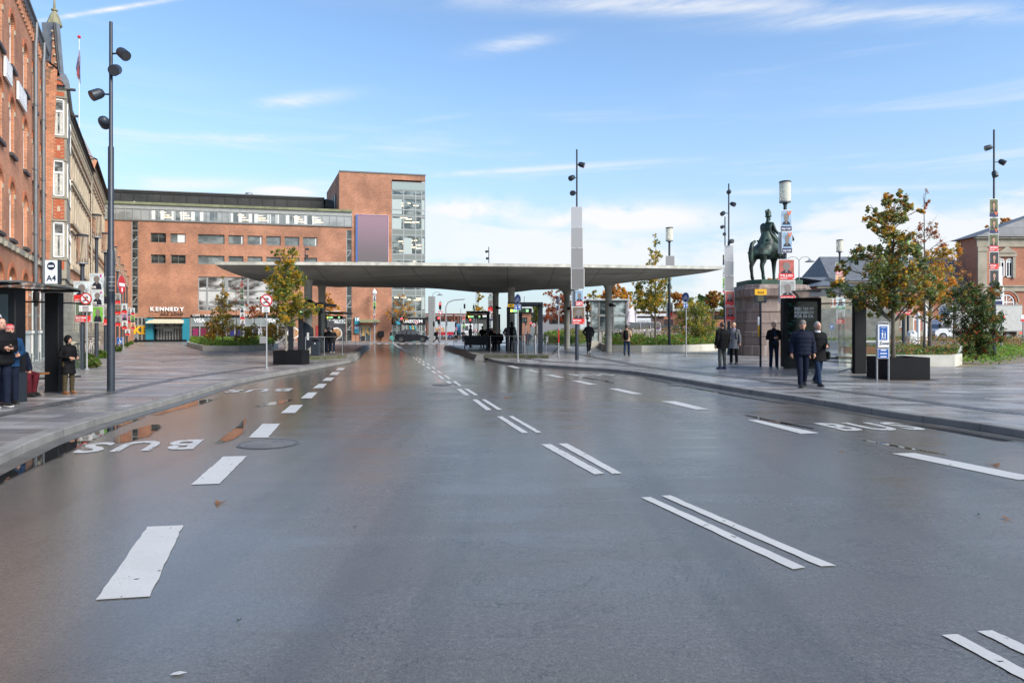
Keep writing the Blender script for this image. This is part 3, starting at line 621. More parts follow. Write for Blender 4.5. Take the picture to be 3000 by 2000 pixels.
# glazed corner
zs=[kp(c4b(700,y))[1] for y in (1178,1128,1015,975,930,870,740,690,540,500,410,350,265,232,200)]
G_tow=glassmat('tower_glass',0,(.08,.105,.095),(.28,.33,.30),.30,.06); G_tow2=glassmat('tower_glass_dark',0,(.04,.055,.05),(.22,.26,.24),.9,.05)
f=MB(); gy=.06
for i,y in enumerate((1178,1128,1010,965,935,735,690,545,500,400,350,240,200)):
    z=kp(c4b(700,y))[1]; f.box(gx0,gx1,gy-.04,gy+.12,z-.07,z+.07,M_frameL)
for t in (0,.35,.71,.89,1.): u=gx0+(gx1-gx0)*t; f.box(max(gx0,u-.06),min(gx1,u+.06),gy-.045,gy+.125,B0,gT,M_frameL)
for z0,z1 in ((735,690),(545,500),(400,385),(1150,1128),(268,235),(965,1010)):
    a=kp(c4b(700,z0))[1]; c=kp(c4b(700,z1))[1]; f.box(gx0,gx1,gy-.03,gy+.1,min(a,c),max(a,c),mat('spandrel_glass',(.20,.22,.20),.3))
o=f.build('tower_glazing_frame',ken)
g=MB(); g.box(gx0,gx1,gy,gy+.06,B0,gT,G_tow2); g.add([(gx1,gy,B0),(gx1+1,D_,B0),(gx1+1,D_,gT),(gx1,gy,gT)],[(0,1,2,3)],G_tow2); g.build('pane',o)
lt=MB(); r5=random.Random(3)
for yy in (300,318,420,445,590,615,640,740,770,1030,1045,795,670,520):
    for k in range(3):
        u=gx0+(gx1-gx0)*r5.uniform(.05,.75); z=kp(c4b(700,yy+r5.uniform(-6,6)))[1]; w_=r5.uniform(.3,.9); lt.add([(u,gy-.003,z),(u+w_,gy-.003,z),(u+w_,gy-.003,z+.08),(u,gy-.003,z+.08)],[(0,1,2,3)],M_in)
lt.build('ceiling_lamp_rows',ken)
for y0,y1,t0,t1 in ((390,265,.0,.3),(520,410,.0,.28),(700,560,.35,.6),(1120,1012,.88,.98),(390,265,.88,.98),(540,410,.9,.98),(690,560,.88,.97)):
    a=kp(c4b(700,y0))[1]; c=kp(c4b(700,y1))[1]; g=MB(); g.box(gx0+(gx1-gx0)*t0,gx0+(gx1-gx0)*t1,gy-.005,gy-.002,a+.1,c-.1,mat('pale_green_glass',(.42,.48,.45),.2)); g.build('blind',ken)
# roof terrace pavilion + rail
f=MB(); f.box(gx0,gx1-1.4,1.4,1.5,gT,beamB,G_off); 
for t in (0,.2,.42,.8): u=gx0+(gx1-gx0)*t; f.box(u-.05,u+.05,1.32,1.4,gT,beamB,M_frame)
f.box(gx1-.45,gx1-.05,.2,.6,gT,beamB,M_white); f.build('terrace_room',ken)
f=MB(); f.box(gx0,gx1,-.02,.02,gT+.05,gT+.95,mat('rail_glass',(.30,.36,.34),.15)); f.box(gx0,gx1,-.04,.04,gT+.95,gT+1.03,M_frameL); f.build('terrace_rail',ken)
# fascia, shop windows, signs
def sign(u0,u1,z0,z1,m,name,y=-.10,d=.10,txt=None,tm=None,tw=None,th=None,tx=None,tz=None,bold=.02):
    q=MB(); q.box(u0,u1,y,y+d,z0,z1,m)
    if txt: q.text(txt,(u0+u1)/2 if tx is None else tx,(z0+z1)/2-(th/2) if tz is None else tz,th,tm,y=y-.006,width=tw,bold=bold)
    return q.build(name,ken)
a=kp(c4b(660,1232))[1]; c=kp(c4b(660,1176))[1]
sign(gx0,gx1,a,c,M_black,'gym_sign',-.02,.06,'PUREGYM',M_signw,(gx1-gx0)*.66,(c-a)*.42,(gx0*.42+gx1*.58),None,.03)
q=MB(); q.disc(gx0+(gx1-gx0)*.2,(a+c)/2,.42,.42,-.05,-.03,mat('sign_cyan',(.05,.38,.55),.5)); q.build('sign_disc',ken)
q=MB()
for k,cc in enumerate(((.02,.35,.5),(.55,.42,.04),(.03,.25,.30))): q.add([(gx0+(gx1-gx0)*.52+.3*k,.0-.01,a-.1),(gx0+(gx1-gx0)*.52+.15+.3*k,-.01,a-.1),(gx0+(gx1-gx0)*.7+.3*k,-.01,a-2.3),(gx0+(gx1-gx0)*.7-.15+.3*k,-.01,a-2.3)],[(0,1,2,3)],mat('stripe%d'%k,cc,.5))
q.build('window_stripes',ken)
q=MB()
for t in (.0,.14,.26,.42,.6,.82): u=gx0+(gx1-gx0)*t; q.box(u,u+.1,-.01,.05,B0,a,M_frameL)
q.box(gx0,gx1,-.012,.052,B0+2.45,B0+2.55,M_frameL); q.build('gym_door_frame',ken)
sign(bl[0],bl[1],bl[2],bl[3],None or (lambda b: b)(M_white),'billboard_frame',-.22,.2)
bm=NB('faded_banner'); sp=bm.t.nodes.new('ShaderNodeSeparateXYZ'); bm.t.links.new(bm.tc.outputs['Object'],sp.inputs[0])
bm.set('Base Color',bm.mix(bm.ramp(sp.outputs[2],bl[2],bl[3]),(.13,.11,.115),(.27,.17,.21))); bm.set('Roughness',.6)
q=MB(); q.box(bl[0]+.22,bl[1]-.1,-.25,-.22,bl[2]+.05,bl[3]-.12,bm.m); q.box(bl[0]+.03,bl[0]+.22,-.245,-.22,bl[2],bl[3]-.05,mat('banner_blue',(.05,.12,.38),.5)); q.box(bl[0]+.05,bl[1]-.03,-.244,-.221,bl[3]-.11,bl[3]-.03,mat('banner_violet',(.16,.05,.16),.5)); q.box(bl[1]-.1,bl[1]-.03,-.243,-.221,bl[2],bl[3]-.12,mat('banner_violet',(.16,.05,.16),.5)); q.build('billboard_print',ken)
# KENNEDY / ARKADEN letters
q=MB(); u0,z0=kp(c3(318,1124)); u1,_=kp(c3(576,1124)); z1=kp(c3(318,1096))[1]; v_,f_,w_,h_=textmesh('KENNEDY',.035)
def letters(txt,u0,u1,z0,h,m,name,y=-.2,sp=1.25):
    q=MB(); n=len(txt); ws=[textmesh(t,.035)[2] if t!=' ' else .3 for t in txt]; tot=sum(ws)+.18*(n-1); k=(u1-u0)/tot; x=u0
    for t,w_ in zip(txt,ws):
        if t!=' ':
            for yy in (y,): q.text(t,x,z0,h,m,y=yy,width=w_*k,align='L',bold=.035)
            # give the letters a solid body
            vs,fs,tw,hh=textmesh(t,.035); 
            q.text(t,x,z0,h,m,y=y+.06,width=w_*k,align='L',bold=.035)
        x+=(w_+.18)*k
    return q.build(name,ken)
letters('KENNEDY',u0,u1,z0,z1-z0,M_signw,'sign_letters'); 
u0,z0=kp(c3(393,1158)); u1,_=kp(c3(566,1158)); letters('ARKADEN',u0,u1,z0,(kp(c3(393,1139))[1]-z0),mat('letter_dark',(.06,.03,.02),.5),'sign_letters')
# entrance
e0,e1,_,e3=ent; teal=mat('teal_column',(.02,.20,.27),.45); 
for a_ in (e0,e1-.75): q=MB(); q.box(a_,a_+.75,-.35,.3,B0,e3-.1,teal); q.build('entrance_column',ken)
aw=(kx(c3(303,0)[0]),kx(c3(587,0)[0]),kp(c3(310,1213))[1],kp(c3(310,1187))[1]); q=MB(); q.add([(aw[0],-1.3,aw[2]),(aw[1],-1.3,aw[2]),(aw[1]-.2,.0,aw[3]),(aw[0]+.2,0,aw[3]),(aw[0],-1.3,aw[2]-.12),(aw[1],-1.3,aw[2]-.12),(aw[1]-.2,.0,aw[2]-.12),(aw[0]+.2,0,aw[2]-.12)],[(0,1,2,3),(4,5,1,0),(4,0,3,7),(5,6,2,1),(4,7,6,5)],mat('cream_awning',(.55,.53,.40),.7,var=.1)); q.build('awning',ken)
q=MB()
for k in range(9): u=e0+1.1+(e1-e0-2.2)*k/8; q.box(u-.06,u+.06,.6,.7,B0,e3-1.0,M_frameL)
q.box(e0+.75,e1-.75,.58,.68,e3-1.3,e3-1.1,M_frameL); q.box(e0+2.8,e1-3,.4,.5,e3-1.6,e3-1.25,M_frameL); o=q.build('entrance_doors',ken); g=MB(); g.box(e0+.8,e1-.8,.66,.67,B0,e3-.1,G_shop); g.build('pane',o)
pu0=kx(c3(185,0)[0],-1.6); pu1=kx(c3(588,0)[0],-1.6); q=MB(); q.box(pu0,pu1,-1.6,-1.3,KH,kz(c3(200,0)[0],c3(0,1346)[1],-1.6),M_black); q.build('plinth',ken)
# shop row
s0,s1,_,s3=shop; fas=kp(c3(700,1173))[1]; q=MB(); q.box(s0,s1,-.12,.1,fas,s3,M_black); q.text('CAFE  -  BODEGA',kx(c3(735,0)[0]),fas+.10,.24,M_signw,y=-.13,bold=.01,align='C'); q.text('CAFE  BAR',kx(c3(1060,0)[0]),fas+.10,.24,M_signw,y=-.13,bold=.01,align='C'); q.build('shop_fascia',ken)
q=MB(); pz=kp(c3(700,1240))[1]; q.box(s0,s1,-.02,.12,pz,fas,mat('frosted_panel',(.21,.24,.24),.35,var=.2,vs=.8)); 
for k in range(13): u=s0+(s1-s0)*k/12; q.box(max(s0,u-.06),min(s1,u+.06),-.06,.1,B0,fas,M_frameL)
q.box(s0,s1,-.05,.1,pz-.06,pz+.06,M_frameL); o=q.build('shopfront_frame',ken); g=MB(); g.box(s0,s1,.05,.06,B0,pz,G_shop); g.build('pane',o)
for px in (690,1235): 
    q=MB(); u=kx(c3(px,0)[0]); q.text('VISA',u,kp(c3(px,1212))[1],.42,M_signw,y=-.07,bold=.03); q.build('shop_lettering',ken)
for k,(a_,c_,m_) in enumerate(((640,682,(.22,.02,.08)),(700,750,(.16,.015,.05)),(925,1000,(.02,.02,.12)),(1102,1130,(.05,.06,.20)),(1140,1170,(.45,.45,.5)),(1392,1418,(.30,.03,.05)))):
    q=MB(); q.box(kx(c3(a_,0)[0]),kx(c3(c_,0)[0]),-.01,.02,B0+.5,pz-.3,mat('poster_print%d'%k,m_,.4,var=.3,vs=2)); q.build('window_poster',ken)
l0_,l1_,_,l3_=lsh; q=MB()
for t in (0,.35,.7,1): u=l0_+(l1_-l0_)*t; q.box(u-.07,u+.07,0,.12,B0,l3_,M_frameL)
for t in (.35,.68,.99): z=B0+(l3_-B0)*t; q.box(l0_,l1_,-.004,.116,z-.05,z+.05,M_frameL)
o=q.build('shopfront_frame',ken); g=MB(); g.box(l0_,l1_,.07,.08,B0,l3_,G_shop); g.build('pane',o)
q=MB(); q.text('KE',(l0_+l1_)/2+.1,B0+.95,.85,M_yel,y=-.02,bold=.05); q.build('shop_lettering',ken)
# cafe right of the canopy column
c0_,c1_,_,c3_=cafe; q=MB(); fz=kp(c4b(150,1236))[1]; q.box(c0_,c1_,-.06,.12,fz,c3_,mat('charcoal_panel',(.05,.05,.055),.5)); q.text('KØKKENHAVEN',c0_+(c1_-c0_)*.42,fz+1.3,.5,M_signw,y=-.07,width=(c1_-c0_)*.72,bold=.02); q.text('i hjertet af',c0_+(c1_-c0_)*.3,fz+.55,.3,M_signw,y=-.07,bold=.0); q.text('AALBORG',c0_+(c1_-c0_)*.77,fz+.25,.5,M_signw,y=-.07,width=(c1_-c0_)*.42,bold=.02); q.build('cafe_sign',ken)
q=MB(); q.box(c0_,c1_,-.01,.1,B0,fz,mat('cafe_window_print',(.07,.06,.065),.3,var=.5,vs=1.4)); mf=mat('food_print',(.42,.22,.10),.5,var=.5,vs=3)
for u,z,r in ((c1_-1.25,fz-1.15,.62),(c1_-1.15,B0+.95,.72),(c1_-4.6,fz-1.1,.6),(c1_-6.2,B0+1.0,.7)): q.disc(u,z,r,r,-.03,-.02,M_signw); q.disc(u,z,r*.85,r*.85,-.04,-.03,mf)
for u in (c0_+.2,c1_-2.4,c1_-2.3): q.box(u,u+.1,-.05,.05,B0,fz,M_frameL)
q.box(c1_-3.6,c1_-2.6,-.03,-.02,B0+.4,B0+1.9,mat('print_red',(.35,.03,.03),.5,var=.4,vs=4)); q.build('cafe_front',ken)
# teal signs, K door, awning
for y0,y1,n_ in ((1175,1232,0),(1243,1297,1)):
    u0,z1=kp(c4b(363,y0)); u1=kx(c4b(398,0)[0]); z0=kp(c4b(363,y1))[1]; q=MB(); q.box(u0,u1,-.25,-.05,z0,z1,teal)
    if not n_: q.text('1K',(u0+u1)/2+.1,z0+(z1-z0)*.55,.38,M_signw,y=-.256,bold=.03)
    else: q.box(u0,u1,-.256,-.25,z0+(z1-z0)*.62,z1,mat('print_pale',(.4,.5,.6),.5,var=.3,vs=6))
    q.build('hanging_sign',ken)
q=MB(); q.box(kd[0],kd[1],.4,.5,B0,kd[3],G_shop); q.box(kd[0],kd[0]+.1,-.02,.3,B0,kd[3],M_frameL); q.box(kd[1]-.1,kd[1],-.02,.3,B0,kd[3],M_frameL); q.box((kd[0]+kd[1])/2-.05,(kd[0]+kd[1])/2+.05,.0,.3,B0,kd[3],M_frameL); q.box(kd[0],kd[1],-.02,.3,kd[3]-.1,kd[3],M_frameL); q.box((kd[0]+kd[1])/2,kd[1]-.1,.1,.12,B0,kd[3]-.1,G_dark); q.text('K',kd[0]+(kd[1]-kd[0])*.75,B0+.7,1.35,mat('gold_letter',(.6,.38,.12),.5),y=.09,bold=.04); q.build('entrance_doors',ken)
aw=(kx(c4b(402,0)[0]),kx(c4b(552,0)[0]),kp(c4b(410,1212))[1],kp(c4b(410,1200))[1]); q=MB(); q.box(aw[0],aw[1],-1.4,.0,aw[2],aw[3]+.05,mat('cream_awning',(.55,.53,.40),.7)); q.box(aw[0],aw[1],-1.42,-1.40,aw[2]-.05,aw[3]+.1,mat('mossy_coping',(.2,.21,.12),.85)); q.build('awning',ken)
q=MB(); u,z=kp(c4b(565,1310)); q.box(u-.35,u+.35,-.5,-.1,B0+.5,B0+1.25,M_black,.05); q.box(u-.05,u+.05,-.3,-.2,B0,B0+.5,M_black); q.build('ash_bin',ken)
# ---------------- bus terminal canopy ----------------
cl_conc=NB('canopy_concrete'); n1=cl_conc.noise(cl_conc.tc.outputs['Object'],.4,6,.6); n2=cl_conc.noise(cl_conc.map((.3,6,1)),1.5,4); cl_conc.set('Base Color',cl_conc.mix(cl_conc.ramp(cl_conc.math('ADD',n1,cl_conc.math('MULTIPLY',n2,.3)),.45,.8),(.27,.265,.235),(.40,.39,.35))); cl_conc.set('Roughness',.8); sp_=cl_conc.t.nodes.new('ShaderNodeSeparateXYZ'); cl_conc.t.links.new(cl_conc.tc.outputs['Object'],sp_.inputs[0]); jn=[cl_conc.math('LESS_THAN',cl_conc.math('ABSOLUTE',cl_conc.math('SUBTRACT',cl_conc.math('FRACT',cl_conc.math('MULTIPLY',sp_.outputs[i],k)),.5)),.012) for i,k in ((0,.4),(1,.28))]; st_=cl_conc.ramp(cl_conc.noise(cl_conc.map((.25,1.6,1)),.9,6,.7),.52,.68,0,.5); c0_=cl_conc.mix(st_,cl_conc.mix(cl_conc.ramp(cl_conc.math('ADD',n1,cl_conc.math('MULTIPLY',n2,.3)),.45,.8),(.27,.265,.235),(.40,.39,.35)),(.16,.15,.125)); cl_conc.set('Base Color',cl_conc.mix(cl_conc.math('MULTIPLY',cl_conc.math('MAXIMUM',jn[0],jn[1]),.6),c0_,(.08,.078,.07)))
cano=empty('bus_station_canopy',P(1300,40,KH),0,'sweeping concrete canopy over the bus stops on round columns','canopy')
# outline in plan: tips left and right; heights follow the photographed edge
zt=4.97
def cp(px,py,z=zt):
    d=(z-E)*F/(HY-py); return Vector(((px-1500)/F*d,d,z))
out=[cp(630,770),cp(900,770.5),cp(1200,772),cp(1500,775),cp(1800,779),cp(2118,783)]
ctr=Vector((-3,46,0))
rear=[Vector((11.2,39.5,zt)),Vector((10,43.2,zt)),Vector((8.4,47,zt)),Vector((6.6,52,zt)),Vector((2.5,55,zt)),Vector((-2,55.5,zt)),Vector((-8,53.5,zt)),Vector((-14.6,52.5,zt)),Vector((-17.3,46.7,zt)),Vector((-16.6,41.5,zt)),Vector((-15.7,37,zt))]
ring_=out+rear
cols=[(903,38.2),(943,43.),(1498,43.5),(1452,50.),(1783,44.5),(1661,52.)]
cpos=[P(a,d,0) for a,d in cols]
N_=len(ring_); 
def dense(r,n=6):
    o=[]
    for i in range(len(r)):
        a=r[i]; c=r[(i+1)%len(r)]
        for k in range(n): o.append(a.lerp(c,k/n))
    return o
dr=dense(ring_,6); n=len(dr); inner_c=sum(dr,Vector())/n
levels=12; v=[];fs=[]
def under(p,t):
    # t=0 at the rim, 1 in the middle; hangs lower round the columns
    dmin=min((Vector((p.x,p.y,0))-c).length for c in cpos); s=min(1,t/.45); s=s*s*(3-2*s)
    return zt-.10-.28*s-.34*math.exp(-(dmin/3.4)**2)*s
bb=MB()
for L_ in range(levels+1):
    t=L_/levels
    for q in dr:
        p=q.lerp(inner_c,t*.98); v.append((p.x,p.y,under(p,t)))
for L_ in range(levels):
    for i in range(n): j=(i+1)%n; fs.append((L_*n+i,L_*n+j,(L_+1)*n+j,(L_+1)*n+i)[::-1])
fs.append(tuple(levels*n+i for i in range(n))[::-1])
bb.add([Vector(q)-Vector((0,0,0)) for q in v],fs,cl_conc.m)
top=[(q.x,q.y,zt+.06) for q in dr]; rim=[(q.x,q.y,zt-.10) for q in dr]; pale=mat('pale_rim_concrete',(.50,.49,.43),.7,var=.3,vs=2.5)
bb.add(rim+top,[(i,(i+1)%n,n+(i+1)%n,n+i) for i in range(n)],pale)
bb.add([(q.x,q.y,zt+.06) for q in dr]+[tuple(inner_c+Vector((0,0,.35)))],[(i,(i+1)%n,n) for i in range(n)],pale)
bb.v=[(x-cano.location.x,y-cano.location.y,z-cano.location.z) for x,y,z in bb.v]
bb.build('roof_slab',cano,smooth=True,angle=30)
M_col=mat('column_concrete',(.38,.37,.33),.8,var=.2,vs=1.2,bump=.1)
for c,(px,d) in zip(cpos,cols):
    bb=MB(); r=.22; x,y=c.x-cano.location.x,c.y-cano.location.y; bb.lathe([(r,0),(r,3.9),(r+.02,4.1),(r+.15,4.35),(r+.5,4.55),(r+.5,4.8)],M_col,x,y,24); bb.build('column',cano,smooth=True); lb_=MB(); lb_.plate([(x+.0,2.95),(x+.42,2.95),(x+.42,3.02),(x+.12,3.16),(x,3.16)],y-.32,y-.2,M_black); lb_.build('wall_lamp',cano)
# ---------------- old buildings along the left ----------------
BR=brickmat('red_brick',(.47,.165,.068),(.34,.105,.046),(.42,.31,.22),.28)
ST=NB('weathered_sandstone'); _n=ST.noise(ST.tc.outputs['Object'],1.2,7,.65); _b=ST.brick(wallvec(ST),1,(.36,.31,.235),(.29,.25,.195),(.15,.13,.10),.85,.38,.02)
ST.set('Base Color',ST.mix(ST.ramp(_n,.42,.66,0,.75),_b.outputs[0],(.17,.155,.12))); ST.set('Roughness',.85); ST.bump(_b.outputs['Fac'],-.3,.02); ST=ST.m
CR=mat('cream_stone',(.44,.37,.27),.8,var=.18,vs=1.5); GS=mat('grey_stone',(.27,.25,.20),.85,var=.25,vs=1.2)
LD=mat('lead_grey_roof',(.16,.175,.19),.45,.2,var=.2,vs=2); SL=mat('dark_tiles',(.05,.035,.035),.7,var=.3,vs=3); WF=mat('window_white',(.70,.71,.70),.5)
GW=glassmat('old_window_glass',0,(.07,.08,.085),(.30,.32,.31),1.3,.04); CU=mat('net_curtain',(.50,.50,.46),.85,var=.2,vs=6); PIPE=mat('grey_downpipe',(.12,.13,.14),.5,.3,var=.15,vs=3); DK=mat('dark_sill',(.035,.035,.038),.6)
def lu(px,off=0): return LF.u(px,off)[0]
def lz(px,py,off=0): return LF.uz(px,py,off)[1]
def arch_fill(mb,u0,u1,zs,zt,y,m,m2,dep=.2):
    """brick above a round/segmental head between springing zs and top zt; m2 = arch ring"""
    cx=(u0+u1)/2; r=(u1-u0)/2; h=zt-zs; n=8
    pts=[(cx-r*math.cos(PI*k/(2*n)*1),zs+h*math.sin(PI*k/(2*n))) for k in range(n+1)]
    mb.plate([(u0,zt)]+pts[::-1],y,y+dep,m)
    pr=[(2*cx-a,z) for a,z in pts]; mb.plate([(u1,zt)]+pr,y,y+dep,m)
    full=pts+[(2*cx-a,z) for a,z in pts[::-1][1:]]
    for a,c in zip(full,full[1:]):
        def o_(p,k=.22): dx,dz=p[0]-cx,p[1]-zs; l=math.hypot(dx,dz*r/h if h else dz) or 1; return (p[0]+dx/l*k,p[1]+(dz/l*k if dz>0 else 0))
        mb.plate([a,c,o_(c),o_(a)],y-.03,y-.002,m2)
def sash(root,u0,u1,z0,z1,y,arched=0.,curtain=True,sill=DK,transom=.68,name='window'):
    o=window(root,u0,u1,z0,z1,y,WF,GW,2,1,.075,name,dep=.09); f=MB(); z=z0+(z1-z0)*transom; f.box(u0+.07,u1-.07,y-.01,y+.085,z-.05,z+.05,WF); f.build('transom',o)
    if curtain:
        c=MB(); w_=(u1-u0)*.3; zz=z0+(z1-z0)*.05
        c.box(u0+.08,u0+.08+w_,y+.030,y+.045,zz,z1-.1,CU); c.box(u1-.08-w_,u1-.08,y+.030,y+.045,zz,z1-.1,CU); c.build('curtain',o)
    if sill: s=MB(); s.box(u0-.12,u1+.12,y-.24,y+.02,z0-.13,z0-.005,sill); s.build('sill',o)
    return o
UA=lu(-230); UB=lu(134.5); UC=lu(262); UD=lu(311)
ez=16.0
b1=LF.root('corner_brick_building','red brick building with tall white arched windows nearest on the left','building',group=None)
holes=[];W_=[]
ucols=[]
for pxs in ((-150,-128),(-75,-56),(-10,6),(28,42),(68,80),(96,104.5),(118.5,127)):
    ucols.append((lu(pxs[0]),lu(pxs[1])))
ucols=[(((a+c)/2)-.5,((a+c)/2)+.5) for a,c in ucols]
rows=[(12.0,14.15),(8.55,10.85),(5.2,7.5)]
for i,(a,c) in enumerate(ucols):
    for z0,z1 in rows: holes.append((a,c,z0,z1)); W_.append((a,c,z0,z1))
gh=[]
for i,(a,c) in enumerate(ucols):
    gh.append((a-.25,c+.25,1.55,4.1)); 
bb=MB(); gridwall(bb,UA,UB,0.,ez,holes+gh,0,.22,BR)
for (a,c,z0,z1) in holes: arch_fill(bb,a,c,z1-.42,z1,0.0,BR,mat('brick_arch_ring',(.42,.13,.055),.85,var=.15,vs=8))
for (a,c,z0,z1) in gh: arch_fill(bb,a,c,z1-.62,z1,0.,BR,mat('brick_arch_ring',(.42,.13,.055),.85))
bb.add([(UA,0,0),(UA,12,0),(UA,12,ez),(UA,0,ez)],[(0,3,2,1)],BR); bb.build('wall',b1)
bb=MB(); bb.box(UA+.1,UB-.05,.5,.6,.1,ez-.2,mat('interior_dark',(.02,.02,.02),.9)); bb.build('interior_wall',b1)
for (a,c,z0,z1) in W_: sash(b1,a,c,z0,z1-.02,.12)
for (a,c,z0,z1) in gh: sash(b1,a,c,z0,z1-.02,.12,curtain=False,sill=WF,transom=.6)
for (a,c,z0,z1) in gh: bb=MB(); bb.box(a-.16,c+.16,-.07,-.002,.1,1.42,WF); bb.box(a-.25,c+.25,-.10,-.002,1.42,1.53,WF); bb.build('white_plinth',b1)
bb=MB()  # string courses and stone blocks
bb.box(UA,UB,-.08,-.003,4.75,5.0,GS); bb.box(UA,UB,-.05,-.003,0.1,.5,GS)
for (a,c) in ucols:
    for z0,z1 in rows:
        for u in (a-.24,c+.02): bb.box(u,u+.22,-.025,-.002,z1-.62,z1-.40,CR)
    for z in (2.2,3.1): bb.box(c+.45,c+.95,-.02,-.002,z,z+.14,CR)
    z0=4.35; bb.box(a-.1,a+.05,-.18,-.002,4.72,4.9,GS); bb.box(c-.05,c+.1,-.18,-.002,4.72,4.9,GS)
bb.build('stone_trim',b1)
bb=MB() # cornice with brick dentils
for k in range(int((UB-UA)/.45)): u=UA+.45*k; bb.box(u,u+.22,-.08,-.002,ez-1.0,ez-.55,BR); bb.box(u+.0,u+.3,-.13,-.10,ez-.5,ez-.2,DK)
bb.box(UA,UB,-.10,-.002,ez-.55,ez-.15,BR); bb.box(UA,UB,-.12,-.02,ez-.17,ez,DK); bb.build('cornice',b1)
bb=MB(); bb.tube([(UA,-.12,ez+.02),(UB,-.12,ez+.02)],.08,PIPE,8); bb.build('gutter',b1)
bb=MB(); bb.add([(UA,-.06,ez),(UB,-.06,ez),(UB,5,ez+4.),(UA,5,ez+4.)],[(0,1,2,3)],LD); bb.add([(UA,-.5,ez),(UA,5,ez+4),(UA,12,ez)],[(0,1,2)],BR); bb.build('roof',b1)
for px in (93.5,117.):
    u=lu(px); bb=MB(); bb.tube([(u+.2,-.15,ez-.05),(u+.15,-.15,ez-.7),(u,-.14,ez-1.2),(u,-.14,.2)],.085,PIPE,8)
    for z in (3,6,9,12): bb.cyl(u,-.14,z,z+.1,.11,PIPE,8)
    bb.build('drainpipe',b1,smooth=True)
for px0,px1,y0 in ((6.5,26,163),(45,69,236)):
    a=lu(px0); c=lu(px1); z1=lz(px0,y0); bb=MB(); bb.box(a,c,-.12,-.04,z1-.75,z1,WF)
    for k in range(5): u=a+(c-a)*(k+.5)/5.4; bb.box(u,u+.07,-.135,-.12,z1-.6,z1-.15,mat('faint_lettering',(.45,.46,.5),.6))
    bb.build('name_board',b1)
for px in (52,120):  # wall lanterns and rails
    u=lu(px+12); bb=MB(); bb.tube([(u,0,3.4),(u,-.45,3.5),(u,-.5,3.35)],.02,M_black,6); bb.lathe([(.03,3.3),(.13,3.2),(.13,3.0),(.09,2.65),(.03,2.6)],M_black,u,-.5,6); bb.build('wall_lantern',b1)
# ---- second building: stone oriel, gable and turret ----
b2=LF.root('gabled_corner_building','beige and brick building with stone oriel, gable and pinnacle','building')
ez2=15.3; UB2=UB+.003
def facade(root,u0,u1,base_z,ez,cols,rows,brick,trim,dep=.25,colw=.95,arch=True):
    holes=[]
    for c in cols:
        for z0,z1 in rows: holes.append((c-colw/2,c+colw/2,z0,z1))
    gh=[(c-.55,c+.55,1.4,3.9) for c in cols]
    bb=MB(); gridwall(bb,u0,u1,base_z,ez,holes,0,dep,brick)
    if arch:
        for (a,c,z0,z1) in holes: arch_fill(bb,a,c,z1-.45,z1,0,brick,trim)
    bb.build('wall',root); bb=MB(); gridwall(bb,u0,u1,0,base_z,gh,-.12,.37,ST)
    for g in gh: arch_fill(bb,g[0],g[1],g[3]-.55,g[3],-.12,ST,GS)
    bb.build('stone_base',root)
    for (a,c,z0,z1) in holes: sash(root,a,c,z0,z1-.02,.13,sill=trim)
    for g in gh: sash(root,g[0],g[1],g[2],g[3],.1,curtain=False,sill=None)
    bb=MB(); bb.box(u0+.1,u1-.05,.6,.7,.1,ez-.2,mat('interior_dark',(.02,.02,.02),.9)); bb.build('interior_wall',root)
    bb=MB()
    for (a,c,z0,z1) in holes:
        bb.box(a-.28,a-.02,-.10,-.002,z0-.2,z1-.3,trim); bb.box(c+.02,c+.28,-.10,-.002,z0-.2,z1-.3,trim); bb.box(a-.34,c+.34,-.16,-.002,z0-.32,z0-.14,trim)
        bb.box(a-.34,c+.34,-.14,-.002,z1+.2,z1+.34,trim)
    for z in (base_z,): bb.box(u0,u1,-.2,-.002,z,z+.3,trim)
    bb.box(u0,u1,-.14,-.003,ez-1.5,ez-1.3,trim); bb.box(u0,u1,-.24,-.002,ez-.25,ez,trim); bb.box(u0,u1,-.14,-.002,ez-.85,ez-.6,trim)
    k=0
    while u0+.5*k<u1-.3: u=u0+.5*k; bb.box(u,u+.24,-.2,-.002,ez-.55,ez-.27,trim); k+=1
    bb.build('trim',root)
    bb=MB(); bb.box(u0,u1,-.34,-.1,ez+.003,ez+.14,DK); bb.build('gutter',root)
uo1=lu(205)
cols2=[uo1+.9+1.7*k for k in range(int((UC-uo1-1)/1.7)+1)]
facade(b2,UB2,UC,4.6,ez2,cols2,[(6.0,8.1),(9.1,11.2),(12.0,13.7)],BR,CR)
bb=MB(); bb.add([(UB2,-.5,ez2+.14),(UC,-.5,ez2+.14),(UC,5,ez2+4),(UB2,5,ez2+4)],[(0,1,2,3)],SL); bb.add([(UB2,0,0),(UB2,8,0),(UB2,5,ez2+4),(UB2,-.5,ez2)],[(0,3,2,1)],BR); bb.build('roof',b2)
# oriel (three sided bay) built on plan points in the facade frame
def lp_(px,Y): 
    p=Vector(((px-1500)/F*Y,Y))-LF.o; return Vector((p.dot(LF.d),p.dot(LF.n)))
q0=lp_(137.5,36.6); q1=lp_(195,37.0); q2=lp_(206,41.6); q0.y=-.12 if q0.y>-.12 else q0.y; q3=Vector((q2.x+.6,0)); qa=Vector((q0.x-.15,0.))
plan=[qa,q0,q1,q2,q3]
oz0=4.35; oz1=14.6
bb=MB(); bb.prism([(p.x,p.y) for p in plan],oz0,oz1,GS); 
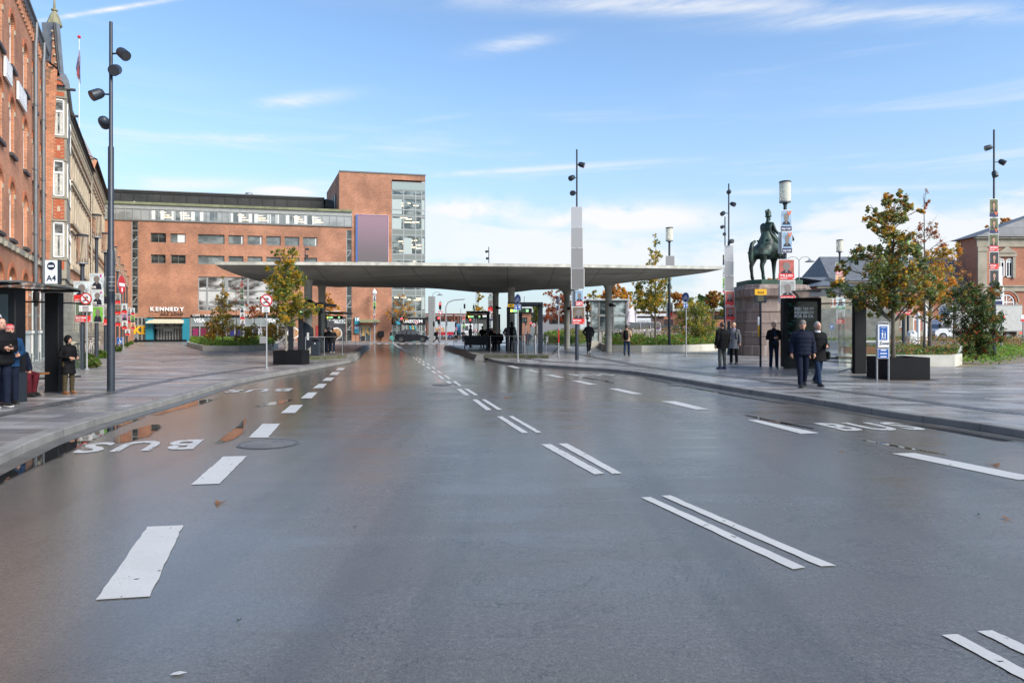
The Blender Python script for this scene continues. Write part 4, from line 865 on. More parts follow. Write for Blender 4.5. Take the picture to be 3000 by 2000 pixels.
# tapered corbel under the oriel
cen=Vector((sum(p.x for p in plan)/5,0)); bb.prism([((p.x*.94+cen.x*.06),p.y*.9) for p in plan],oz0-.35,oz0,GS)
bb.prism([((p.x*.6+cen.x*.4),p.y*.5) for p in plan],oz0-1.2,oz0-.35,GS); ori=bb.build('oriel',b2)
def onface(a,c,root,rows,orn=True,m0=.14,m1=.86):
    L_=(c-a).length; ang=math.atan2(c.y-a.y,c.x-a.x); e=Matrix.Translation((a.x,a.y,0))@Matrix.Rotation(ang,4,'Z')
    for z0,z1 in rows:
        u0,u1=L_*m0,L_*m1; f=MB(); f.xf=e; fw=.07
        f.box(u0,u1,-.05,.0,z0,z0+fw,WF); f.box(u0,u1,-.05,0,z1-fw,z1,WF); f.box(u0,u0+fw,-.05,0,z0,z1,WF); f.box(u1-fw,u1,-.05,0,z0,z1,WF); zt_=z0+(z1-z0)*.66; f.box(u0,u1,-.055,0,zt_-.05,zt_+.05,WF)
        o=f.build('oriel_window',root); g=MB(); g.xf=e; g.add([(u0,-.02,z0),(u1,-.02,z0),(u1,-.02,z1),(u0,-.02,z1)],[(0,1,2,3)],GW); g.build('pane',o)
        g=MB(); g.xf=e; w_=(u1-u0)*.26; g.add([(u0+.08,-.024,z0+.1),(u0+.08+w_,-.024,z0+.1),(u0+.08+w_,-.024,zt_-.05),(u0+.08,-.024,zt_-.05)],[(0,1,2,3)],CU); g.add([(u1-.08-w_,-.024,z0+.1),(u1-.08,-.024,z0+.1),(u1-.08,-.024,zt_-.05),(u1-.08-w_,-.024,zt_-.05)],[(0,1,2,3)],CU); g.build('curtain',o)
    return e,L_
zr=[(lz(160,421),lz(160,294)),]
def oz(py): return ZH(py,37.)
rowsO=[(oz(400),oz(294)),(oz(577),oz(473)),(oz(755),oz(653))]
e,L_=onface(q0,q1,ori,rowsO); onface(q1,q2,ori,rowsO,m0=.1,m1=.9); onface(qa,q0,ori,[],False) if False else None
patt=mat('oriel_brick',(.38,.10,.045),.85)
for z0,z1 in ((oz(466),oz(406)),(oz(643),oz(583)),(oz(284),oz(272)),(oz(790),oz(765))):
    f=MB(); f.xf=e
    f.box(L_*.14,L_*.86,-.015,0,z0,z1,patt); n=6
    if z1-z0>.6:
        for k in range(n):
            z=z0+(z1-z0)*(k+.5)/n
            for s_ in (0,1):
                u=L_*(.17 if s_==0 else .64); f.add([(u,-.02,z),(u+L_*.18,-.02,z+.06*(1 if s_ else -1)),(u+L_*.18,-.02,z+.025+.06*(1 if s_ else -1)),(u,-.02,z+.025)],[(0,1,2,3)],CR)
        f.box(L_*.4,L_*.6,-.02,0,(z0+z1)/2-.14,(z0+z1)/2+.14,CR)
    f.build('patterned_panel',ori)
for z in (oz(262),oz(288),oz(404),oz(470),oz(581),oz(647),oz(760)): f=MB(); f.xf=e; f.box(-.04,L_+.04,-.06,0,z-.05,z+.05,GS); f.build('string_course',ori)
# domed lead cap
bb=MB(); c_=Vector(((q0.x+q2.x)/2,(q0.y+q2.y)/2*.5)); pl_=[Vector((p.x,p.y-.12 if p.y<-.05 else p.y)) for p in plan]; v=[];fs=[]; lv=[(1.04,oz1),(1.04,oz1+.22),(.98,oz1+.5),(.8,oz1+.95),(.52,oz1+1.3),(.2,oz1+1.55),(.12,oz1+1.6)]
for k,z in lv:
    for p in pl_: v.append((c_.x+(p.x-c_.x)*k,(p.y)*k,z))
for i in range(len(lv)-1):
    for k in range(4): fs.append((i*5+k,i*5+k+1,(i+1)*5+k+1,(i+1)*5+k))
fs.append(tuple(range(5))[::-1]); bb.add(v,fs,LD); bb.build('dome',ori)
f=MB(); f.xf=e; f.disc(L_*.5,oz1+.12,L_*.36,.42,-.25,-.18,patt,16,0,PI); f.ring(L_*.5,oz1+.12,.36*L_,.46*L_,-.30,-.17,LD,14,0,PI); f.build('round_gable',ori)
f=MB()
for p_ in (q1,q2): f=MB(); f.tube([(p_.x,p_.y,oz1),(p_.x+.1,p_.y-.4,oz1+.05)],.08,DK,6); f.build('gargoyle',ori)
# big gable with turret above the oriel
def ly(px,Y,z):  # place in the frame from pixel column and distance
    p=lp_(px,Y); return (p.x,p.y,z)
gY=38.2
def oz(py): return ZH(py,38.2)
f=MB(); ga=lp_(118,gY); gb=lp_(178,gY); e2=Matrix.Translation((ga.x,ga.y,0))@Matrix.Rotation(math.atan2(gb.y-ga.y,gb.x-ga.x),4,'Z'); Lg=(gb-ga).length; f.xf=e2
f.plate([(Lg*.2,ez2-1.),(Lg,ez2-1.),(Lg,oz(222)),(Lg*.78,oz(66)),(Lg*.06,oz(66)),(Lg*.16,oz(150))],0,.3,LD); f.build('turret_roof',b2)
f=MB(); f.xf=e2; f.plate([(Lg*.56,oz(215)),(Lg*.97,oz(222)),(Lg*.78,oz(90)),(Lg*.68,oz(85))],-.10,-.02,BR); f.tube([(Lg*.74,-.12,oz(70)),(Lg*1.0,-.12,oz(222))],.06,DK,6)
for k in range(5): t=k/5; f.ball((Lg*(.66+.2*t),-.14,oz(95)-(oz(95)-oz(210))*t),.07,CR,8,5)
f.build('gable_brickwork',b2)
tc_=e2@Vector((Lg*.40,.5,0)); f=MB(); zt_=oz(66)
f.lathe([(.36,zt_),(.40,zt_+.05),(.34,zt_+.25),(.22,zt_+.60),(.10,zt_+.84),(.17,zt_+.88),(.17,zt_+.94),(.07,zt_+.97),(.05,zt_+1.5),(.02,zt_+1.8)],mat('mossy_stone',(.22,.21,.13),.85,var=.3,vs=3),tc_.x,tc_.y,8); f.build('pinnacle',b2)
# balustrade and entrance stone of the second building
f=MB(); f.box(UB2+5,UC,-.9,-.6,.75,.9,CR); f.box(UB2+5,UC,-.9,-.6,.1,.25,CR); k=0
while UB2+5+.3*k<UC: u=UB2+5+.3*k; f.lathe([(.05,.25),(.09,.4),(.04,.6),(.06,.75)],CR,u,-.75,6); k+=1
f.build('balustrade',b2)
# ---- third building with a quoined corner and steep tent roof ----
b3=LF.root('cream_quoined_building','narrow fronted brick building with cream quoins and steep grey roof beyond the gabled one','building')
ez3=16.6; U3=UC+.003; cols3=[U3+2.2+1.9*k for k in range(int((UD-U3-2.5)/1.9)+1)]
facade(b3,U3,UD,4.6,ez3,cols3,[(6.0,8.2),(9.3,11.5),(12.3,14.4)],BR,CR)
f=MB()
for k in range(26):
    z=4.9+.42*k
    if z<ez3-1.6: f.box(U3+.02,U3+(1.5 if k%2 else 1.2),-.18,-.103,z,z+.39,CR); f.box(UD-(1.5 if k%2 else 1.2),UD-.02,-.18,-.103,z,z+.39,CR)
f.build('quoins',b3)
f=MB(); f.add([(U3,-.6,ez3+.14),(UD,-.6,ez3+.14),(UD,5,ez3+2.6),(U3,5,ez3+2.6)],[(0,1,2,3)],SL); f.add([(U3,0,ez3-2),(U3,8,ez3-2),(U3,5,ez3+2.6),(U3,-.6,ez3)],[(0,3,2,1)],BR)
f.build('roof',b3)
f=MB(); a=lu(262); c_=lu(287); f.add([(a,-.4,ez3),(c_,-.4,ez3),(c_,7,ez3),(a,7,ez3),(a+1.5,2.2,ez3+5.8),(c_-1.5,2.2,ez3+5.8),(c_-1.5,4.5,ez3+5.8),(a+1.5,4.5,ez3+5.8)],[(0,1,5,4),(1,2,6,5),(2,3,7,6),(3,0,4,7),(4,5,6,7)],mat('zinc_roof',(.20,.18,.19),.5,.2,var=.15)); f.build('tent_roof',b3)
# ---- fourth: the small piece at the end of the row ----
b4=LF.root('far_row_building','dark roofed sandy house at the far end of the left row','building'); U4=UD+.003; UE=UD+9
facade(b4,U4,UE,4.6,15.6,[U4+1.6+2*k for k in range(4)],[(6.0,8.2),(9.3,11.5),(12.3,14.2)],CR,GS,arch=False)
f=MB(); f.add([(U4,-.9,15.74),(UE,-.9,15.74),(UE,5,18.6),(U4,5,18.6)],[(0,1,2,3)],SL); f.add([(UE,0,0),(UE,9,0),(UE,5,18.6),(UE,-.6,15.7)],[(0,1,2,3)],BR); f.box(U4,UE,-.9,-.64,15.2,15.7,DK); f.build('roof',b4)
# flagpole on the second building
p=P(232,50,0); f=MB(); z0=ZH(335,50); z1=ZH(112,50); fp=empty('flagpole',(p.x,p.y,ez2+1),0,'slim white flagpole with a limp flag rising behind the left roofs','flagpole')
f.cyl(0,0,-1,z1-ez2-1,.03,M_white,8,.02); f.ball((0,0,z1-ez2-1+.08),.12,M_red,8,6); f.build('pole',fp)
f=MB(); zz=z1-ez2-1-.8
f.add([(0.03,0,zz),(.0,-.12,zz-.5),(-.22,-.05,zz-1.4),(-.12,.1,zz-2.2),(.10,.0,zz-2.6),(.14,-.1,zz-1.5),(.1,0,zz-.7)],[(0,1,6),(1,2,5,6),(2,3,4,5)],mat('flag_cloth',(.16,.13,.19),.8,var=.6,vs=3)); f.add([(0.05,-.14,zz-1.2),(-.1,-.16,zz-1.9),(.0,-.12,zz-2.3),(.1,-.14,zz-1.7)],[(0,1,2,3)],mat('flag_dull_red',(.28,.06,.07),.8)); f.build('flag',fp)
# ---------------- street lamps, signs, posters, shelters ----------------
M_pole=mat('dark_blue_grey_steel',(.026,.034,.046),.45,.15,var=.18,vs=6); M_lens=mat('dark_lens',(.05,.055,.06),.15); M_zinc=mat('zinc_post',(.27,.28,.29),.6,.3,var=.15,vs=12)
M_milk=NB('lantern_glass'); M_milk.set('Base Color',(.80,.78,.66)); M_milk.set('Roughness',.12); M_milk.set('Transmission Weight',.4); M_milk.set('IOR',1.1); M_milk=M_milk.m
M_clr=NB('clear_lantern_glass'); M_clr.set('Base Color',(.72,.66,.58)); M_clr.set('Roughness',.08); M_clr.set('Transmission Weight',.9); M_clr.set('IOR',1.05); M_clr=M_clr.m
def spot(root,c,dr,r=.13,l=.31,arm=None):
    dr=Vector(dr).normalized(); q=MB(); c=Vector(c); p=[c-dr*l*.5,c-dr*l*.45,c-dr*l*.3,c-dr*l*.1,c+dr*l*.5]; q.tube(p,[r*.35,r*.62,r*.86,r*.97,r],M_pole,14)
    if arm: q.tube([arm,arm+(c-arm)*.6,c-dr*l*.1],.022,M_pole,6)
    o=q.build('spot_head',root,smooth=True); g=MB(); g.tube([c+dr*(l*.5+.001),c+dr*(l*.5+.006)],r*.86,M_lens,14); g.build('lens',o)
def mast(px,d,top,label,heads,r0=.0875,z0=KH,group='tall masts with spotlight heads'):
    p=P(px,d,z0); H=ZH(top,d)-z0; rt=empty('spotlight_mast',p,0,label,'street lamp',group); q=MB(); q.lathe([(r0,0),(r0,H*.38),(r0*.78,H*.385),(r0*.76,H*.66),(r0*.52,H*.665),(r0*.45,H)],M_pole,seg=16); q.build('pole',rt,smooth=True)
    for (hx,hy,dr) in heads:
        c=P(hx,d)-Vector((p.x,d,0)); z=ZH(hy,d)-z0; c=Vector((c.x,-.12 if abs(hx-px)<10 else -.03,z)); c.x*=1; spot(rt,c,dr,arm=Vector((0,0,z)))
    return rt
mast(325,16.7,65,'tall dark mast carrying a red no entry sign on the left pavement',[(361,158,(.75,-.35,-.6)),(341.5,206,(.1,-.8,-.45)),(288,277,(-.5,-.6,-.5)),(307,358,(-.25,.9,-.2))],.0875)
mast(1690,33,438,'tall mast covered with posters right of the road centre',[(1703,483,(.8,-.2,-.3)),(1676,521,(-.6,-.6,-.4)),(1679,566,(-.3,-.8,-.2))])
mast(2135,40,538,'tall mast with a strip of posters just left of the rider monument',[(2134,563,(.1,.9,0)),(2146,598,(.5,-.7,-.4)),(2118,625,(-.6,-.6,-.4)),(2139,708,(.3,-.8,0))])
mast(2124,51,635,'thinner looking mast close behind the one left of the rider monument',[(2116,665,(-.7,-.5,-.3)),(2121,687,(-.3,-.8,0))])
mast(2912,33,380,'tall mast with faces on posters at the right edge',[(2895,433,(-.8,.2,-.2)),(2934,475,(.6,-.5,-.55)),(2909,511,(.05,-.3,-.9))])
mast(1432,71,723,'distant mast top showing above the canopy right of the tower',[(1427,737,(-.6,-.5,-.2)),(1429,757,(-.6,-.5,-.2))])
mast(894,68,722,'distant mast showing above the canopy in front of the brick wall',[(901,730,(.6,-.6,-.3)),(899,750,(.6,-.6,-.3))])
mast(709,66,805,'distant poster covered mast behind the left flower bed',[(714,816,(.5,-.7,-.3))])
def lantern(px,d,top,label,z0=KH,w=.46,h=.85,r=.085,group='lanterns with glass cylinders',gm=None):
    p=P(px,d,z0); H=ZH(top,d)-z0; rt=empty('glass_lantern',p,0,label,'street lamp',group); q=MB(); q.lathe([(r,0),(r,H*.55),(r*.8,H*.56),(r*.8,H-h)],M_pole,seg=14); q.build('pole',rt,smooth=True)
    g=MB(); g.lathe([(w/2,H-h),(w/2,H-.04)],gm or M_milk,seg=20); o=g.build('glass_cylinder',rt,smooth=True); q=MB(); q.lathe([(w/2+.01,H-.05),(w/2+.012,H),(w/2-.05,H+.02)],M_anth,seg=20); q.build('cap',rt); q=MB(); q.lathe([(w/2+.005,H-h-.03),(w/2+.005,H-h+.02)],M_zinc,seg=20)
    for k in range(6): a=PI*k/3; q.cyl(math.cos(a)*.09,math.sin(a)*.09,H-h-.12,H-h+.16,.012,M_anth,5)
    q.build('collar',rt)
lantern(2300,28.6,532,'lantern rising behind the rainforest advertisement, next to the rider'); lantern(1961,44.5,667,'lantern at the edge of the long concrete planting bed')
lantern(2460,50,703,'lantern seen through the shelter glass, left of the big oak'); 
lrow=[(241,25.4),(283,31.8),(309,38),(333,44.3),(344,50.6),(356,57),(364.5,63),(372,69.5)]
ordn=['first','second','third','fourth','fifth','sixth','seventh','eighth']
for i,(px,d) in enumerate(lrow): lantern(px,d,HY-(6.95-E)*F/d if i else 688,'%s lantern, counted from the camera, in the left hand row'%ordn[i],h=1.05,w=.40,gm=M_clr)
# classic twin lamp behind the monument and small ones by the station
def twin(px,d,top,label,z0=.5,two=True):
    p=P(px,d,z0); H=ZH(top,d)-z0; rt=empty('bracket_street_lamp',p,0,label,'street lamp'); q=MB(); q.lathe([(.09,0),(.06,H*.5),(.04,H-.3)],M_zinc,seg=8)
    for s in ((-1,1) if two else (1,)): q.tube([(0,0,H-.3),(s*.25,0,H-.05),(s*.7,0,H),(s*.95,0,H-.15)],.03,M_zinc,6)
    q.build('pole',rt,smooth=True)
    for s in ((-1,1) if two else (1,)): q=MB(); q.lathe([(.06,H-.18),(.16,H-.3),(.42,H-.42),(.40,H-.46)],M_zinc,s*.95,0,12); q.build('lamp_shade',rt)
twin(2341,60,752,'old fashioned twin armed lamp behind the monument'); twin(1268,90,855,'hooked lamp on the slab beside the brick tower',z0=0,two=False)
q=MB(); p=P(1265,88,0); q.box(-.42,.42,-.3,.3,0,ZH(868,88),mat('grey_slab',(.24,.24,.24),.6,var=.1),.04); tag(q.build('monolith_sign',loc=(p.x,p.y,0)),'tall plain grey slab standing right of the brick tower','sign pillar')
# ---- posters ----
BG={'green':(.10,.12,.05),'sky':(.25,.38,.52),'grey':(.30,.30,.29),'pale':(.52,.60,.62),'lime':(.16,.42,.06),'dark':(.03,.03,.035),'redish':(.42,.10,.08),'white':(.60,.60,.60),'violet':(.42,.22,.36),'orange':(.70,.35,.16),'brown':(.16,.12,.08)}
M_head=mat('print_head_taupe',(.20,.175,.16),.6); M_skin0=mat('print_skin',(.48,.28,.19),.6); M_bd=mat('poster_board',(.70,.70,.68),.55); M_pr=mat('print_band_red',(.66,.035,.03),.45); M_navy=mat('print_navy',(.012,.02,.09),.45); M_pv=mat('print_purple',(.09,.015,.13),.45); M_suit=mat('print_suit',(.012,.014,.03),.6); M_hairp=mat('print_hair',(.03,.018,.012),.6); M_or=mat('print_orange',(.75,.16,.04),.5); M_mag=mat('print_magenta',(.55,.03,.28),.5); M_grn=mat('print_green',(.03,.20,.07),.5)
M_g1=[mat('faded_print_%d'%k,c,.7) for k,c in enumerate(((.40,.41,.43),(.31,.315,.32),(.25,.25,.25),(.17,.165,.16),(.15,.135,.12)))]
_pc={}
def poster(px0,px1,py0,py1,d,style,label,text=None,rz=0.,dy=-.10,face=False):
    w=(px1-px0)/F*d; h=(py1-py0)/F*d; key=(round(w,2),round(h,2),str(style),text,face)
    c=P((px0+px1)/2,d+dy); z=ZH(py1,d)
    q=MB(); q.box(-w/2,w/2,-.004,.004,0,h,M_bd); y=-.006; e=.03*w; T=.003
    def rect(a,b_,c_,d_,m,yy=y): q.add([(-w/2+a*w,yy,c_*h),(-w/2+b_*w,yy,c_*h),(-w/2+b_*w,yy,d_*h),(-w/2+a*w,yy,d_*h)],[(0,1,2,3)],m)
    def oval(cx,cz,rx,rz_,m,yy): q.poly([(-w/2+cx*w+rx*w*math.cos(2*PI*k/16),yy,cz*h+rz_*h*math.sin(2*PI*k/16)) for k in range(16)],m)
    if isinstance(style,int): rect(.04,.96,.01,.995,M_g1[style]); 
    elif style=='back': pass
    else:
        bg,band=style.split('_'); mb=mat('print_bg_'+bg,BG[bg],.6,var=.35,vs=4); rect(.04,.96,.03,.97,mb)
        b0=.30 if band in ('red','navy','purple','green') else .0
        if True:
            q.add([(-w*.36,y-T,h*max(b0,.04)),(w*.36,y-T,h*max(b0,.04)),(w*.30,y-T,h*(.40 if b0 else .34)),(w*.10,y-T,h*.48),(-w*.10,y-T,h*.48),(-w*.30,y-T,h*(.40 if b0 else .34))],[(0,1,2,3,4,5)],M_suit)
            q.add([(-w*.07,y-T*1.3,h*.36),(w*.07,y-T*1.3,h*.36),(w*.06,y-T*1.3,h*.55),(-w*.06,y-T*1.3,h*.55)],[(0,1,2,3)],M_skin0 if face else M_head)
            if face: oval(.5,.70,.19,.155,M_hairp,y-T*1.5); oval(.5,.655,.145,.13,M_skin0,y-T*2); oval(.445,.67,.02,.01,M_hairp,y-T*2.4); oval(.555,.67,.02,.01,M_hairp,y-T*2.4); oval(.5,.60,.05,.012,mat('print_mouth',(.3,.08,.06),.6),y-T*2.4)
            else: oval(.5,.66,.22,.19,M_head,y-T*2)
        if band=='red': rect(.03,.97,.02,.32,M_pr,y-T*3); q.add([(w*.36,y-T*3.5,h*.05),(w*.45,y-T*3.5,h*.05),(w*.405,y-T*3.5,h*.12)],[(0,1,2)],M_bd); rect(.10,.55,.07,.10,M_bd,y-T*3.5)
        if band=='navy': rect(.03,.97,.02,.22,M_navy,y-T*3); q.text('V',w*.25,h*(.74 if not face else .10),h*.2,M_or,y=y-T*3.5,bold=.04)
        if band=='purple': rect(.03,.97,.02,.28,M_pv,y-T*3); rect(.2,.8,.08,.11,M_bd,y-T*3.5)
        if band=='green': rect(.03,.97,.02,.2,M_grn,y-T*3); rect(.1,.7,.08,.12,M_bd,y-T*3.5)
        if band=='B': q.text('B',w*.30,h*.78,h*.14,M_mag,y=y-T*3.5,bold=.05); rect(.06,.45,.1,.24,M_bd,y-T*3); rect(.09,.4,.13,.15,M_suit,y-T*3.5); rect(.09,.35,.18,.20,M_suit,y-T*3.5)
        if text:
            tz=.17 if band=='red' else (.07 if band!='none' else .1); th=h*(.09 if band=='red' else .08)
            lines=text.split('\n')
            for i,t in enumerate(lines): q.text(t,-w*.42,h*(tz-(i*.10 if len(lines)>1 else 0)+(.02 if len(lines)>1 else 0)),th*(.85 if len(lines)>1 else 1),M_signw,y=y-T*4,width=w*min(.8,.16*len(t)),align='L',bold=.03)
    o=q.build('election_poster',loc=(c.x,c.y,z),rz=rz); return tag(o,label,'poster','posters tied to lamp posts')
SN={'red':'poster with red band','navy':'poster with navy band','purple':'poster with purple band','green':'poster with green band','B':'poster with magenta letter','none':'portrait poster'}
def stack(where,d,items,dy=-.10):
    n=len(items)
    for i,it in enumerate(items):
        x0,x1,y0,y1,st=it[:5]; tx=it[5] if len(it)>5 else None; rz=it[6] if len(it)>6 else 0.; fc=it[7] if len(it)>7 else False
        pos='topmost' if i==0 else ('lowest' if i==n-1 and n>2 else ordn[i]+' down')
        desc='blank grey poster' if isinstance(st,int) else ('white poster reverse' if st=='back' else st.split('_')[0]+' '+SN[st.split('_')[1]])
        poster(x0,x1,y0,y1,d,st,'%s, %s on %s'%(desc,pos,where) if n>1 else '%s on %s'%(desc,where),tx,rz,dy-.012*(i%2),fc)
stack('the central tall mast',33,[(1672,1706.5,607,667,0),(1672,1708,667.5,727,1),(1672,1709,727.5,787,2),(1673,1712,787.5,847,3),(1686,1709,850,897,'sky_red','TOBIAS\nBØGESKOV'),(1676,1714,898,950,'brown_red','ROSA')])
stack('the rear of the central mast',33,[(1668,1690,620,655,'dark_navy',None,1.1),(1689,1711,676,705,'redish_red',None,-1.1),(1668,1690,748,800,'lime_none',None,1.1),(1673,1688,850,949,'back',None,.35)],dy=.10)
stack('the lantern beside the rider',28.6,[(2287,2320,616,678,'sky_navy','MAJA TORP'),(2291,2321,679,742,'sky_navy','MAJA TORP'),(2280,2328,760,821,'redish_red','TILLID'),(2285,2330,822,887,'grey_red','NYUGHA')])
stack('the rear of the rider lantern',28.6,[(2277,2297,679,742,'back',None,.5),(2279,2290,760,886,'back',None,.5)],dy=.1)
stack('the mast left of the monument',40,[(2122,2149,720,764,0,None),(2122.5,2149.5,764.5,808,1),(2123,2150,808.5,852,2),(2124,2151.5,852.5,897,'redish_red',None),(2125,2154,897.5,941,'redish_red')])
stack('the thin mast behind',51,[(2117,2128,746,777,'dark_navy'),(2117,2128,778,812,'pale_B'),(2117,2128,813,845,'lime_green'),(2117,2128,846,858,'grey_red')])
stack('the planting bed lantern',44.5,[(1949,1977,750,792,2),(1964,1971,886,930,'grey_red',None,-.5)])
stack('the rear of the planting bed lantern',44.5,[(1951,1962,887,929,'back',None,.3)],dy=.1)
stack('the lantern behind the shelter glass',50,[(2448,2474,769,805,'green_red','TOBIAS\nBØGESKOV'),(2448,2474,806,830,'orange_none'),(2449,2476,871,906,'pale_green'),(2451,2475,908,948,'grey_red','ROSA')])
stack('the rightmost mast',33,[(2899,2924,584,637,'green_navy',None,0,True),(2899.5,2924.5,639,685,'green_navy',None,0,True),(2897,2925,686,737,'green_red','JENSEN',0,True),(2899,2926,738,790,'dark_red','ROSA',0,True),(2899.5,2926,791,840,'dark_purple',None,0,True),(2914,2937,841,893,'white_navy',None)])
stack('the rear of the rightmost mast',33,[(2926,2938,780,838,'back',None,.3),(2932,2943,840,892,'back',None,.3)],dy=.08)
stack('the left row\'s first lantern',25.4,[(216,264,824,883,'pale_red'),(220,268,883.5,944,'green_red','ROSA')])
stack('the left row\'s second lantern',31.8,[(263,304,801,850,'pale_B'),(267,304,850.5,895,'pale_B'),(271,303,898,945,'lime_none')])
stack('the left row\'s third lantern',38,[(299,318,828,893,'lime_none'),(303,320,895,953,'grey_red')])
stack('the left row\'s fifth lantern',50.6,[(337,354,860,891,'grey_red'),(337,355,892,922,'brown_red'),(337,355,924,956,'grey_red')])
stack('the left row\'s sixth lantern',57,[(356,373,889,919,'pale_red'),(356,374,919.5,939,'violet_none'),(356.5,374,939.5,965,'white_red')])
stack('the left row\'s seventh lantern',63,[(374,383,900,925,'white_navy'),(374,383,925.5,948,'redish_red'),(366,381,964,983,'white_red')])
stack('the left row\'s eighth lantern',69.5,[(383,395,902,923,'pale_red'),(383,395,923.5,944,'lime_navy'),(384,396,944.5,965,'orange_red')])
stack('the far mast behind the left bed',66,[(704,712,823,841,'redish_red'),(703.5,714,842,860,'green_green'),(703.5,714,861,880,'green_green'),(703.5,715,881,897,'dark_green'),(703,716,898,915,'pale_none'),(703,718,916,935,'white_red'),(704,718,936,954,'white_navy')])
# far posts with posters in front of the centre and station
def post(px,d,top,label,r=.06,z0=0.,m=None,name='sign_post',cat='post'):
    p=P(px,d,z0); H=ZH(top,d)-z0; q=MB(); q.lathe([(r*1.8,0),(r*1.8,.05),(r,.06),(r,H)],m or M_zinc,seg=10); return tag(q.build(name,loc=p),label,cat)
post(1097,84,850,'pale lamp column in front of the brick tower',.10,name='lamp_column'); 
q=MB(); p=P(1097,84,ZH(862,84)); q.lathe([(.12,0),(.30,.1),(.28,.3),(.05,.65)],M_signw,seg=12); tag(q.build('lamp_head',loc=p),'white conical lamp head on the column before the tower','lamp')
stack('the pale column before the tower',84,[(1093,1101.5,863,883,'pale_B'),(1093,1101.5,883.5,906,'lime_none'),(1094,1100,919,928,'white_red'),(1094,1101,936,952,'white_navy')])
post(1438,60,843,'post with posters half hidden under the canopy',.08,z0=KH)
stack('the post under the canopy',60,[(1429,1446,843,857,'dark_navy'),(1429,1446,858,874,'pale_green'),(1429,1446,875,912,'grey_red'),(1434,1447,913,939,'white_navy')])
post(1359,84,920,'far post wrapped in posters beyond the crossing',.08)
stack('the far post beyond the crossing',84,[(1354,1363,923,936,'redish_red'),(1354,1363,936.5,950,'grey_none'),(1354,1363,950.5,962,'lime_none')])
post(1928,60,955,'small post with a purple poster among the plants',.05,z0=KH); stack('the small post among the plants',60,[(1923,1933,948,966,'dark_purple',None,0,True)])
post(2647,48,860,'dark post behind the big oak',.12,z0=KH,m=M_pole); stack('the dark post behind the big oak',48,[(2626,2673,893,923,'redish_red','HELTETE')],dy=-.2)
post(2660,60,700,'second dark post behind the big oak',.1,z0=.3,m=M_pole)
stack('the second dark post behind the big oak',60,[(2648,2664,688,730,'lime_none'),(2634,2664,745,757,'white_none'),(2636,2662,758,800,'sky_red')])
# ---- road signs ----
def discsign(root,c,r,rz,kind):
    """round plate with its symbol, facing -y then turned by rz"""
    e_=Matrix.Translation(c)@Matrix.Rotation(rz,4,'Z'); q=MB(); q.xf=e_
    q.disc(0,0,r,r,-.006,.006,M_zinc)
    if kind=='noentry': q.disc(0,0,r*.97,r*.97,-.012,-.007,M_red); q.box(-r*.72,r*.72,-.018,-.013,-r*.17,r*.17,M_signw); q.disc(r*.0,-r*.55,r*.16,r*.26,-.018,-.013,M_signw,12)
    if kind=='ban':
        q.disc(0,0,r*.97,r*.97,-.012,-.007,M_red); q.disc(0,0,r*.78,r*.78,-.018,-.013,M_signw); y0,y1=-.023,-.019
        q.plate([(-r*.38,r*.12),(r*.38,r*.12),(r*.38,r*.30),(r*.22,r*.48),(-r*.22,r*.48),(-r*.38,r*.30)],y0,y1,M_black); q.box(-r*.24,r*.24,y0-.003,y0-.001,r*.28,r*.40,M_signw); q.box(-r*.32,-r*.18,y0,y1,r*.02,r*.12,M_black); q.box(r*.18,r*.32,y0,y1,r*.02,r*.12,M_black)
        for s in (-1,1): q.ring(s*r*.36,-r*.38,r*.09,r*.17,y0,y1,M_black,12)
        q.plate([(-r*.36,-r*.38),(-r*.1,-r*.12),(r*.2,-r*.1),(r*.36,-r*.38),(r*.05,-r*.36)],y0,y1,M_black)
        q.plate([(-r*.62,r*.50),(-r*.50,r*.62),(r*.62,-r*.50),(r*.50,-r*.62)],y0-.006,y0-.003,M_red)
    if kind=='bike':
        q.disc(0,0,r*.95,r*.95,-.012,-.007,M_signw); q.disc(0,0,r*.90,r*.90,-.016,-.0125,M_blue); y0,y1=-.022,-.018
        for s in (-1,1): q.ring(s*r*.40,-r*.28,r*.22,r*.30,y0,y1,M_signw,16)
        for a,b_ in (((-.4,-.28),(-.12,.28)),((-.12,.28),(.25,.28)),((.25,.28),(0,-.28)),((0,-.28),(-.12,.28)),((.40,-.28),(.22,.42)),((0,-.28),(-.4,-.28)),((.22,.42),(.36,.46)),((-.24,.36),(-.02,.36))):
            dx,dz=b_[0]-a[0],b_[1]-a[1]; l=math.hypot(dx,dz); nx,nz=-dz/l*.045,dx/l*.045; q.plate([(r*(a[0]+nx),r*(a[1]+nz)),(r*(a[0]-nx),r*(a[1]-nz)),(r*(b_[0]-nx),r*(b_[1]-nz)),(r*(b_[0]+nx),r*(b_[1]+nz))],y0,y1,M_signw)
    return q.build('sign_plate',root)
def platesign(root,c,w,h,rz,m,paint=None,name='sign_plate'):
    q=MB(); q.xf=Matrix.Translation(c)@Matrix.Rotation(rz,4,'Z'); q.box(-w/2,w/2,-.008,.008,-h/2,h/2,M_signw,.0); q.box(-w/2+.012,w/2-.012,-.012,-.0085,-h/2+.012,h/2-.012,m)
    if paint: paint(q,w,h)
    return q.build(name,root)
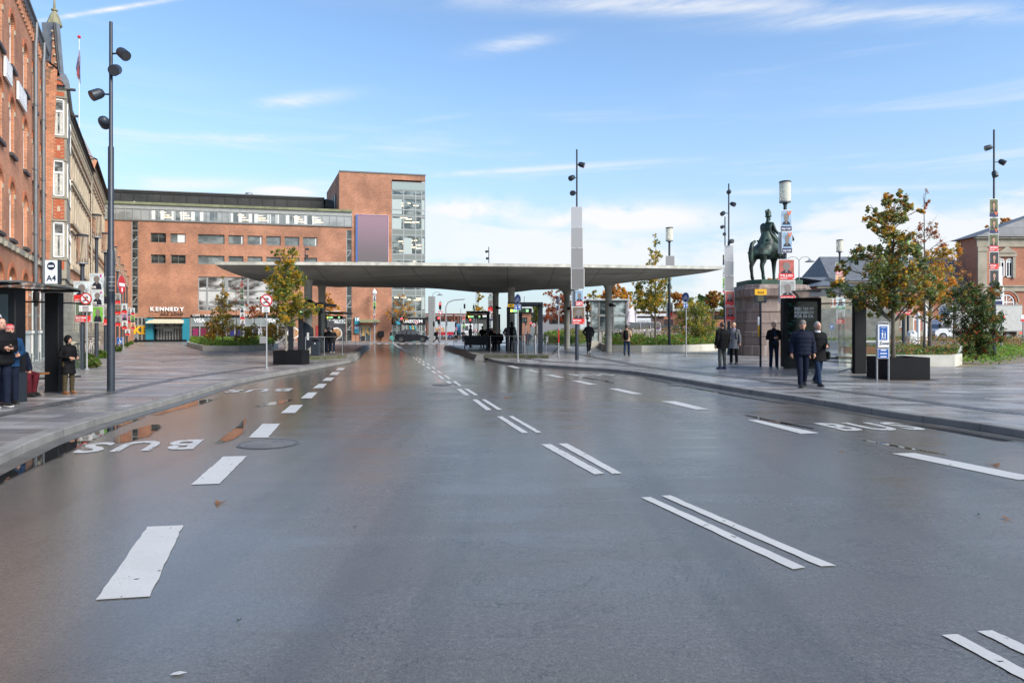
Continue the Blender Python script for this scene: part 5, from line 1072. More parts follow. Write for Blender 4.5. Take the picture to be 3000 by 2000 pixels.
def signpost(px,py,top,label,z0=KH,r=.03,name='road_sign',bands=False):
    d=F*(E-z0)/(py-HY); rt=empty(name,P(px,d,z0),0,label,'road sign'); H=ZH(top,d)-z0; q=MB(); q.lathe([(.09,0),(.09,.03),(r*1.5,.05),(r*1.3,.08),(r,.10),(r,H)],M_zinc,seg=10)
    q.build('post',rt,smooth=True)
    if bands:
        for k,(a,b_) in enumerate(((1003,964),)): q=MB(); q.lathe([(r+.004,ZH(a,d)-z0),(r+.004,ZH(b_,d)-z0)],M_red,seg=10); q.build('reflective_band',rt)
    def L3(x,y,dy=-.05): return Vector((P(x,d).x-P(px,d).x,dy,ZH(y,d)-z0))
    return rt,d,L3
def arrows(q,w,h):
    for s,u in ((-1,-1),(1,1)):
        x=s*w*.24; q.box(x-w*.05,x+w*.05,-.016,-.013,-h*.25,h*.15 if u>0 else h*.25,M_signw) if u>0 else q.box(x-w*.05,x+w*.05,-.016,-.013,-h*.1,h*.28,M_signw)
        q.plate([(x-w*.14,h*.05*u),(x,h*.34*u),(x+w*.14,h*.05*u)][::u],-.017,-.0135,M_signw)
def lines(n,m=M_black,k=.8):
    def f(q,w,h):
        rr=random.Random(n)
        for i in range(n):
            z=h*(.32-.64*i/max(1,n-1)); ww=w*k*rr.uniform(.5,1)*.5; q.box(-ww,ww,-.015,-.0125,z-h*.05,z+h*.05,m)
    return f
rt,d,L3=signpost(254.5,1083,845,'no motor vehicles sign at the first left lantern'); discsign(rt,L3(254.5,875),17.5/F*d,0,'ban'); platesign(rt,L3(253.5,904),39/F*d,18/F*d,0,M_signw,lines(4))
rt,d,L3=signpost(781,1079,860,'no motor vehicles sign standing at the kerb beside the planter'); discsign(rt,L3(782,880),18.5/F*d,0,'ban'); platesign(rt,L3(780,907),22/F*d,16/F*d,0,M_signw,lines(3)); q=MB(); q.xf=Matrix.Translation(L3(773,996,-.0)); q.box(-.17,.12,-.03,.03,-.14,.14,mat('grey_box',(.25,.25,.25),.6),.02); q.build('utility_box',rt)
rt,d,L3=signpost(1517,1058,860,'blue round cycle sign at the corner of the right bus platform'); discsign(rt,L3(1517,877),15/F*d,R(-52),'bike'); platesign(rt,L3(1516.5,900),19/F*d,15/F*d,0,M_blue,arrows); q=MB(); q.box(.03,.04,-.05,.02,L3(0,1000)[2]-.1,L3(0,1000)[2]+.12,M_signw); q.build('sticker',rt)
rt,d,L3=signpost(1636.5,1045.5,866,'edge on cycle sign whose post has a red band',bands=True); discsign(rt,L3(1634,880),12.5/F*d,R(-75),'bike'); platesign(rt,L3(1634,901),14/F*d,12/F*d,R(-60),M_blue,arrows)
rt,d,L3=signpost(2010,1043,857,'blue cycle sign in front of the long planting bed'); discsign(rt,L3(2008,871),14.5/F*d,R(-58),'bike'); platesign(rt,L3(2008,895),14/F*d,14/F*d,0,M_blue,arrows); 
rt,d,L3=signpost(362,1024,985,'wheelchair parking sign in the left flower strip')
def wheel(q,w,h): q.ring(0,-h*.1,h*.18,h*.26,-.016,-.013,M_signw,16,R(200),R(400)); q.box(-w*.04,w*.06,-.017,-.0135,-h*.1,h*.25,M_signw); q.disc(0,h*.33,w*.06,w*.06,-.017,-.0135,M_signw,10); q.plate([(0,-h*.02),(w*.2,-h*.02),(w*.3,-h*.25),(w*.22,-h*.27),(w*.15,-h*.1),(0,-h*.1)],-.0175,-.014,M_signw)
platesign(rt,L3(352,998),18/F*d,19/F*d,0,M_blue,wheel)
# no entry sign strapped to the near mast
c=P(340,16.45,ZH(834,16.45)); rt=empty('no_entry_sign',c,0,'red no entry disc strapped to the tall left mast','road sign'); discsign(rt,Vector((.13,0,0)),.225,R(100),'noentry'); q=MB(); 
for z in (.18,.06,-.03,-.14): q.tube([(-.22,.05,z),(-.1,-.09,z-.0),(-.02,-.02,z)],.008,M_zinc,5)
q.build('strap',rt)
q=MB(); q.xf=Matrix.Translation(P(313,16.7,ZH(836,16.7)))@Matrix.Rotation(R(103),4,'Z'); q.disc(0,0,.23,.23,-.006,.006,M_zinc); tag(q.build('round_sign'),'grey back of a round sign strapped to the tall left mast','road sign')
# pedestrian zone sign
d=20.; rt=empty('pedestrian_zone_sign',P(2586,d,KH),R(-4),'two legged pedestrian zone sign in front of the right planter','road sign'); q=MB()
for x in (-.165,.165): q.tube([(x,0,0),(x,0,1.62),(x*.82,0,1.70),(0,0,1.71)],.028,M_zinc,8)
q.build('frame',rt,smooth=True)
def zone(q,w,h):
    q.box(-w*.36,w*.36,-.016,-.0125,-h*.18,h*.44,M_blue); q.text('Gågade',0,h*.36,h*.06,M_signw,y=-.02); q.text('Zone',w*.05,-h*.38,h*.13,M_black,y=-.02,bold=.02)
    for x,s in ((-.1,1.),(.14,.72)):
        q.disc(x*w,h*.07+h*.17*s,w*.055*s,w*.055*s,-.02,-.017,M_signw,10); q.plate([(x*w-w*.07*s,h*.06+h*.1*s),(x*w+w*.07*s,h*.06+h*.1*s),(x*w+w*.05*s,-h*.02),(x*w-w*.05*s,-h*.02)],-.0205,-.017,M_signw)
        q.plate([(x*w-w*.05*s,0),(x*w,0),(x*w-w*.04*s,-h*.14),(x*w-w*.09*s,-h*.14)],-.0205,-.017,M_signw); q.plate([(x*w,0),(x*w+w*.05*s,0),(x*w+w*.10*s,-h*.14),(x*w+w*.05*s,-h*.14)],-.0205,-.017,M_signw)
platesign(rt,Vector((0,-.035,1.31)),.31,.66,0,M_signw,zone); platesign(rt,Vector((0,-.035,.80)),.31,.29,0,M_blue,lines(3,M_signw,.8))
# yellow bus stop flag
d=27.3; rt=empty('bus_stop_flag',P(2228,d,KH),0,'thin black stop post with yellow bus flag before the pedestal','bus stop sign'); q=MB(); q.lathe([(.045,0),(.045,ZH(887,d)-KH)],M_anth,seg=10); q.build('post',rt,smooth=True)
q=MB(); z0=ZH(887,d)-KH; z1=ZH(847,d)-KH; w_=35/F*d/2; q.box(-w_,w_,-.03,.03,z0,z0+(z1-z0)*.55,M_anth,.01); q.box(-w_,w_,-.032,.032,z0+(z1-z0)*.56,z1,M_yel,.01); q.box(-w_*.5,w_*.5,-.036,-.033,z0+(z1-z0)*.70,z0+(z1-z0)*.84,M_black); q.box(-w_*.4,w_*.4,-.038,-.0365,z0+(z1-z0)*.75,z0+(z1-z0)*.81,M_yel)
for i in range(3): q.box(-w_*.5,w_*.5,-.033,-.031,z0+.1+i*.08,z0+.12+i*.08,mat('flag_text',(.3,.26,.1),.6))
q.build('flag_box',rt); q=MB(); q.box(-.11,-.045,-.02,.02,ZH(952,d)-KH,ZH(928,d)-KH,M_signw); q.box(-.10,-.045,-.02,.02,ZH(986,d)-KH,ZH(953,d)-KH,M_yel); q.build('timetable_strip',rt)
# ---- shelters ----
GL=NB('clear_shelter_glass'); GL.set('Base Color',(.80,.86,.85)); GL.set('Transmission Weight',.96); GL.set('Roughness',.02); GL.set('IOR',1.08); GL.set('Specular IOR Level',.6); GL=GL.m
M_adk=mat('advert_dark_print',(.008,.016,.018),.25,var=.6,vs=3); M_wood=mat('bench_wood',(.20,.085,.03),.5,var=.25,vs=6)
def leafprint():
    b=NB('rainforest_print'); n=b.noise(b.map((1.2,1,3)),2.2,5,.6,2.2); m_=b.noise(b.tc.outputs['Object'],1.3,2); b.set('Base Color',b.mix(b.math('MULTIPLY',b.ramp(n,.56,.66),b.ramp(m_,.42,.58)),(.004,.008,.007),(.05,.17,.13))); b.set('Roughness',.12); return b.m
# right shelter
d=26.2; sx=P(2346,d,KH); sh=empty('bus_shelter',sx,0,'glass bus shelter with rainforest advertisement on the right plaza','bus shelter','glass bus shelters'); rot=0
zt_=ZH(873,d)-KH; wA=111/F*d/2
q=MB(); q.box(-wA,wA,-.16,.16,0.06,zt_,M_black,.02); q.box(-wA+.1,wA-.1,-.10,.10,0,.06,M_anth); q.build('advert_case',sh)
q=MB(); q.box(-wA+.17,wA-.17,-.166,-.161,.52,zt_-.14,leafprint()); 
for i,t in enumerate(('RED 100 M²','REGNSKOV','FOR 50 KR.')): q.text(t,-wA+.42,zt_-.46-.145*i,.100,M_signw,y=-.17,align='L',bold=.04,width=.74)
q.build('advert_print',sh); q=MB(); q.box(-wA+.1,wA-.1,-.17,-.161,.22,.225,M_anth); q.build('case_joint',sh)
def rel(px,dd,z=0.): p_=P(px,dd,z); return Vector((p_.x-sx.x,p_.y-sx.y,z))
c2_=rel(2517,23.2); q=MB(); q.box(c2_.x-.20,c2_.x+.20,c2_.y-.10,c2_.y+.10,0,zt_-.03,M_black,.015); q.box(c2_.x-.19,c2_.x+.19,c2_.y-.09,c2_.y+.09,0,.02,M_anth); q.build('column',sh)
# roof: thin plates tilting, spans both supports
r0=rel(2330,24.6,0); pts=[rel(2318,24.9),rel(2640,20.9),rel(2680,23.6),rel(2335,28.2)]
q=MB(); zr_=zt_+.10
v=[(p_.x,p_.y,zr_+.07*(i in (0,1))) for i,p_ in enumerate(pts)]; v+=[(x,y,z+.035) for x,y,z in v]; q.add(v,[(3,2,1,0),(4,5,6,7),(0,1,5,4),(1,2,6,5),(2,3,7,6),(3,0,4,7)],mat('shelter_roof_glass',(.10,.11,.11),.12,var=.3,vs=2)); q.build('roof',sh)
for t in (.02,.35,.68,.98):
    q=MB(); a=Vector(v[0]).lerp(Vector(v[1]),t); b_=Vector(v[3]).lerp(Vector(v[2]),t); q.tube([a-Vector((0,0,.03)),b_-Vector((0,0,.03))],.025,M_anth,4); q.build('roof_beam',sh)
g0=rel(2405,26.3); g1=rel(2650,22.9); 
for i in range(4):
    a=g0.lerp(g1,i/4); b_=g0.lerp(g1,(i+1)/4); n_=(b_-a).normalized().cross(Vector((0,0,1)))*.004; q=MB(); e_=(b_-a).normalized()*.015; a=a+e_; b_=b_-e_
    q.add([a+n_+Vector((0,0,.30)),b_+n_+Vector((0,0,.30)),b_+n_+Vector((0,0,zt_-.25)),a+n_+Vector((0,0,zt_-.25)),a-n_+Vector((0,0,.30)),b_-n_+Vector((0,0,.30)),b_-n_+Vector((0,0,zt_-.25)),a-n_+Vector((0,0,zt_-.25))],[(0,1,2,3),(7,6,5,4),(0,4,5,1),(1,5,6,2),(2,6,7,3),(3,7,4,0)],GL); q.build('glass_panel',sh)
q=MB(); q.tube([g0+Vector((0,0,.28)),g1+Vector((0,0,.28))],.022,M_black,6); q.build('lower_rail',sh)
q=MB(); q.tube([g0+Vector((0,0,zt_-.22)),g1+Vector((0,0,zt_-.22))],.022,M_black,6); q.build('upper_rail',sh)
s0=rel(2456,22.6); s1=rel(2502,25.0); q=MB()
for z0,z1 in ((.12,1.95),): q.add([s0+Vector((0,0,z0)),s1+Vector((0,0,z0)),s1+Vector((0,0,z1)),s0+Vector((0,0,z1)),s0+Vector((.008,0,z0)),s1+Vector((.008,0,z0)),s1+Vector((.008,0,z1)),s0+Vector((.008,0,z1))],[(3,2,1,0),(4,5,6,7),(0,1,5,4),(2,3,7,6),(1,2,6,5),(3,0,4,7)],GL)
q.build('side_glass',sh); q=MB(); q.tube([s0+Vector((0,0,.1)),s1+Vector((0,0,.1))],.02,M_black,5); q.build('side_rail',sh)
q=MB(); b0=rel(2462,24.6); q.box(b0.x,b0.x+1.75,b0.y,b0.y+.36,.47,.51,M_wood); q.box(b0.x+.3,b0.x+1.75,b0.y+.34,b0.y+.38,.62,.86,M_wood); q.build('bench_slats',sh)
q=MB(); q.tube([(b0.x,b0.y+.05,.46),(b0.x,b0.y+.05,.80),(b0.x+.06,b0.y+.05,.86),(b0.x+.5,b0.y+.05,.86)],.022,M_black,6); q.tube([(b0.x-.9,b0.y+.3,.46),(b0.x+1.9,b0.y+.3,.40)],.03,M_black,6); q.tube([(b0.x+.5,b0.y+.2,0),(b0.x+.5,b0.y+.2,.46)],.03,M_black,6); q.tube([(b0.x+1.5,b0.y+.2,0),(b0.x+1.5,b0.y+.2,.46)],.03,M_black,6); q.build('bench_frame',sh)
# left shelter
d=14.2; sx=P(20,d,KH); sh=empty('bus_shelter',sx,0,'glass bus shelter with the A4 sign at the left edge','bus shelter','glass bus shelters'); zt_=ZH(843,d)-KH
x1=P(61,d).x-sx.x; q=MB(); q.box(x1-1.5,x1,-.16,.16,.06,zt_,M_black,.02); q.box(x1-.02,x1+.012,-.17,.17,.0,.62,M_anth); q.box(x1-1.4,x1-.1,-.1,.1,0,.06,M_anth); q.build('advert_case',sh)
q=MB(); q.box(x1-1.36,x1-.14,-.166,-.161,.5,zt_-.14,mat('advert_teal_print',(.01,.025,.03),.15,var=.8,vs=1.5)); q.text('T',x1-.42,zt_-.42,.10,M_signw,y=-.17,bold=.04); q.text('GA',x1-.36,zt_-.68,.12,M_signw,y=-.17,bold=.04,align='C'); q.build('advert_print',sh)
c2_=rel(158.5,16.4); q=MB(); q.box(c2_.x-.17,c2_.x+.17,c2_.y-.10,c2_.y+.10,0.03,ZH(858,16.4)-KH,M_black,.015); q.box(c2_.x-.18,c2_.x+.16,c2_.y-.09,c2_.y+.11,0,.04,M_anth); q.build('column',sh)
zr_=ZH(840,15)-KH; pts=[rel(-160,13.2),rel(60,13.4),rel(236,16.2),rel(120,18.6),rel(-200,16.5)]
q=MB(); v=[(p_.x,p_.y,zr_+(.10 if i in (3,4) else 0)+.0) for i,p_ in enumerate(pts)]; n=len(v); v+=[(x,y,z+.03) for x,y,z in v]; q.add(v,[tuple(range(n))[::-1],tuple(range(n,2*n))]+[(i,(i+1)%n,n+(i+1)%n,n+i) for i in range(n)],mat('shelter_roof_glass',(.10,.11,.11),.12)); q.build('roof',sh)
for (a,b_) in ((1,4),(2,4),(2,3)):
    q=MB(); q.tube([Vector(v[a])-Vector((0,0,.03)),Vector(v[b_])-Vector((0,0,.03))],.025,M_anth,4); q.build('roof_beam',sh)
g0=rel(40,16.2); g1=rel(236,17.6)
for i in range(3):
    a=g0.lerp(g1,i/3); b_=g0.lerp(g1,(i+1)/3); q=MB(); z1=zt_-.22; q.add([a+Vector((0,0,.30)),b_+Vector((0,0,.30)),b_+Vector((0,0,z1)),a+Vector((0,0,z1)),a+Vector((0,.008,.30)),b_+Vector((0,.008,.30)),b_+Vector((0,.008,z1)),a+Vector((0,.008,z1))],[(0,1,2,3),(7,6,5,4),(0,4,5,1),(2,6,7,3)],GL); q.build('glass_panel',sh)
for z in (.30,zt_-.20):
    q=MB(); q.tube([g0+Vector((0,0,z)),g1+Vector((0,0,z))],.02,M_black,6); q.build('rail',sh)
q=MB(); b0=rel(62,15.6); q.box(b0.x-1.6,b0.x+.42,b0.y,b0.y+.34,.47,.51,M_wood); q.build('bench_seat',sh); q=MB(); q.box(b0.x-.06,b0.x+.10,b0.y+.05,b0.y+.25,0,.47,M_anth); q.build('bench_leg',sh)
c=rel(154.5,16.3); w_=39/F*16.3/2; q=MB(); z0=ZH(833,16.3)-KH; z1=ZH(761,16.3)-KH; q.box(c.x-w_,c.x+w_+.03,c.y-.05,c.y+.05,z0,z1,M_anth,.01); q.box(c.x-w_+.012,c.x+w_-.012,c.y-.055,c.y-.051,z0+.012,z1-.012,M_signw); q.text('A4',c.x,z0+.08,.135,mat('sign_navy',(.012,.018,.04),.5),y=c.y-.058,bold=.02); q.disc(c.x,z0+(z1-z0)*.74,.095,.095,c.y-.06,c.y-.056,mat('sign_navy',(.012,.018,.04),.5)); q.box(c.x-.065,c.x+.065,c.y-.064,c.y-.061,z0+(z1-z0)*.70,z0+(z1-z0)*.77,M_signw); q.build('stop_sign',sh)
# platform shelters with displays under the canopy
M_led=mat('display_green_text',(.35,.75,.35),.4,em=1.2); M_ledy=mat('display_yellow_text',(.8,.75,.12),.4,em=1.2); M_disp=mat('display_panel',(.02,.05,.02),.3)
def display(root,x0,x1,z0,z1,y):
    q=MB(); q.box(x0,x1,y,y+.2,z0,z1,M_black,.02); w=x1-x0; h=z1-z0; q.box(x0+w*.12,x1-w*.12,y-.004,y-.001,z0+h*.15,z1-h*.15,M_disp)
    for k in (0,1):
        za=z0+h*(.22+.32*k); q.box(x0+w*.12,x0+w*.2,y-.008,y-.005,za,za+h*.22,M_ledy); q.box(x0+w*.22,x0+w*.46,y-.008,y-.005,za+h*.06,za+h*.18,M_led); q.box(x0+w*.76,x0+w*.86,y-.008,y-.005,za+h*.06,za+h*.18,M_led)
    q.build('display_board',root)
def pshelter(pxa,pxb,d0,d1,disp,flag,label,roofy,cols_):
    """flat framed shelter on a platform; columns list of (px,d,wpx)"""
    a=P(pxa,d0,PZ); rt=empty('platform_shelter',a,0,label,'bus shelter','shelters under the canopy')
    def rl(px,dd): p_=P(px,dd); return Vector((p_.x-a.x,p_.y-a.y,0))
    H=ZH(roofy,d0)-PZ
    p0,p1,p2,p3=rl(pxa,d0),rl(pxb,d0),rl(pxb,d0)+Vector((0,d1-d0,0)),rl(pxa,d0)+Vector((0,d1-d0,0))
    q=MB(); q.prism([(p.x,p.y) for p in (p0,p1,p2,p3)],H-.14,H,M_anth); q.build('roof',rt)
    for px,dd,wpx,by in cols_:
        c=rl(px,dd); w_=wpx/F*dd/2; q=MB(); q.box(c.x-w_,c.x+w_,c.y-.12,c.y+.12,0,H-.145,M_anth,.01); q.build('column',rt)
    if disp: x0=rl(disp[0],d0).x; x1=rl(disp[1],d0).x; display(rt,x0,x1,ZH(disp[3],d0)-PZ,ZH(disp[2],d0)-PZ,-.15)
    if flag: x0=rl(flag[0],d0).x; x1=rl(flag[1],d0).x; z0=ZH(flag[3],d0)-PZ; z1=ZH(flag[2],d0)-PZ; q=MB(); q.box(x0,x1,-.06,.06,z0,z1,M_yel,.01); q.box(x0+(x1-x0)*.2,x1-(x1-x0)*.2,-.065,-.061,z0+(z1-z0)*.35,z1-(z1-z0)*.3,M_black); q.tube([((x0+x1)/2,0,z1),((x0+x1)/2,0,H-.1)],.015,M_anth,4); q.build('stop_flag',rt)
    q=MB(); c=rl(pxb,d0)
    q.add([(p3.x+.3,p3.y-.1,.1),(p2.x-.3,p2.y-.1,.1),(p2.x-.3,p2.y-.1,H-.3),(p3.x+.3,p3.y-.1,H-.3),(p3.x+.3,p3.y-.09,.1),(p2.x-.3,p2.y-.09,.1),(p2.x-.3,p2.y-.09,H-.3),(p3.x+.3,p3.y-.09,H-.3)],[(0,1,2,3),(7,6,5,4)],GL); q.build('glass_panel',rt)
    return rt,rl
pshelter(848,945,37,40,(860,946,905,918),(930,947,892,900),'shelter with departure board behind the young planter oak',886,[(852,37.5,12,0),(882,37.5,12,0),(878,39.9,5,0),(937,40.2,7,0)])
pshelter(950,1005,50,53,(953,1004.5,925,935),(991,1005,917,922),'farther shelter and departure board on the left platform',913,[(955,52,5,0),(944,50.5,6,0)])
pshelter(1487,1591,37.5,41,(1487,1558,903,917),(1487,1506,890.5,899.5),'shelter with departure board at the near end of the right platform',885,[(1583,38,13.5,0),(1525,41,9,0),(1489,41,9,0)])
pshelter(1366,1432,47.5,51,(1366,1414,922.5,932.5),(1366,1378,915,922),'second shelter on the right platform with small display',911,[(1430,48,9,0),(1461,51,9,0),(1432,51,4,0)])
# bins, ticket machine, railings
def bin_(px0,px1,py0,py1,label,z0=PZ):
    px=(px0+px1)/2; d=F*(E-z0)/(py1-HY); w=(px1-px0)/F*d; h=ZH(py0,d)-z0; rt=empty('litter_bin',P(px,d,z0),0,label,'litter bin','litter bins on the platforms'); q=MB(); q.box(-w/2,w/2,-w*.4,w*.4,0,h*.80,M_pole,.03); q.box(-w*.48,w*.48,-w*.38,w*.38,h*.8,h*.83,M_black); q.build('bin_body',rt)
    q=MB(); q.plate([(-w/2,h*.83),(w/2,h*.83),(w*.5,h*.93),(w*.35,h),(-w*.35,h),(-w*.5,h*.93)],-w*.4,w*.4,M_pole); q.build('hood',rt); q=MB(); q.disc(0,h*.86,w*.34,h*.07,-w*.41,-w*.402,M_black,14); q.build('opening',rt); q=MB(); q.disc(0,h*.68,w*.07,w*.07,-w*.41,-w*.402,M_signw,10); q.build('sticker',rt)
bin_(913,938,989,1041,'dark litter bin at the front of the left platform'); bin_(1505,1530,985,1035,'dark litter bin at the front of the right platform')
d=38.; q=MB(); p=P(903,d,PZ); mk_=mat('ticket_machine',(.02,.028,.04),.4,var=.2); q.plate([(-.28,0),(-.28,1.75),(0.05,1.62),(.22,1.35),(.24,.5),(.02,.25)],-.25,.25,mk_); q.box(.0,.12,-.256,-.251,.75,1.15,M_signw); tag(q.build('ticket_machine',loc=p),'dark angular ticket machine behind the left litter bin','ticket machine')
def railing(pts,label,h=.95,post_every=None):
    ws=[W(x,y,PZ) for x,y in pts]; o=ws[0]; rt=empty('glass_railing',o,0,label,'railing','railings on the platforms'); q=MB()
    for p in ws: q.cyl(p.x-o.x,p.y-o.y,0,h,.018,M_grey,6); q.cyl(p.x-o.x,p.y-o.y,0,.03,.07,M_grey,8)
    q.build('posts',rt) if False else None
    for p in ws: q=MB(); q.lathe([(.07,0),(.07,.03),(.018,.04),(.018,h)],M_grey,p.x-o.x,p.y-o.y,8); q.build('post',rt)
    for a,b_ in zip(ws,ws[1:]): q=MB(); q.tube([a-o+Vector((0,0,h)),b_-o+Vector((0,0,h))],.015,M_grey,5); q.build('top_rail',rt)
railing([(895,1042),(950,1041),(1003,1038)],'slim steel railing along the front of the left platform')
railing([(1007,1014),(1042,1014)],'slim steel railing at the far end of the left platform'); railing([(1437,1032),(1492,1034),(1546,1034),(1600,1036)],'slim steel railing along the front of the right platform'); railing([(1329,1012.5),(1366,1012.5)],'slim steel railing at the far end of the right platform')
for i,(px,py,z0) in enumerate(((1536,1034,PZ),(1568,1035,PZ),(857,1036,KH),(875,1037,KH))):
    d=F*(E-z0)/(py-HY); p=P(px,d,z0); q=MB(); q.lathe([(.06,0),(.06,.95),(.04,1.0)],M_zinc,seg=12); tag(q.build('bollard',loc=p,smooth=True),['steel bollard left of the pair on the right platform','steel bollard right of the pair on the right platform','steel bollard left of the pair behind the left planter','steel bollard right of the pair behind the left planter'][i],'bollard','steel bollards')
# ---------------- plants, trees ----------------
rng=np.random.default_rng(11)
def leafmat(name,col,v=.25):
    b=NB(name); oi=b.noise(b.tc.outputs['Object'],2.2,4); c=rgb(col)[:3]; b.set('Base Color',b.mix(b.ramp(oi,.3,.7),tuple(x*(1-v) for x in c),tuple(min(1,x*(1+v)) for x in c))); b.set('Roughness',.5); b.set('Specular IOR Level',.35)
    tr=b.t.nodes.new('ShaderNodeBsdfTranslucent'); tr.inputs[0].default_value=tuple(min(1,x*2.2) for x in c)+(1,); ms=b.t.nodes.new('ShaderNodeMixShader'); ms.inputs[0].default_value=.4; out=b.t.nodes['Material Output']; b.t.links.new(b.b.outputs[0],ms.inputs[1]); b.t.links.new(tr.outputs[0],ms.inputs[2]); b.t.links.new(ms.outputs[0],out.inputs[0]); return b.m
LM={'green':leafmat('leaf_green',(.085,.135,.030)),'olive':leafmat('leaf_olive',(.19,.19,.035)),'yellow':leafmat('leaf_yellow',(.52,.36,.045)),'gold':leafmat('leaf_gold',(.55,.29,.03)),'brown':leafmat('leaf_brown',(.27,.12,.040)),'rust':leafmat('leaf_rust',(.33,.085,.035)),'dark':leafmat('leaf_dark_green',(.035,.062,.022)),'bright':leafmat('leaf_bright_green',(.11,.22,.025)),'orange':leafmat('leaf_orange',(.55,.22,.05)),'sil':leafmat('leaf_silvery_green',(.17,.22,.12)),'red':leafmat('leaf_red_berry',(.35,.04,.02)),'straw':leafmat('dry_stem',(.26,.18,.09))}
def leaves(name,centers,size,mats,weights,parent=None,corr=None,up=0.):
    """centers Nx3 array; each leaf a folded diamond of two triangles' worth"""
    n=len(centers); s=size*(.6+.8*rng.random(n))[:,None]
    a=rng.normal(size=(n,3)); a[:,2]*=.6; a[:,2]+=up; a/=np.linalg.norm(a,axis=1)[:,None]; b=rng.normal(size=(n,3)); b-=a*(a*b).sum(1)[:,None]; b/=np.linalg.norm(b,axis=1)[:,None]; c=np.cross(a,b)
    p0=centers-a*s*.5; p2=centers+a*s*.5; p1=centers+b*s*.30+c*s*.08; p3=centers-b*s*.30+c*s*.08
    v=np.stack([p0,p1,p2,p3],1).reshape(-1,3); me=bpy.data.meshes.new(name); me.vertices.add(4*n); me.vertices.foreach_set('co',v.astype(np.float32).ravel()); me.loops.add(4*n); me.loops.foreach_set('vertex_index',np.arange(4*n,dtype=np.int32)); me.polygons.add(n); me.polygons.foreach_set('loop_start',np.arange(0,4*n,4,dtype=np.int32)); me.polygons.foreach_set('loop_total',np.full(n,4,dtype=np.int32))
    w=np.array(weights,float); w/=w.sum(); k=len(mats)
    if corr is None: corr=rng.random(n)
    u=np.clip(.62*corr+.38*rng.random(n),0,.9999); 
    # flatten the distribution so the weights hold
    u=np.argsort(np.argsort(u))/max(n,1); idx=np.searchsorted(np.cumsum(w),u).clip(0,k-1)
    for m in mats: me.materials.append(LM[m])
    me.polygons.foreach_set('material_index',idx.astype(np.int32)); me.update(calc_edges=True); o=bpy.data.objects.new(name,me); COL.objects.link(o)
    if parent: o.parent=parent
    return o
M_bark=mat('bark',(.10,.085,.065),.9,var=.3,vs=8,bump=.5,bs=30); M_barkp=mat('young_bark',(.22,.20,.16),.85,var=.3,vs=8,bump=.4)
def tree(label,px,d,z0,clumps,nleaf,lsize,mats,weights,trunk=.05,top=None,name='oak_tree',group=None,bark=None,lean=0.,depth=.75,twigs=3,cat='tree'):
    """clumps: (px,py,rpx) outlines of leaf masses; placed in depth round the trunk"""
    base=P(px,d,z0); rt=empty(name,base,0,label,cat,group); sc=d/F; rr=random.Random(int(px*7)); C=[]
    ys=[c[1] for c in clumps]; ty=min(ys) if top is None else top; H=ZH(ty,d)-z0
    for cx,cy,r in clumps:
        x=(cx-px)*sc; z=ZH(cy,d)-z0; R_=r*sc; wd=max(abs(x),R_)*depth; C.append((Vector((x,rr.uniform(-wd,wd),z)),R_))
    # extra clumps turned round the axis so the crown is full from the side too
    ex=[]
    for c,R_ in C:
        if abs(c.x)>R_*.8: ex.append((Vector((rr.uniform(-.3,.3)*abs(c.x),(1 if rr.random()<.5 else -1)*abs(c.x)*.8,c.z+rr.uniform(-.3,.3)*R_)),R_*.8))
    C+=ex
    q=MB(); bk=bark or M_bark; path=[];rad=[]
    for k in range(9): t=k/8; path.append((lean*t*H+math.sin(t*5+px)*trunk*.6*t,math.cos(t*4+px)*trunk*.5*t,t*H*.96)); rad.append(trunk*(1.25 if k==0 else 1)*(1-.85*t)+.004)
    q.tube(path,rad,bk,8); q.build('trunk',rt,smooth=True); q=MB()
    cen=[];cor=[]; tot=sum(R_**2 for _,R_ in C)
    for c,R_ in C:
        z0_=max(.9*min(a_[0].z-a_[1]*.6 for a_ in C),min(c.z-abs(c.x)*.8-.15*R_,H*.9),.05*H); t=z0_/(H*.96); st=Vector((lean*t*H,0,z0_)); mid=st.lerp(c,.5)+Vector((0,0,.12*(c-st).length)); rb=trunk*(1-.8*min(1,t))*.5+.006
        q.tube([st,mid,c+Vector((0,0,R_*.3))],[rb,rb*.6,.006],bk,5)
        for k in range(twigs):
            e=c+Vector((rr.gauss(0,.6),rr.gauss(0,.6),rr.gauss(.1,.6)))*R_; q.tube([mid.lerp(c,rr.random()),e],[rb*.35,.003],bk,4,cap=False)
        n=int(nleaf*R_**2/tot); nsub=max(4,int(n/26)); sub=rng.normal(size=(nsub,3)); sub/=np.linalg.norm(sub,axis=1)[:,None]; sub*=(rng.random((nsub,1))**.45)*R_*np.array([1.0,1.,.85]); sid=rng.integers(0,nsub,n); pts=sub[sid]+rng.normal(size=(n,3))*R_*.13
        cen.append(pts+np.array(c)); cor.append(rng.random(nsub)[sid]*.75+.25*rng.random())
    q.build('limbs',rt); cen=np.concatenate(cen); cor=np.concatenate(cor)
    leaves('crown',cen,lsize,mats,weights,rt,cor); return rt
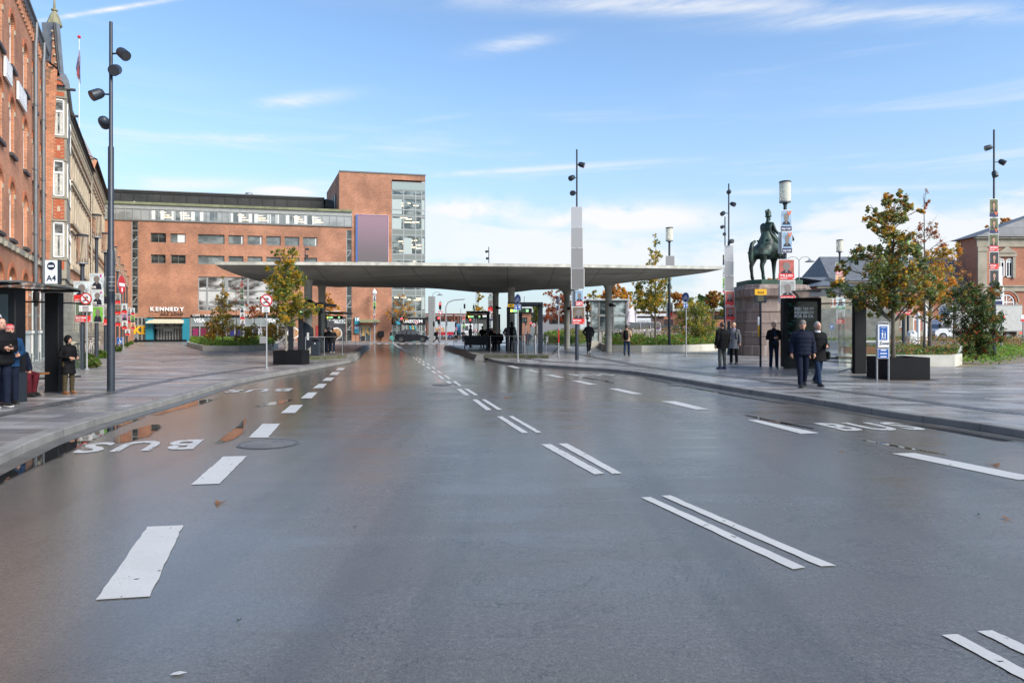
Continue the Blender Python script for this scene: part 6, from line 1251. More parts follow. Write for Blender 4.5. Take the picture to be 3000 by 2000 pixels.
# planter boxes
def planter(px0,px1,py0,py1,rz,label,dd=None):
    px=(px0+px1)/2; d=F*(E-KH)/(py1-HY); w=(px1-px0)/F*d; h=ZH(py0,d)-KH; rt=empty('planter_box',P(px,d,KH)+Vector((0,w*.45 if dd is None else dd,0)),rz,label,'planter','black planter boxes'); q=MB(); t=.05; mp=mat('planter_black',(.005,.0055,.007),.55,spec=.2,var=.3,vs=2); D_=w*.45 if dd is None else dd
    q.box(-w/2,w/2,-D_,-D_+t,0,h,mp); q.box(-w/2,w/2,D_-t,D_,0,h,mp); q.box(-w/2,-w/2+t,-D_+t,D_-t,0,h,mp); q.box(w/2-t,w/2,-D_+t,D_-t,0,h,mp); q.build('box',rt); q=MB(); q.box(-w/2+t,w/2-t,-D_+t,D_-t,0,h-.07,mat('soil',(.035,.022,.014),.95,bump=.8,bs=25)); q.build('soil',rt)
    q=MB(); q.box(-w/2-.12,w/2+.2,-D_-.15,D_+.1,.0,.006,mat('rust_stain_plate',(.05,.028,.018),.5,var=.5,vs=4)); q.build('base_plate',rt); return rt,d
planter(800,884,1027,1068,0,'black planter box with a young yellow green oak beside the left platform',.55); planter(2606,2725,1047,1113,0,'wide black planter box with the big oak on the right plaza',.66)
tree('young oak with yellow green leaves in the left black planter',838,29.3,.70,[(852,735,20),(810,740,16),(850,765,26),(818,780,20),(766,788,15),(838,800,28),(870,800,20),(782,822,24),(820,835,32),(862,830,28),(890,825,18),(800,860,26),(842,868,34),(884,872,24),(758,872,10),(835,905,34),(875,905,26),(800,900,20),(908,905,22),(930,895,14),(780,915,16),(845,935,26),(810,930,20),(885,925,18),(918,915,12)],15000,.085,['green','olive','yellow','gold'],[.32,.34,.24,.10],.045,group='young oaks in black planters',bark=M_barkp)
tree('big brown and green oak in the right black planter',2617,20.8,.62,[(2640,575,20),(2605,590,26),(2662,600,22),(2528,620,16),(2560,640,24),(2600,640,34),(2645,640,30),(2680,620,14),(2555,665,24),(2590,690,34),(2640,700,38),(2500,738,22),(2540,745,32),(2585,750,36),(2640,755,42),(2690,735,26),(2500,780,26),(2560,790,42),(2620,800,46),(2680,790,40),(2720,800,28),(2460,835,24),(2450,860,22),(2500,850,34),(2560,850,42),(2630,850,42),(2700,840,36),(2735,850,22),(2540,890,30),(2600,890,36),(2660,880,30),(2560,920,20),(2720,870,20)],19000,.095,['sil','green','olive','brown','gold'],[.22,.24,.26,.16,.12],.06,group='young oaks in black planters',depth=.6)
# thin bare-ish tree behind and maples
tree('thin nearly bare tree with few rusty leaves behind the big oak',2768,29,.5,[(2712,560,6),(2708,600,14),(2730,655,12),(2735,680,22),(2690,670,12),(2700,720,24),(2740,715,14),(2700,640,12),(2720,620,8),(2690,700,14)],900,.08,['rust','brown','straw'],[.4,.4,.2],.035,top=548,twigs=8) if False else None
tree('thin nearly bare tree with few rusty leaves behind the big oak',2708,30,.4,[(2712,560,8),(2708,600,18),(2732,655,16),(2738,685,26),(2690,670,16),(2700,720,28),(2744,715,16)],1100,.085,['rust','brown','straw'],[.4,.4,.2],.045,top=548,twigs=9)
tree('orange leaved maple behind the dark shrub',2725,38,.4,[(2700,760,34),(2750,750,34),(2780,735,20),(2690,800,36),(2760,795,38),(2720,840,40),(2790,830,26),(2810,850,22),(2760,870,34),(2690,880,30),(2710,915,30),(2660,930,16),(2830,820,14)],6500,.14,['orange','gold','olive','straw'],[.2,.34,.3,.16],.10,name='maple_tree')
tree('bare branched tree in front of the slate roof',2795,52,.4,[(2795,780,30),(2820,800,26),(2775,800,24),(2800,750,20),(2830,845,18)],500,.12,['brown','orange'],[.5,.5],.09,top=755,name='bare_tree',twigs=12)
tree('orange crown peeping left of the station corner block',2860,88,.5,[(2850,735,16),(2865,715,14),(2870,745,18),(2845,750,12)],1200,.30,['orange','brown'],[.6,.4],.2,name='autumn_tree')
tree('orange crown above the station roof near the right mast',2935,110,.5,[(2925,658,10),(2945,648,12),(2960,645,10),(2905,664,10)],900,.32,['orange','brown'],[.6,.4],.2,name='autumn_tree')
tree('dark green shrub with red berries in the right bed',2860,29.5,.3,[(2800,860,26),(2850,850,30),(2895,845,26),(2915,865,22),(2790,890,36),(2840,895,44),(2890,890,40),(2800,930,38),(2850,935,48),(2900,930,36),(2820,970,40),(2870,975,40),(2905,965,26),(2835,1000,30),(2875,1000,30),(2905,995,22),(2830,1028,24),(2868,1030,26),(2900,1025,20)],16000,.085,['dark','green','olive','red'],[.52,.28,.12,.08],.05,name='berry_shrub',twigs=2,depth=.9,cat='shrub')
# trees on the plaza, mid distance
tree('slender yellow green oak in the long planting bed',1920,47,.3,[(1917,690,8),(1920,712,14),(1912,735,16),(1930,745,16),(1918,765,22),(1902,785,16),(1935,790,18),(1865,790,12),(1900,815,28),(1935,820,28),(1878,835,22),(1950,845,22),(1880,860,28),(1915,860,30),(1950,870,22),(1870,890,24),(1905,892,26),(1940,890,24),(1960,900,14),(1885,910,18),(1915,915,16)],9000,.12,['green','olive','yellow','gold'],[.22,.34,.28,.16],.075,name='oak_tree')
tree('bushy yellow flecked shrub right of the cycle sign',2038,50,.3,[(2020,890,22),(2050,895,26),(2000,915,26),(2035,920,34),(2070,915,24),(2000,945,30),(2040,950,36),(2075,945,28),(2020,975,28),(2060,975,26),(2090,960,18),(2095,985,20)],8000,.11,['green','olive','yellow'],[.45,.33,.22],.06,name='leafy_shrub',cat='shrub')
tree('red oak with rust coloured leaves right of the shelters',1660,60,.1,[(1640,852,12),(1615,860,14),(1660,850,14),(1598,862,8),(1635,875,20),(1662,875,18),(1685,885,16),(1600,900,16),(1625,905,24),(1655,900,24),(1682,905,20),(1605,930,20),(1632,928,22),(1662,925,18),(1598,940,10),(1700,900,14),(1712,880,14),(1722,900,16),(1732,915,12),(1720,925,12)],6500,.15,['rust','brown','red'],[.62,.3,.08],.08,name='red_oak')
tree('sparse yellow tree between the shelters on the right',1400,62,.1,[(1396,850,8),(1405,862,10),(1400,880,10),(1412,872,8),(1396,900,12),(1408,908,12),(1420,915,8),(1398,925,10)],1100,.16,['gold','olive'],[.6,.4],.07,top=843,name='autumn_tree')
tree('sparse golden tree behind the left platform',962,64,.1,[(950,873,10),(965,868,10),(962,885,14),(975,893,14),(985,905,12),(950,900,14),(966,910,16),(990,920,10)],1300,.17,['gold','orange','brown'],[.6,.25,.15],.07,name='autumn_tree')
tree('nearly bare spreading tree in front of the gym entrance',1177,84.3,.05,[(1177,870,10),(1165,885,16),(1190,890,16),(1150,905,16),(1200,905,16),(1135,915,14),(1215,918,12),(1170,912,20),(1190,925,16),(1150,928,14),(1160,935,12)],900,.2,['gold','orange','straw'],[.5,.3,.2],.16,top=858,name='bare_tree',twigs=14)
# trees in the left bed
tree('tall brownish young oak in the left flower bed',652,50,.3,[(652,815,8),(648,835,12),(655,855,14),(640,875,16),(662,870,16),(650,895,22),(672,900,18),(635,910,18),(655,925,26),(680,930,18),(630,935,18),(620,950,18),(665,955,24),(640,960,22),(690,960,16)],5000,.11,['olive','brown','green','gold'],[.36,.3,.22,.12],.05,name='oak_tree')
tree('bare thin tree beside the poster mast in the left bed',692,49,.3,[(690,850,14),(700,870,16),(685,890,16),(705,835,8),(698,905,12)],180,.09,['brown','rust'],[.5,.5],.04,top=812,name='bare_tree',twigs=12)
tree('low rusty leaved tree behind the left bed',745,58,.2,[(730,900,12),(745,905,16),(760,895,12),(735,920,14),(755,920,14),(770,910,8)],900,.13,['rust','brown'],[.6,.4],.05,name='red_oak')
for i,(px,y0,mm,ww,lb) in enumerate(((625,945,['gold','olive','brown'],[.5,.3,.2],'golden leaved shrub at the left end of the left bed'),(725,950,['olive','gold','green'],[.4,.3,.3],'mixed yellow shrub in the middle of the left bed'),(800,945,['gold','yellow','olive'],[.4,.3,.3],'yellow shrub at the right end of the left bed'))):
    tree(lb,px,50,.3,[(px-18,y0+12,16),(px+14,y0+8,18),(px-4,y0+22,20),(px+26,y0+28,16),(px-24,y0+34,16),(px+4,y0+40,18)],2200,.10,mm,ww,.04,name='leafy_shrub',cat='shrub')
# distant tree line
for i,(px,y,r,mm,lb) in enumerate(((1740,862,26,['yellow','olive','straw'],'pale yellow birch behind the lift pavilion'),(1790,850,28,['orange','olive','brown'],'orange and olive tree left of the slender oak'),(1835,852,26,['gold','orange','olive'],'golden tree just left of the slender oak'),(1880,862,22,['olive','green'],'olive tree behind the slender oak'),(1985,868,22,['orange','brown','olive'],'orange brown tree right of the slender oak'),(2020,885,20,['olive','brown'],'brownish tree above the flat roof'),(2055,872,14,['dark','green'],'dark conical evergreen right of the flat roof'),(2090,862,22,['brown','olive','orange'],'thin brown tree left of the thin masts'),(2135,872,26,['green','olive','yellow'],'tall green yellow tree behind the poster strip mast'),(2165,880,26,['green','yellow'],'yellow green tree beside the pedestal'),(2262,825,16,['orange','gold'],'orange leafed tree seen between the horse legs'),(2345,838,18,['orange','gold','olive'],'orange tree right of the pedestal top'),(2372,845,16,['dark','olive'],'dark rounded tree right of the pedestal'),(2445,860,18,['gold','olive','green'],'yellowing tree in front of the station gable'),(2420,900,18,['olive','green','gold'],'small leafy tree behind the shelter glass'),(1570,905,16,['olive','green'],'far dark tree above the bicycle racks'))):
    dd=95 if px<2200 else 80; rr=random.Random(i); cl=[(px+rr.uniform(-.7,.7)*r,y+r*.4+rr.uniform(-.6,1.6)*r,r*rr.uniform(.45,.75)) for k in range(11)]
    tree(lb,px,dd+rr.uniform(-6,8),.3,cl,2600,.34,mm,[.5,.3,.2][:len(mm)],.22,name='autumn_tree',group='trees along the far side',twigs=2)
# ---- beds ----
def bed(pts,h,label,name='planting_bed',wall=.18,z0=KH):
    p=[W(x,y,z0) for x,y in pts]; c=[Vector((q.x,q.y,0)) for q in p]
    if sum((c[i-1].x*c[i].y-c[i].x*c[i-1].y) for i in range(len(c)))<0: c=c[::-1]
    n=len(c); cen=sum(c,Vector())/n; inn=[]
    for i in range(n):
        a,b_,e=c[i-1],c[i],c[(i+1)%n]; t=((b_-a).normalized()+(e-b_).normalized()).normalized(); inn.append(b_+Vector((-t.y,t.x,0))*wall)
    rt=empty(name,(cen.x,cen.y,z0),0,label,'planting bed','concrete edged planting beds'); q=MB(); v=[(a.x-cen.x,a.y-cen.y,0) for a in c]+[(a.x-cen.x,a.y-cen.y,h) for a in c]+[(a.x-cen.x,a.y-cen.y,h) for a in inn]+[(a.x-cen.x,a.y-cen.y,h-.1) for a in inn]
    fs=[]
    for r_ in range(3):
        for i in range(n): j=(i+1)%n; fs.append((r_*n+i,r_*n+j,(r_+1)*n+j,(r_+1)*n+i))
    q.add(v,fs,mat('bed_concrete',(.50,.485,.42),.75,var=.16,vs=1.2,bump=.15)); md_=mat('joint_dark',(.03,.03,.03),.8)
    for i in range(n):
        a,b_=c[i]-cen,c[(i+1)%n]-cen; L_=(b_-a).length; k=int(L_/3)
        for s in range(1,k+1):
            m_=a.lerp(b_,s/(k+1)); t=(b_-a).normalized()*.012; o_=Vector((t.y,-t.x,0)).normalized()*.004; q.add([m_+o_,m_+t+o_,m_+t+o_+Vector((0,0,h)),m_+o_+Vector((0,0,h))],[(0,1,2,3)],md_)
    q.build('edge_wall',rt); q=MB(); q.poly([(a.x-cen.x,a.y-cen.y,h-.09) for a in inn],mat('soil',(.035,.022,.014),.95)); q.build('soil',rt); return c,inn
def inpoly(P_,pts):
    x,y=P_[:,0],P_[:,1]; ins=np.zeros(len(P_),bool); n=len(pts)
    for i in range(n):
        a,b_=pts[i-1],pts[i]; cond=((a.y>y)!=(b_.y>y)); ins^=cond&(x<(b_.x-a.x)*(y-a.y)/((b_.y-a.y) or 1e-9)+a.x)
    return ins
def cover(poly,z,hfun,n,size,mats,weights,name,label=None,up=.6):
    xs=[p.x for p in poly]; ys=[p.y for p in poly]; pts=np.stack([rng.uniform(min(xs),max(xs),n*3),rng.uniform(min(ys),max(ys),n*3)],1); pts=pts[inpoly(pts,poly)][:n]; m_=len(pts)
    h=np.array([hfun(Vector((a,b_,0))) for a,b_ in pts]); zz=z+h*rng.random(m_)**.5
    cor=np.array([noise.noise(Vector((a*.7,b_*.7,3)))*.5+.5 for a,b_ in pts])
    o=leaves(name,np.column_stack([pts,zz]),size,mats,weights,None,cor,up); return tag(o,label,'ground cover',kind='stuff')
c,inn=bed([(548,1013),(594,1027),(700,1028),(790,1024),(815,1019),(800,1004),(560,1004)],.35,'rounded concrete edged bed in front of the shopping centre')
cover(inn,KH+.22,lambda p:.42+.4*noise.noise(p*.6),12000,.15,['bright','green','olive'],[.5,.3,.2],'ground_cover')
c,inn=bed([(1760,1024),(1775,1030),(1880,1032),(2000,1030.5),(2100,1026),(2200,1019),(2260,1006),(1800,1004),(1758,1012)],.45,'long curved concrete edged bed left of the monument')
cover(inn,KH+.32,lambda p:.5+.5*noise.noise(p*.5),24000,.16,['bright','green','olive','brown'],[.42,.3,.18,.10],'ground_cover')
cover([W(1650+0,1012,KH),W(1800,1012,KH),W(2180,1012,KH),W(2260,999,KH),W(1790,998,KH)],KH+.4,lambda p:1.1+.7*noise.noise(p*.4),12000,.12,['straw','brown','olive','rust'],[.3,.3,.3,.1],'dry_perennials')
c,inn=bed([(2420,1011),(2500,1012),(2700,1010),(2700,1000),(2420,999)],.45,'pale concrete bed edge seen through the shelter glass'); cover(inn,KH+.3,lambda p:.35+.2*noise.noise(p*.5),4000,.17,['bright','green','olive'],[.4,.4,.2],'ground_cover')
cc=[W(2480,1073,KH),W(2797,1074,KH),W(2819,1069,KH),W(2819,1040,KH),W(2480,1040,KH)]
c,inn=bed([(2480,1073),(2797,1074),(2819,1069),(2819,1036),(2480,1036)],.47,'pale concrete bench height bed edge behind the big planter'); cover(inn,KH+.35,lambda p:.22+.2*noise.noise(p*.8),5000,.12,['green','brown','bright','straw'],[.35,.25,.25,.15],'ground_cover')
q=MB(); q.poly([tuple(W(x,y,KH)+Vector((0,0,.004))) for x,y in ((2800,1076),(2930,1068),(3010,1062),(3400,1040),(3400,1010),(2800,1010))],mat('gravel_path',(.20,.165,.115),.85,var=.25,vs=9,bump=.4,bs=60)); struct(q.build('gravel'))
cover([W(2819,1071,KH),W(2870,1072,KH),W(2950,1064,KH),W(3000,1050,KH),W(3300,1035,KH),W(3300,1012,KH),W(2819,1012,KH)],KH,lambda p:.30+.22*noise.noise(p*.7),17000,.13,['bright','green','olive'],[.5,.33,.17],'ground_cover')
cover([W(2600,1030,KH),W(3300,1025,KH),W(3300,1008,KH),W(2600,1008,KH)],KH+.1,lambda p:.7+.5*noise.noise(p*.6),6500,.13,['dark','brown','olive','straw','rust'],[.3,.25,.2,.15,.1],'dry_perennials')
cover([W(1593,1012,KH),W(1690,1012,KH),W(1760,1002,KH),W(1600,1000,KH)],KH,lambda p:.9+.9*noise.noise(p*.25),7000,.2,['green','bright','olive','straw'],[.34,.3,.24,.12],'ground_cover')
# shrubs along the left lanterns
for i,(px,py,r,lb) in enumerate(((236,1078,22,'rounded green bush at the foot of the first left lantern'),(275,1076,20,'green bush with pale flowers beside the ban sign'),(262,1056,16,'green bush between the first and second left lantern'),(300,1048,16,'green bush under the second left lantern'),(318,1048,14,'green bush beside the tall left mast'),(345,1030,12,'dark bush right of the tall left mast'),(372,1016,10,'leafy bush beyond the wheelchair sign'),(384,1008,8,'farthest leafy bush of the left row'))):
    d=F*(E-KH)/(py-HY); tree(lb,px,d,KH,[(px-r*.5,py-r*.6,r*.6),(px+r*.5,py-r*.6,r*.6),(px,py-r*.95,r*.65),(px,py-r*.4,r*.7)],2600 if i<5 else 900,.09 if i<3 else .13,['green','bright','dark','straw'] if i in (1,5) else ['green','bright','olive'],[.4,.3,.15,.15] if i in (1,5) else [.5,.35,.15],.02,name='low_shrub',group='shrubs along the left lanterns',twigs=1,cat='shrub')
# fallen leaves and litter on the road
lf=MB(); r7=random.Random(4); LT=[(r7.gauss(mx,sx),r7.gauss(my,sy),r7.uniform(.03,.06)) for mx,sx,my,sy,n_ in ((2660,70,1122,5,9),(845,45,1074,3,6),(2500,160,1150,14,8),(500,160,1120,12,6),(1900,200,1062,12,7)) for _ in range(n_)]
for px,py,s in ((640,1474,.09),(2950,1520,.06),(2867,1510,.03),(2465,1323,.05),(1486,1165,.16),(2918,1362,.11),(1040,1545,.02),(960,1495,.02),(700,1820,.02)):
    c=W(px,py,.004); a=r7.random()*6; pts=[(c.x+math.cos(a+2*PI*k/7)*s*(1 if k%2 else .35),c.y+math.sin(a+2*PI*k/7)*s*(1 if k%2 else .35),.012+.01*(k%2)) for k in range(7)]; q=MB(); q.poly(pts,LM['brown' if s>.03 else 'dark']); tag(q.build('fallen_leaf'),'brown fallen leaf lying on the wet road','leaf','fallen leaves on the road')
for px,py,s in LT:
    c=W(px,py,KH); a=r7.random()*6; q=MB(); q.poly([(c.x+math.cos(a+2*PI*k/7)*s*(1 if k%2 else .4),c.y+math.sin(a+2*PI*k/7)*s*(1 if k%2 else .4),KH+.008+.012*(k%2)) for k in range(7)],LM[r7.choice(['brown','gold','straw'])]); tag(q.build('fallen_leaf'),'small fallen leaf lying on the wet paving','leaf','fallen leaves on the paving')
c=W(522,1975,.0); q=MB(); q.poly([(c.x-.035,c.y-.015,.006),(c.x+.01,c.y-.017,.009),(c.x+.04,c.y+.01,.007),(c.x+.0,c.y+.018,.009),(c.x-.025,c.y+.008,.007)],mat('dirty_paper',(.42,.42,.41),.8)); tag(q.build('paper_scrap'),'crumpled white scrap lying on the road at the bottom of the view','litter')
# ---------------- monument ----------------
GR=NB('red_granite'); _v=wallvec(GR); _b=GR.brick(_v,1,(.215,.155,.130),(.17,.125,.105),(.06,.045,.04),1.2,.62,.012); _n=GR.noise(GR.tc.outputs['Object'],1.5,6,.6); _s=GR.noise(GR.map((2.4,2.4,.25)),1.6,5); GR.set('Base Color',GR.mix(GR.ramp(_s,.5,.68,0,.55),GR.mix(GR.ramp(_n,.4,.7,0,.35),_b.outputs[0],(.30,.22,.19)),(.42,.36,.32))); GR.set('Roughness',.6); GR.bump(_b.outputs['Fac'],-.25,.02); GR=GR.m
BZ=NB('bronze_patina'); _n=BZ.noise(BZ.map((1,1,.6)),2.6,7,.65); BZ.set('Base Color',BZ.mix(BZ.ramp(_n,.40,.62),(.008,.012,.011),(.040,.075,.060))); BZ.set('Metallic',.35); BZ.set('Roughness',.5); BZ.bump(BZ.noise(BZ.tc.outputs['Object'],12,4),.25,.02); BZ=BZ.m
MD=40.; mc=P(2252,MD,KH); mon=empty('equestrian_monument',mc,0,'green bronze rider on horseback on a tall red granite pedestal','monument')
def mz(y): return ZH(y,38.2)-KH
ct=math.cos(R(40)); 
plan8=[]
def octo(a,b_,ch): return [(-a+ch,-b_),(a-ch,-b_),(a,-b_+ch),(a,b_-ch),(a-ch,b_),(-a+ch,b_),(-a,b_-ch),(-a,-b_+ch)]
prof=[(1.92,0),(1.92,mz(1014)),(1.84,mz(1012)),(1.84,mz(986)),(1.88,mz(984)),(1.86,mz(972)),(1.78,mz(970)),(1.76,mz(940)),(1.72,mz(938)),(1.68,mz(905)),(1.66,mz(903)),(1.62,mz(874)),(1.70,mz(872)),(1.86,mz(866)),(1.90,mz(845)),(1.84,mz(843)),(1.80,mz(834)),(1.66,mz(832))]
q=MB(); v=[]; rings_=[]
for a,z in prof:
    for x,y in octo(a,a*1.05,.62*a/1.9): v.append((x,y,z))
n=8; fs=[]
for i in range(len(prof)-1):
    for k in range(n): fs.append((i*n+k,i*n+(k+1)%n,(i+1)*n+(k+1)%n,(i+1)*n+k))
fs.append(tuple(range((len(prof)-1)*n,len(prof)*n))); q.add(v,fs,GR); q.build('pedestal',mon)
for i,(a,b_) in enumerate(((948,942),(914,908),)): 
    q=MB(); v=[]; 
    for dz,s in ((0,1.0),(.03,1.012),(.07,1.012),(.1,1.)): v+=[(x*s,y*s,mz(a)+dz) for x,y in octo(1.77-.06*i,(1.77-.06*i)*1.05,.6)]
    q.add(v,[(r_*8+k,r_*8+(k+1)%8,(r_+1)*8+(k+1)%8,(r_+1)*8+k) for r_ in range(3) for k in range(8)],GR); q.build('moulding',mon)
zp=mz(832); q=MB(); q.prism(octo(1.55,1.6,.55),zp,zp+.28,mat('bronze_base_green',(.03,.075,.05),.6,var=.3)); q.build('bronze_plinth',mon)
def carved(txt,x,z,h): q=MB(); q.text(txt,x,z,h,mat('inscription_dark',(.07,.05,.04),.7),y=-1.95,bold=.01); q.build('inscription',mon)
def skin(verts,edges,radii,m,name,parent=None,sub=1,loc=None,rot=None,scale=None,root=0,extra=None,smooth_=True):
    me=bpy.data.meshes.new(name+'_s'); me.from_pydata([tuple(v) for v in verts],edges,[]); o=bpy.data.objects.new(name+'_s',me); COL.objects.link(o)
    sm=o.modifiers.new('s','SKIN'); sm.use_smooth_shade=True
    for i,r in enumerate(radii):
        sv=me.skin_vertices[0].data[i]; sv.radius=(r,r) if not isinstance(r,tuple) else r; sv.use_root=(i==root); sv.use_loose=False
    if sub: ss=o.modifiers.new('u','SUBSURF'); ss.levels=sub; ss.render_levels=sub
    dg=bpy.context.evaluated_depsgraph_get(); dg.update(); ev=o.evaluated_get(dg); me2=bpy.data.meshes.new_from_object(ev); bpy.data.objects.remove(o); bpy.data.meshes.remove(me)
    me2.materials.clear(); me2.materials.append(m); me2.name=name
    if extra:  # MB merged in (same frame)
        vs=[tuple(v.co) for v in me2.vertices]; fs=[tuple(p.vertices) for p in me2.polygons]; k=len(vs); mats=[m]+[x for x in extra.mats if x!=m]; mi=[0]*len(fs)+[mats.index(extra.mats[i]) for i in extra.m]; me3=bpy.data.meshes.new(name); me3.from_pydata(vs+extra.v,[],fs+[tuple(k+a for a in f) for f in extra.f])
        for x in mats: me3.materials.append(x)
        me3.polygons.foreach_set('material_index',mi); bpy.data.meshes.remove(me2); me2=me3
    if smooth_: me2.polygons.foreach_set('use_smooth',[True]*len(me2.polygons))
    ob=bpy.data.objects.new(name,me2); COL.objects.link(ob)
    if parent: ob.parent=parent
    if loc is not None: ob.location=loc
    return ob
class SK:
    def __init__(s): s.v=[];s.e=[];s.r=[]
    def p(s,co,r,prev=None): s.v.append(Vector(co)); s.r.append(r); i=len(s.v)-1; (s.e.append((prev,i)) if prev is not None else None); return i
    def chain(s,pts,prev=None):
        for co,r in pts: prev=s.p(co,r,prev)
        return prev
# horse: built along +x (head towards +x), life size x 1.5, then turned away from the camera
HS=1.56
def H_(x,y,z): return (x*HS,y*HS,z*HS)
k=SK(); hip=k.p(H_(-.55,0,1.28),.40*HS); 
b1_=k.chain([(H_(-.25,0,1.22),(.40*HS,.41*HS)),(H_(.10,0,1.20),(.39*HS,.42*HS)),(H_(.42,0,1.24),(.36*HS,.40*HS)),(H_(.60,0,1.36),(.25*HS,.31*HS))],hip)
nk=k.chain([(H_(.76,0,1.58),(.14*HS,.19*HS)),(H_(.90,0,1.78),(.11*HS,.15*HS)),(H_(1.02,0,1.90),(.10*HS,.12*HS))],b1_); k.chain([(H_(1.16,0,1.86),(.095*HS,.10*HS)),(H_(1.32,0,1.72),.070*HS),(H_(1.42,0,1.62),.055*HS)],nk)
def leg(pts,prev): k.chain([(H_(*c),r*1.30*HS) for c,r in pts],prev)
leg([((-.72,.13,1.02),.17),((-.64,.14,.82),.10),((-.80,.14,.55),.062),((-.76,.14,.30),.045),((-.74,.14,.12),.05),((-.68,.14,.04),.06)],hip)
leg([((-.58,-.14,1.00),.17),((-.44,-.15,.80),.10),((-.56,-.15,.55),.062),((-.50,-.15,.30),.045),((-.48,-.15,.12),.05),((-.42,-.15,.04),.06)],hip)
fr=2
leg([((.46,.14,.98),.11),((.46,.14,.72),.075),((.46,.14,.52),.058),((.46,.14,.28),.042),((.47,.14,.10),.045),((.52,.14,.04),.06)],3)
leg([((.50,-.14,.98),.11),((.68,-.15,.80),.075),((.88,-.15,.70),.058),((.86,-.15,.50),.042),((.82,-.15,.40),.045),((.80,-.15,.33),.05)],3)
an=R(30); horse_root=mon
ex=MB(); Y0=0
for s in (-1,1): ex.tube([H_(1.02,s*.05,1.97),H_(1.03,s*.065,2.05),H_(1.04,s*.06,2.11)],[.03*HS,.025*HS,.005],BZ,6)
for x,z in ((.60,1.60),(.70,1.76),(.80,1.92),(.92,2.0)): ex.tube([H_(x,0,z),H_(x-.10,.05,z-.12),H_(x-.08,.10,z-.26)],[.05*HS,.05*HS,.02],BZ,6)
ho=skin(k.v,k.e,k.r,BZ,'horse',mon,2,extra=ex); ho.rotation_euler.z=an; ho.location=(0,0,zp+.27)
q=MB(); q.tube([H_(-.74,0,1.46),H_(-.90,0,1.36),H_(-.96,0,1.15),H_(-.97,0,.92),H_(-.96,.0,.70),H_(-.95,0,.52)],[.05*HS,.075*HS,.085*HS,.095*HS,.075*HS,.02*HS],BZ,10); o=q.build('tail',ho,smooth=True)
q=MB(); q.tube([H_(.02,-.33,1.3),H_(.02,-.40,.98),H_(.06,-.40,.80)],.02,BZ,5); q.box(*[a*HS for a in (-.35,.12,-.27,.27,1.49,1.55)],BZ,.02); q.build('saddle',ho)
# rider
k=SK(); pv=k.p(H_(-.08,0,1.62),.22*HS); ch=k.chain([(H_(-.07,0,1.82),(.20*HS,.21*HS)),(H_(-.06,0,2.02),(.25*HS,.20*HS)),(H_(-.05,0,2.16),(.15*HS,.11*HS)),(H_(-.04,0,2.26),.055*HS)],pv); k.chain([(H_(-.02,0,2.36),.085*HS),(H_(-.02,0,2.45),.08*HS)],ch)
for s in (-1,1):
    k.chain([(H_(-.05,s*.23,2.10),.075*HS),(H_(-.02,s*.31,1.86),.060*HS),(H_(.22,s*.22 if s>0 else -.30,1.74),.045*HS),(H_(.32,s*.12 if s>0 else -.26,1.74),.04*HS)],2)
    k.chain([(H_(.12,s*.24,1.52),.12*HS),(H_(.28,s*.33,1.30),.085*HS),(H_(.14,s*.36,.98),.07*HS),(H_(.14,s*.36,.84),.055*HS),(H_(.28,s*.36,.80),.045*HS)],pv)
ex=MB(); 
ex.lathe([(.115*HS,2.42*HS),(.12*HS,2.44*HS),(.105*HS,2.47*HS),(.10*HS,2.58*HS),(.06*HS,2.67*HS),(.015*HS,2.72*HS)],BZ,-.02*HS,0,14)
ex.tube([H_(-.06,0,2.66),H_(-.14,0,2.62),H_(-.16,0,2.52)],[.04*HS,.05*HS,.02*HS],BZ,6)
ex.tube([H_(.06,0,2.37),H_(.10,0,2.33),H_(.07,0,2.30)],[.02*HS,.02*HS,.01],BZ,5)
for s in (-1,1): ex.tube([H_(-.12,s*.13,2.16),H_(-.05,s*.26,2.15)],.045*HS,BZ,6)
rd=skin(k.v,k.e,k.r,BZ,'rider',ho,2,extra=ex)
q=MB() # coat skirt over the saddle and thighs
v=[];fs=[]; prof2=[(.19,1.86,.17),(.22,1.68,.21),(.28,1.50,.30),(.33,1.30,.36)]
for rx,z,ry in prof2:
    for j in range(18):
        a=2*PI*j/18; wv=1+.06*math.sin(a*6+z*4); v.append(H_(-.10+rx*math.cos(a)*wv*(1.1 if math.cos(a)<0 else .75),ry*math.sin(a)*wv,z))
for i in range(3):
    for j in range(18): fs.append((i*18+j,i*18+(j+1)%18,(i+1)*18+(j+1)%18,(i+1)*18+j))
q.add(v,[f[::-1] for f in fs],BZ); q.build('coat_skirt',rd,smooth=True)
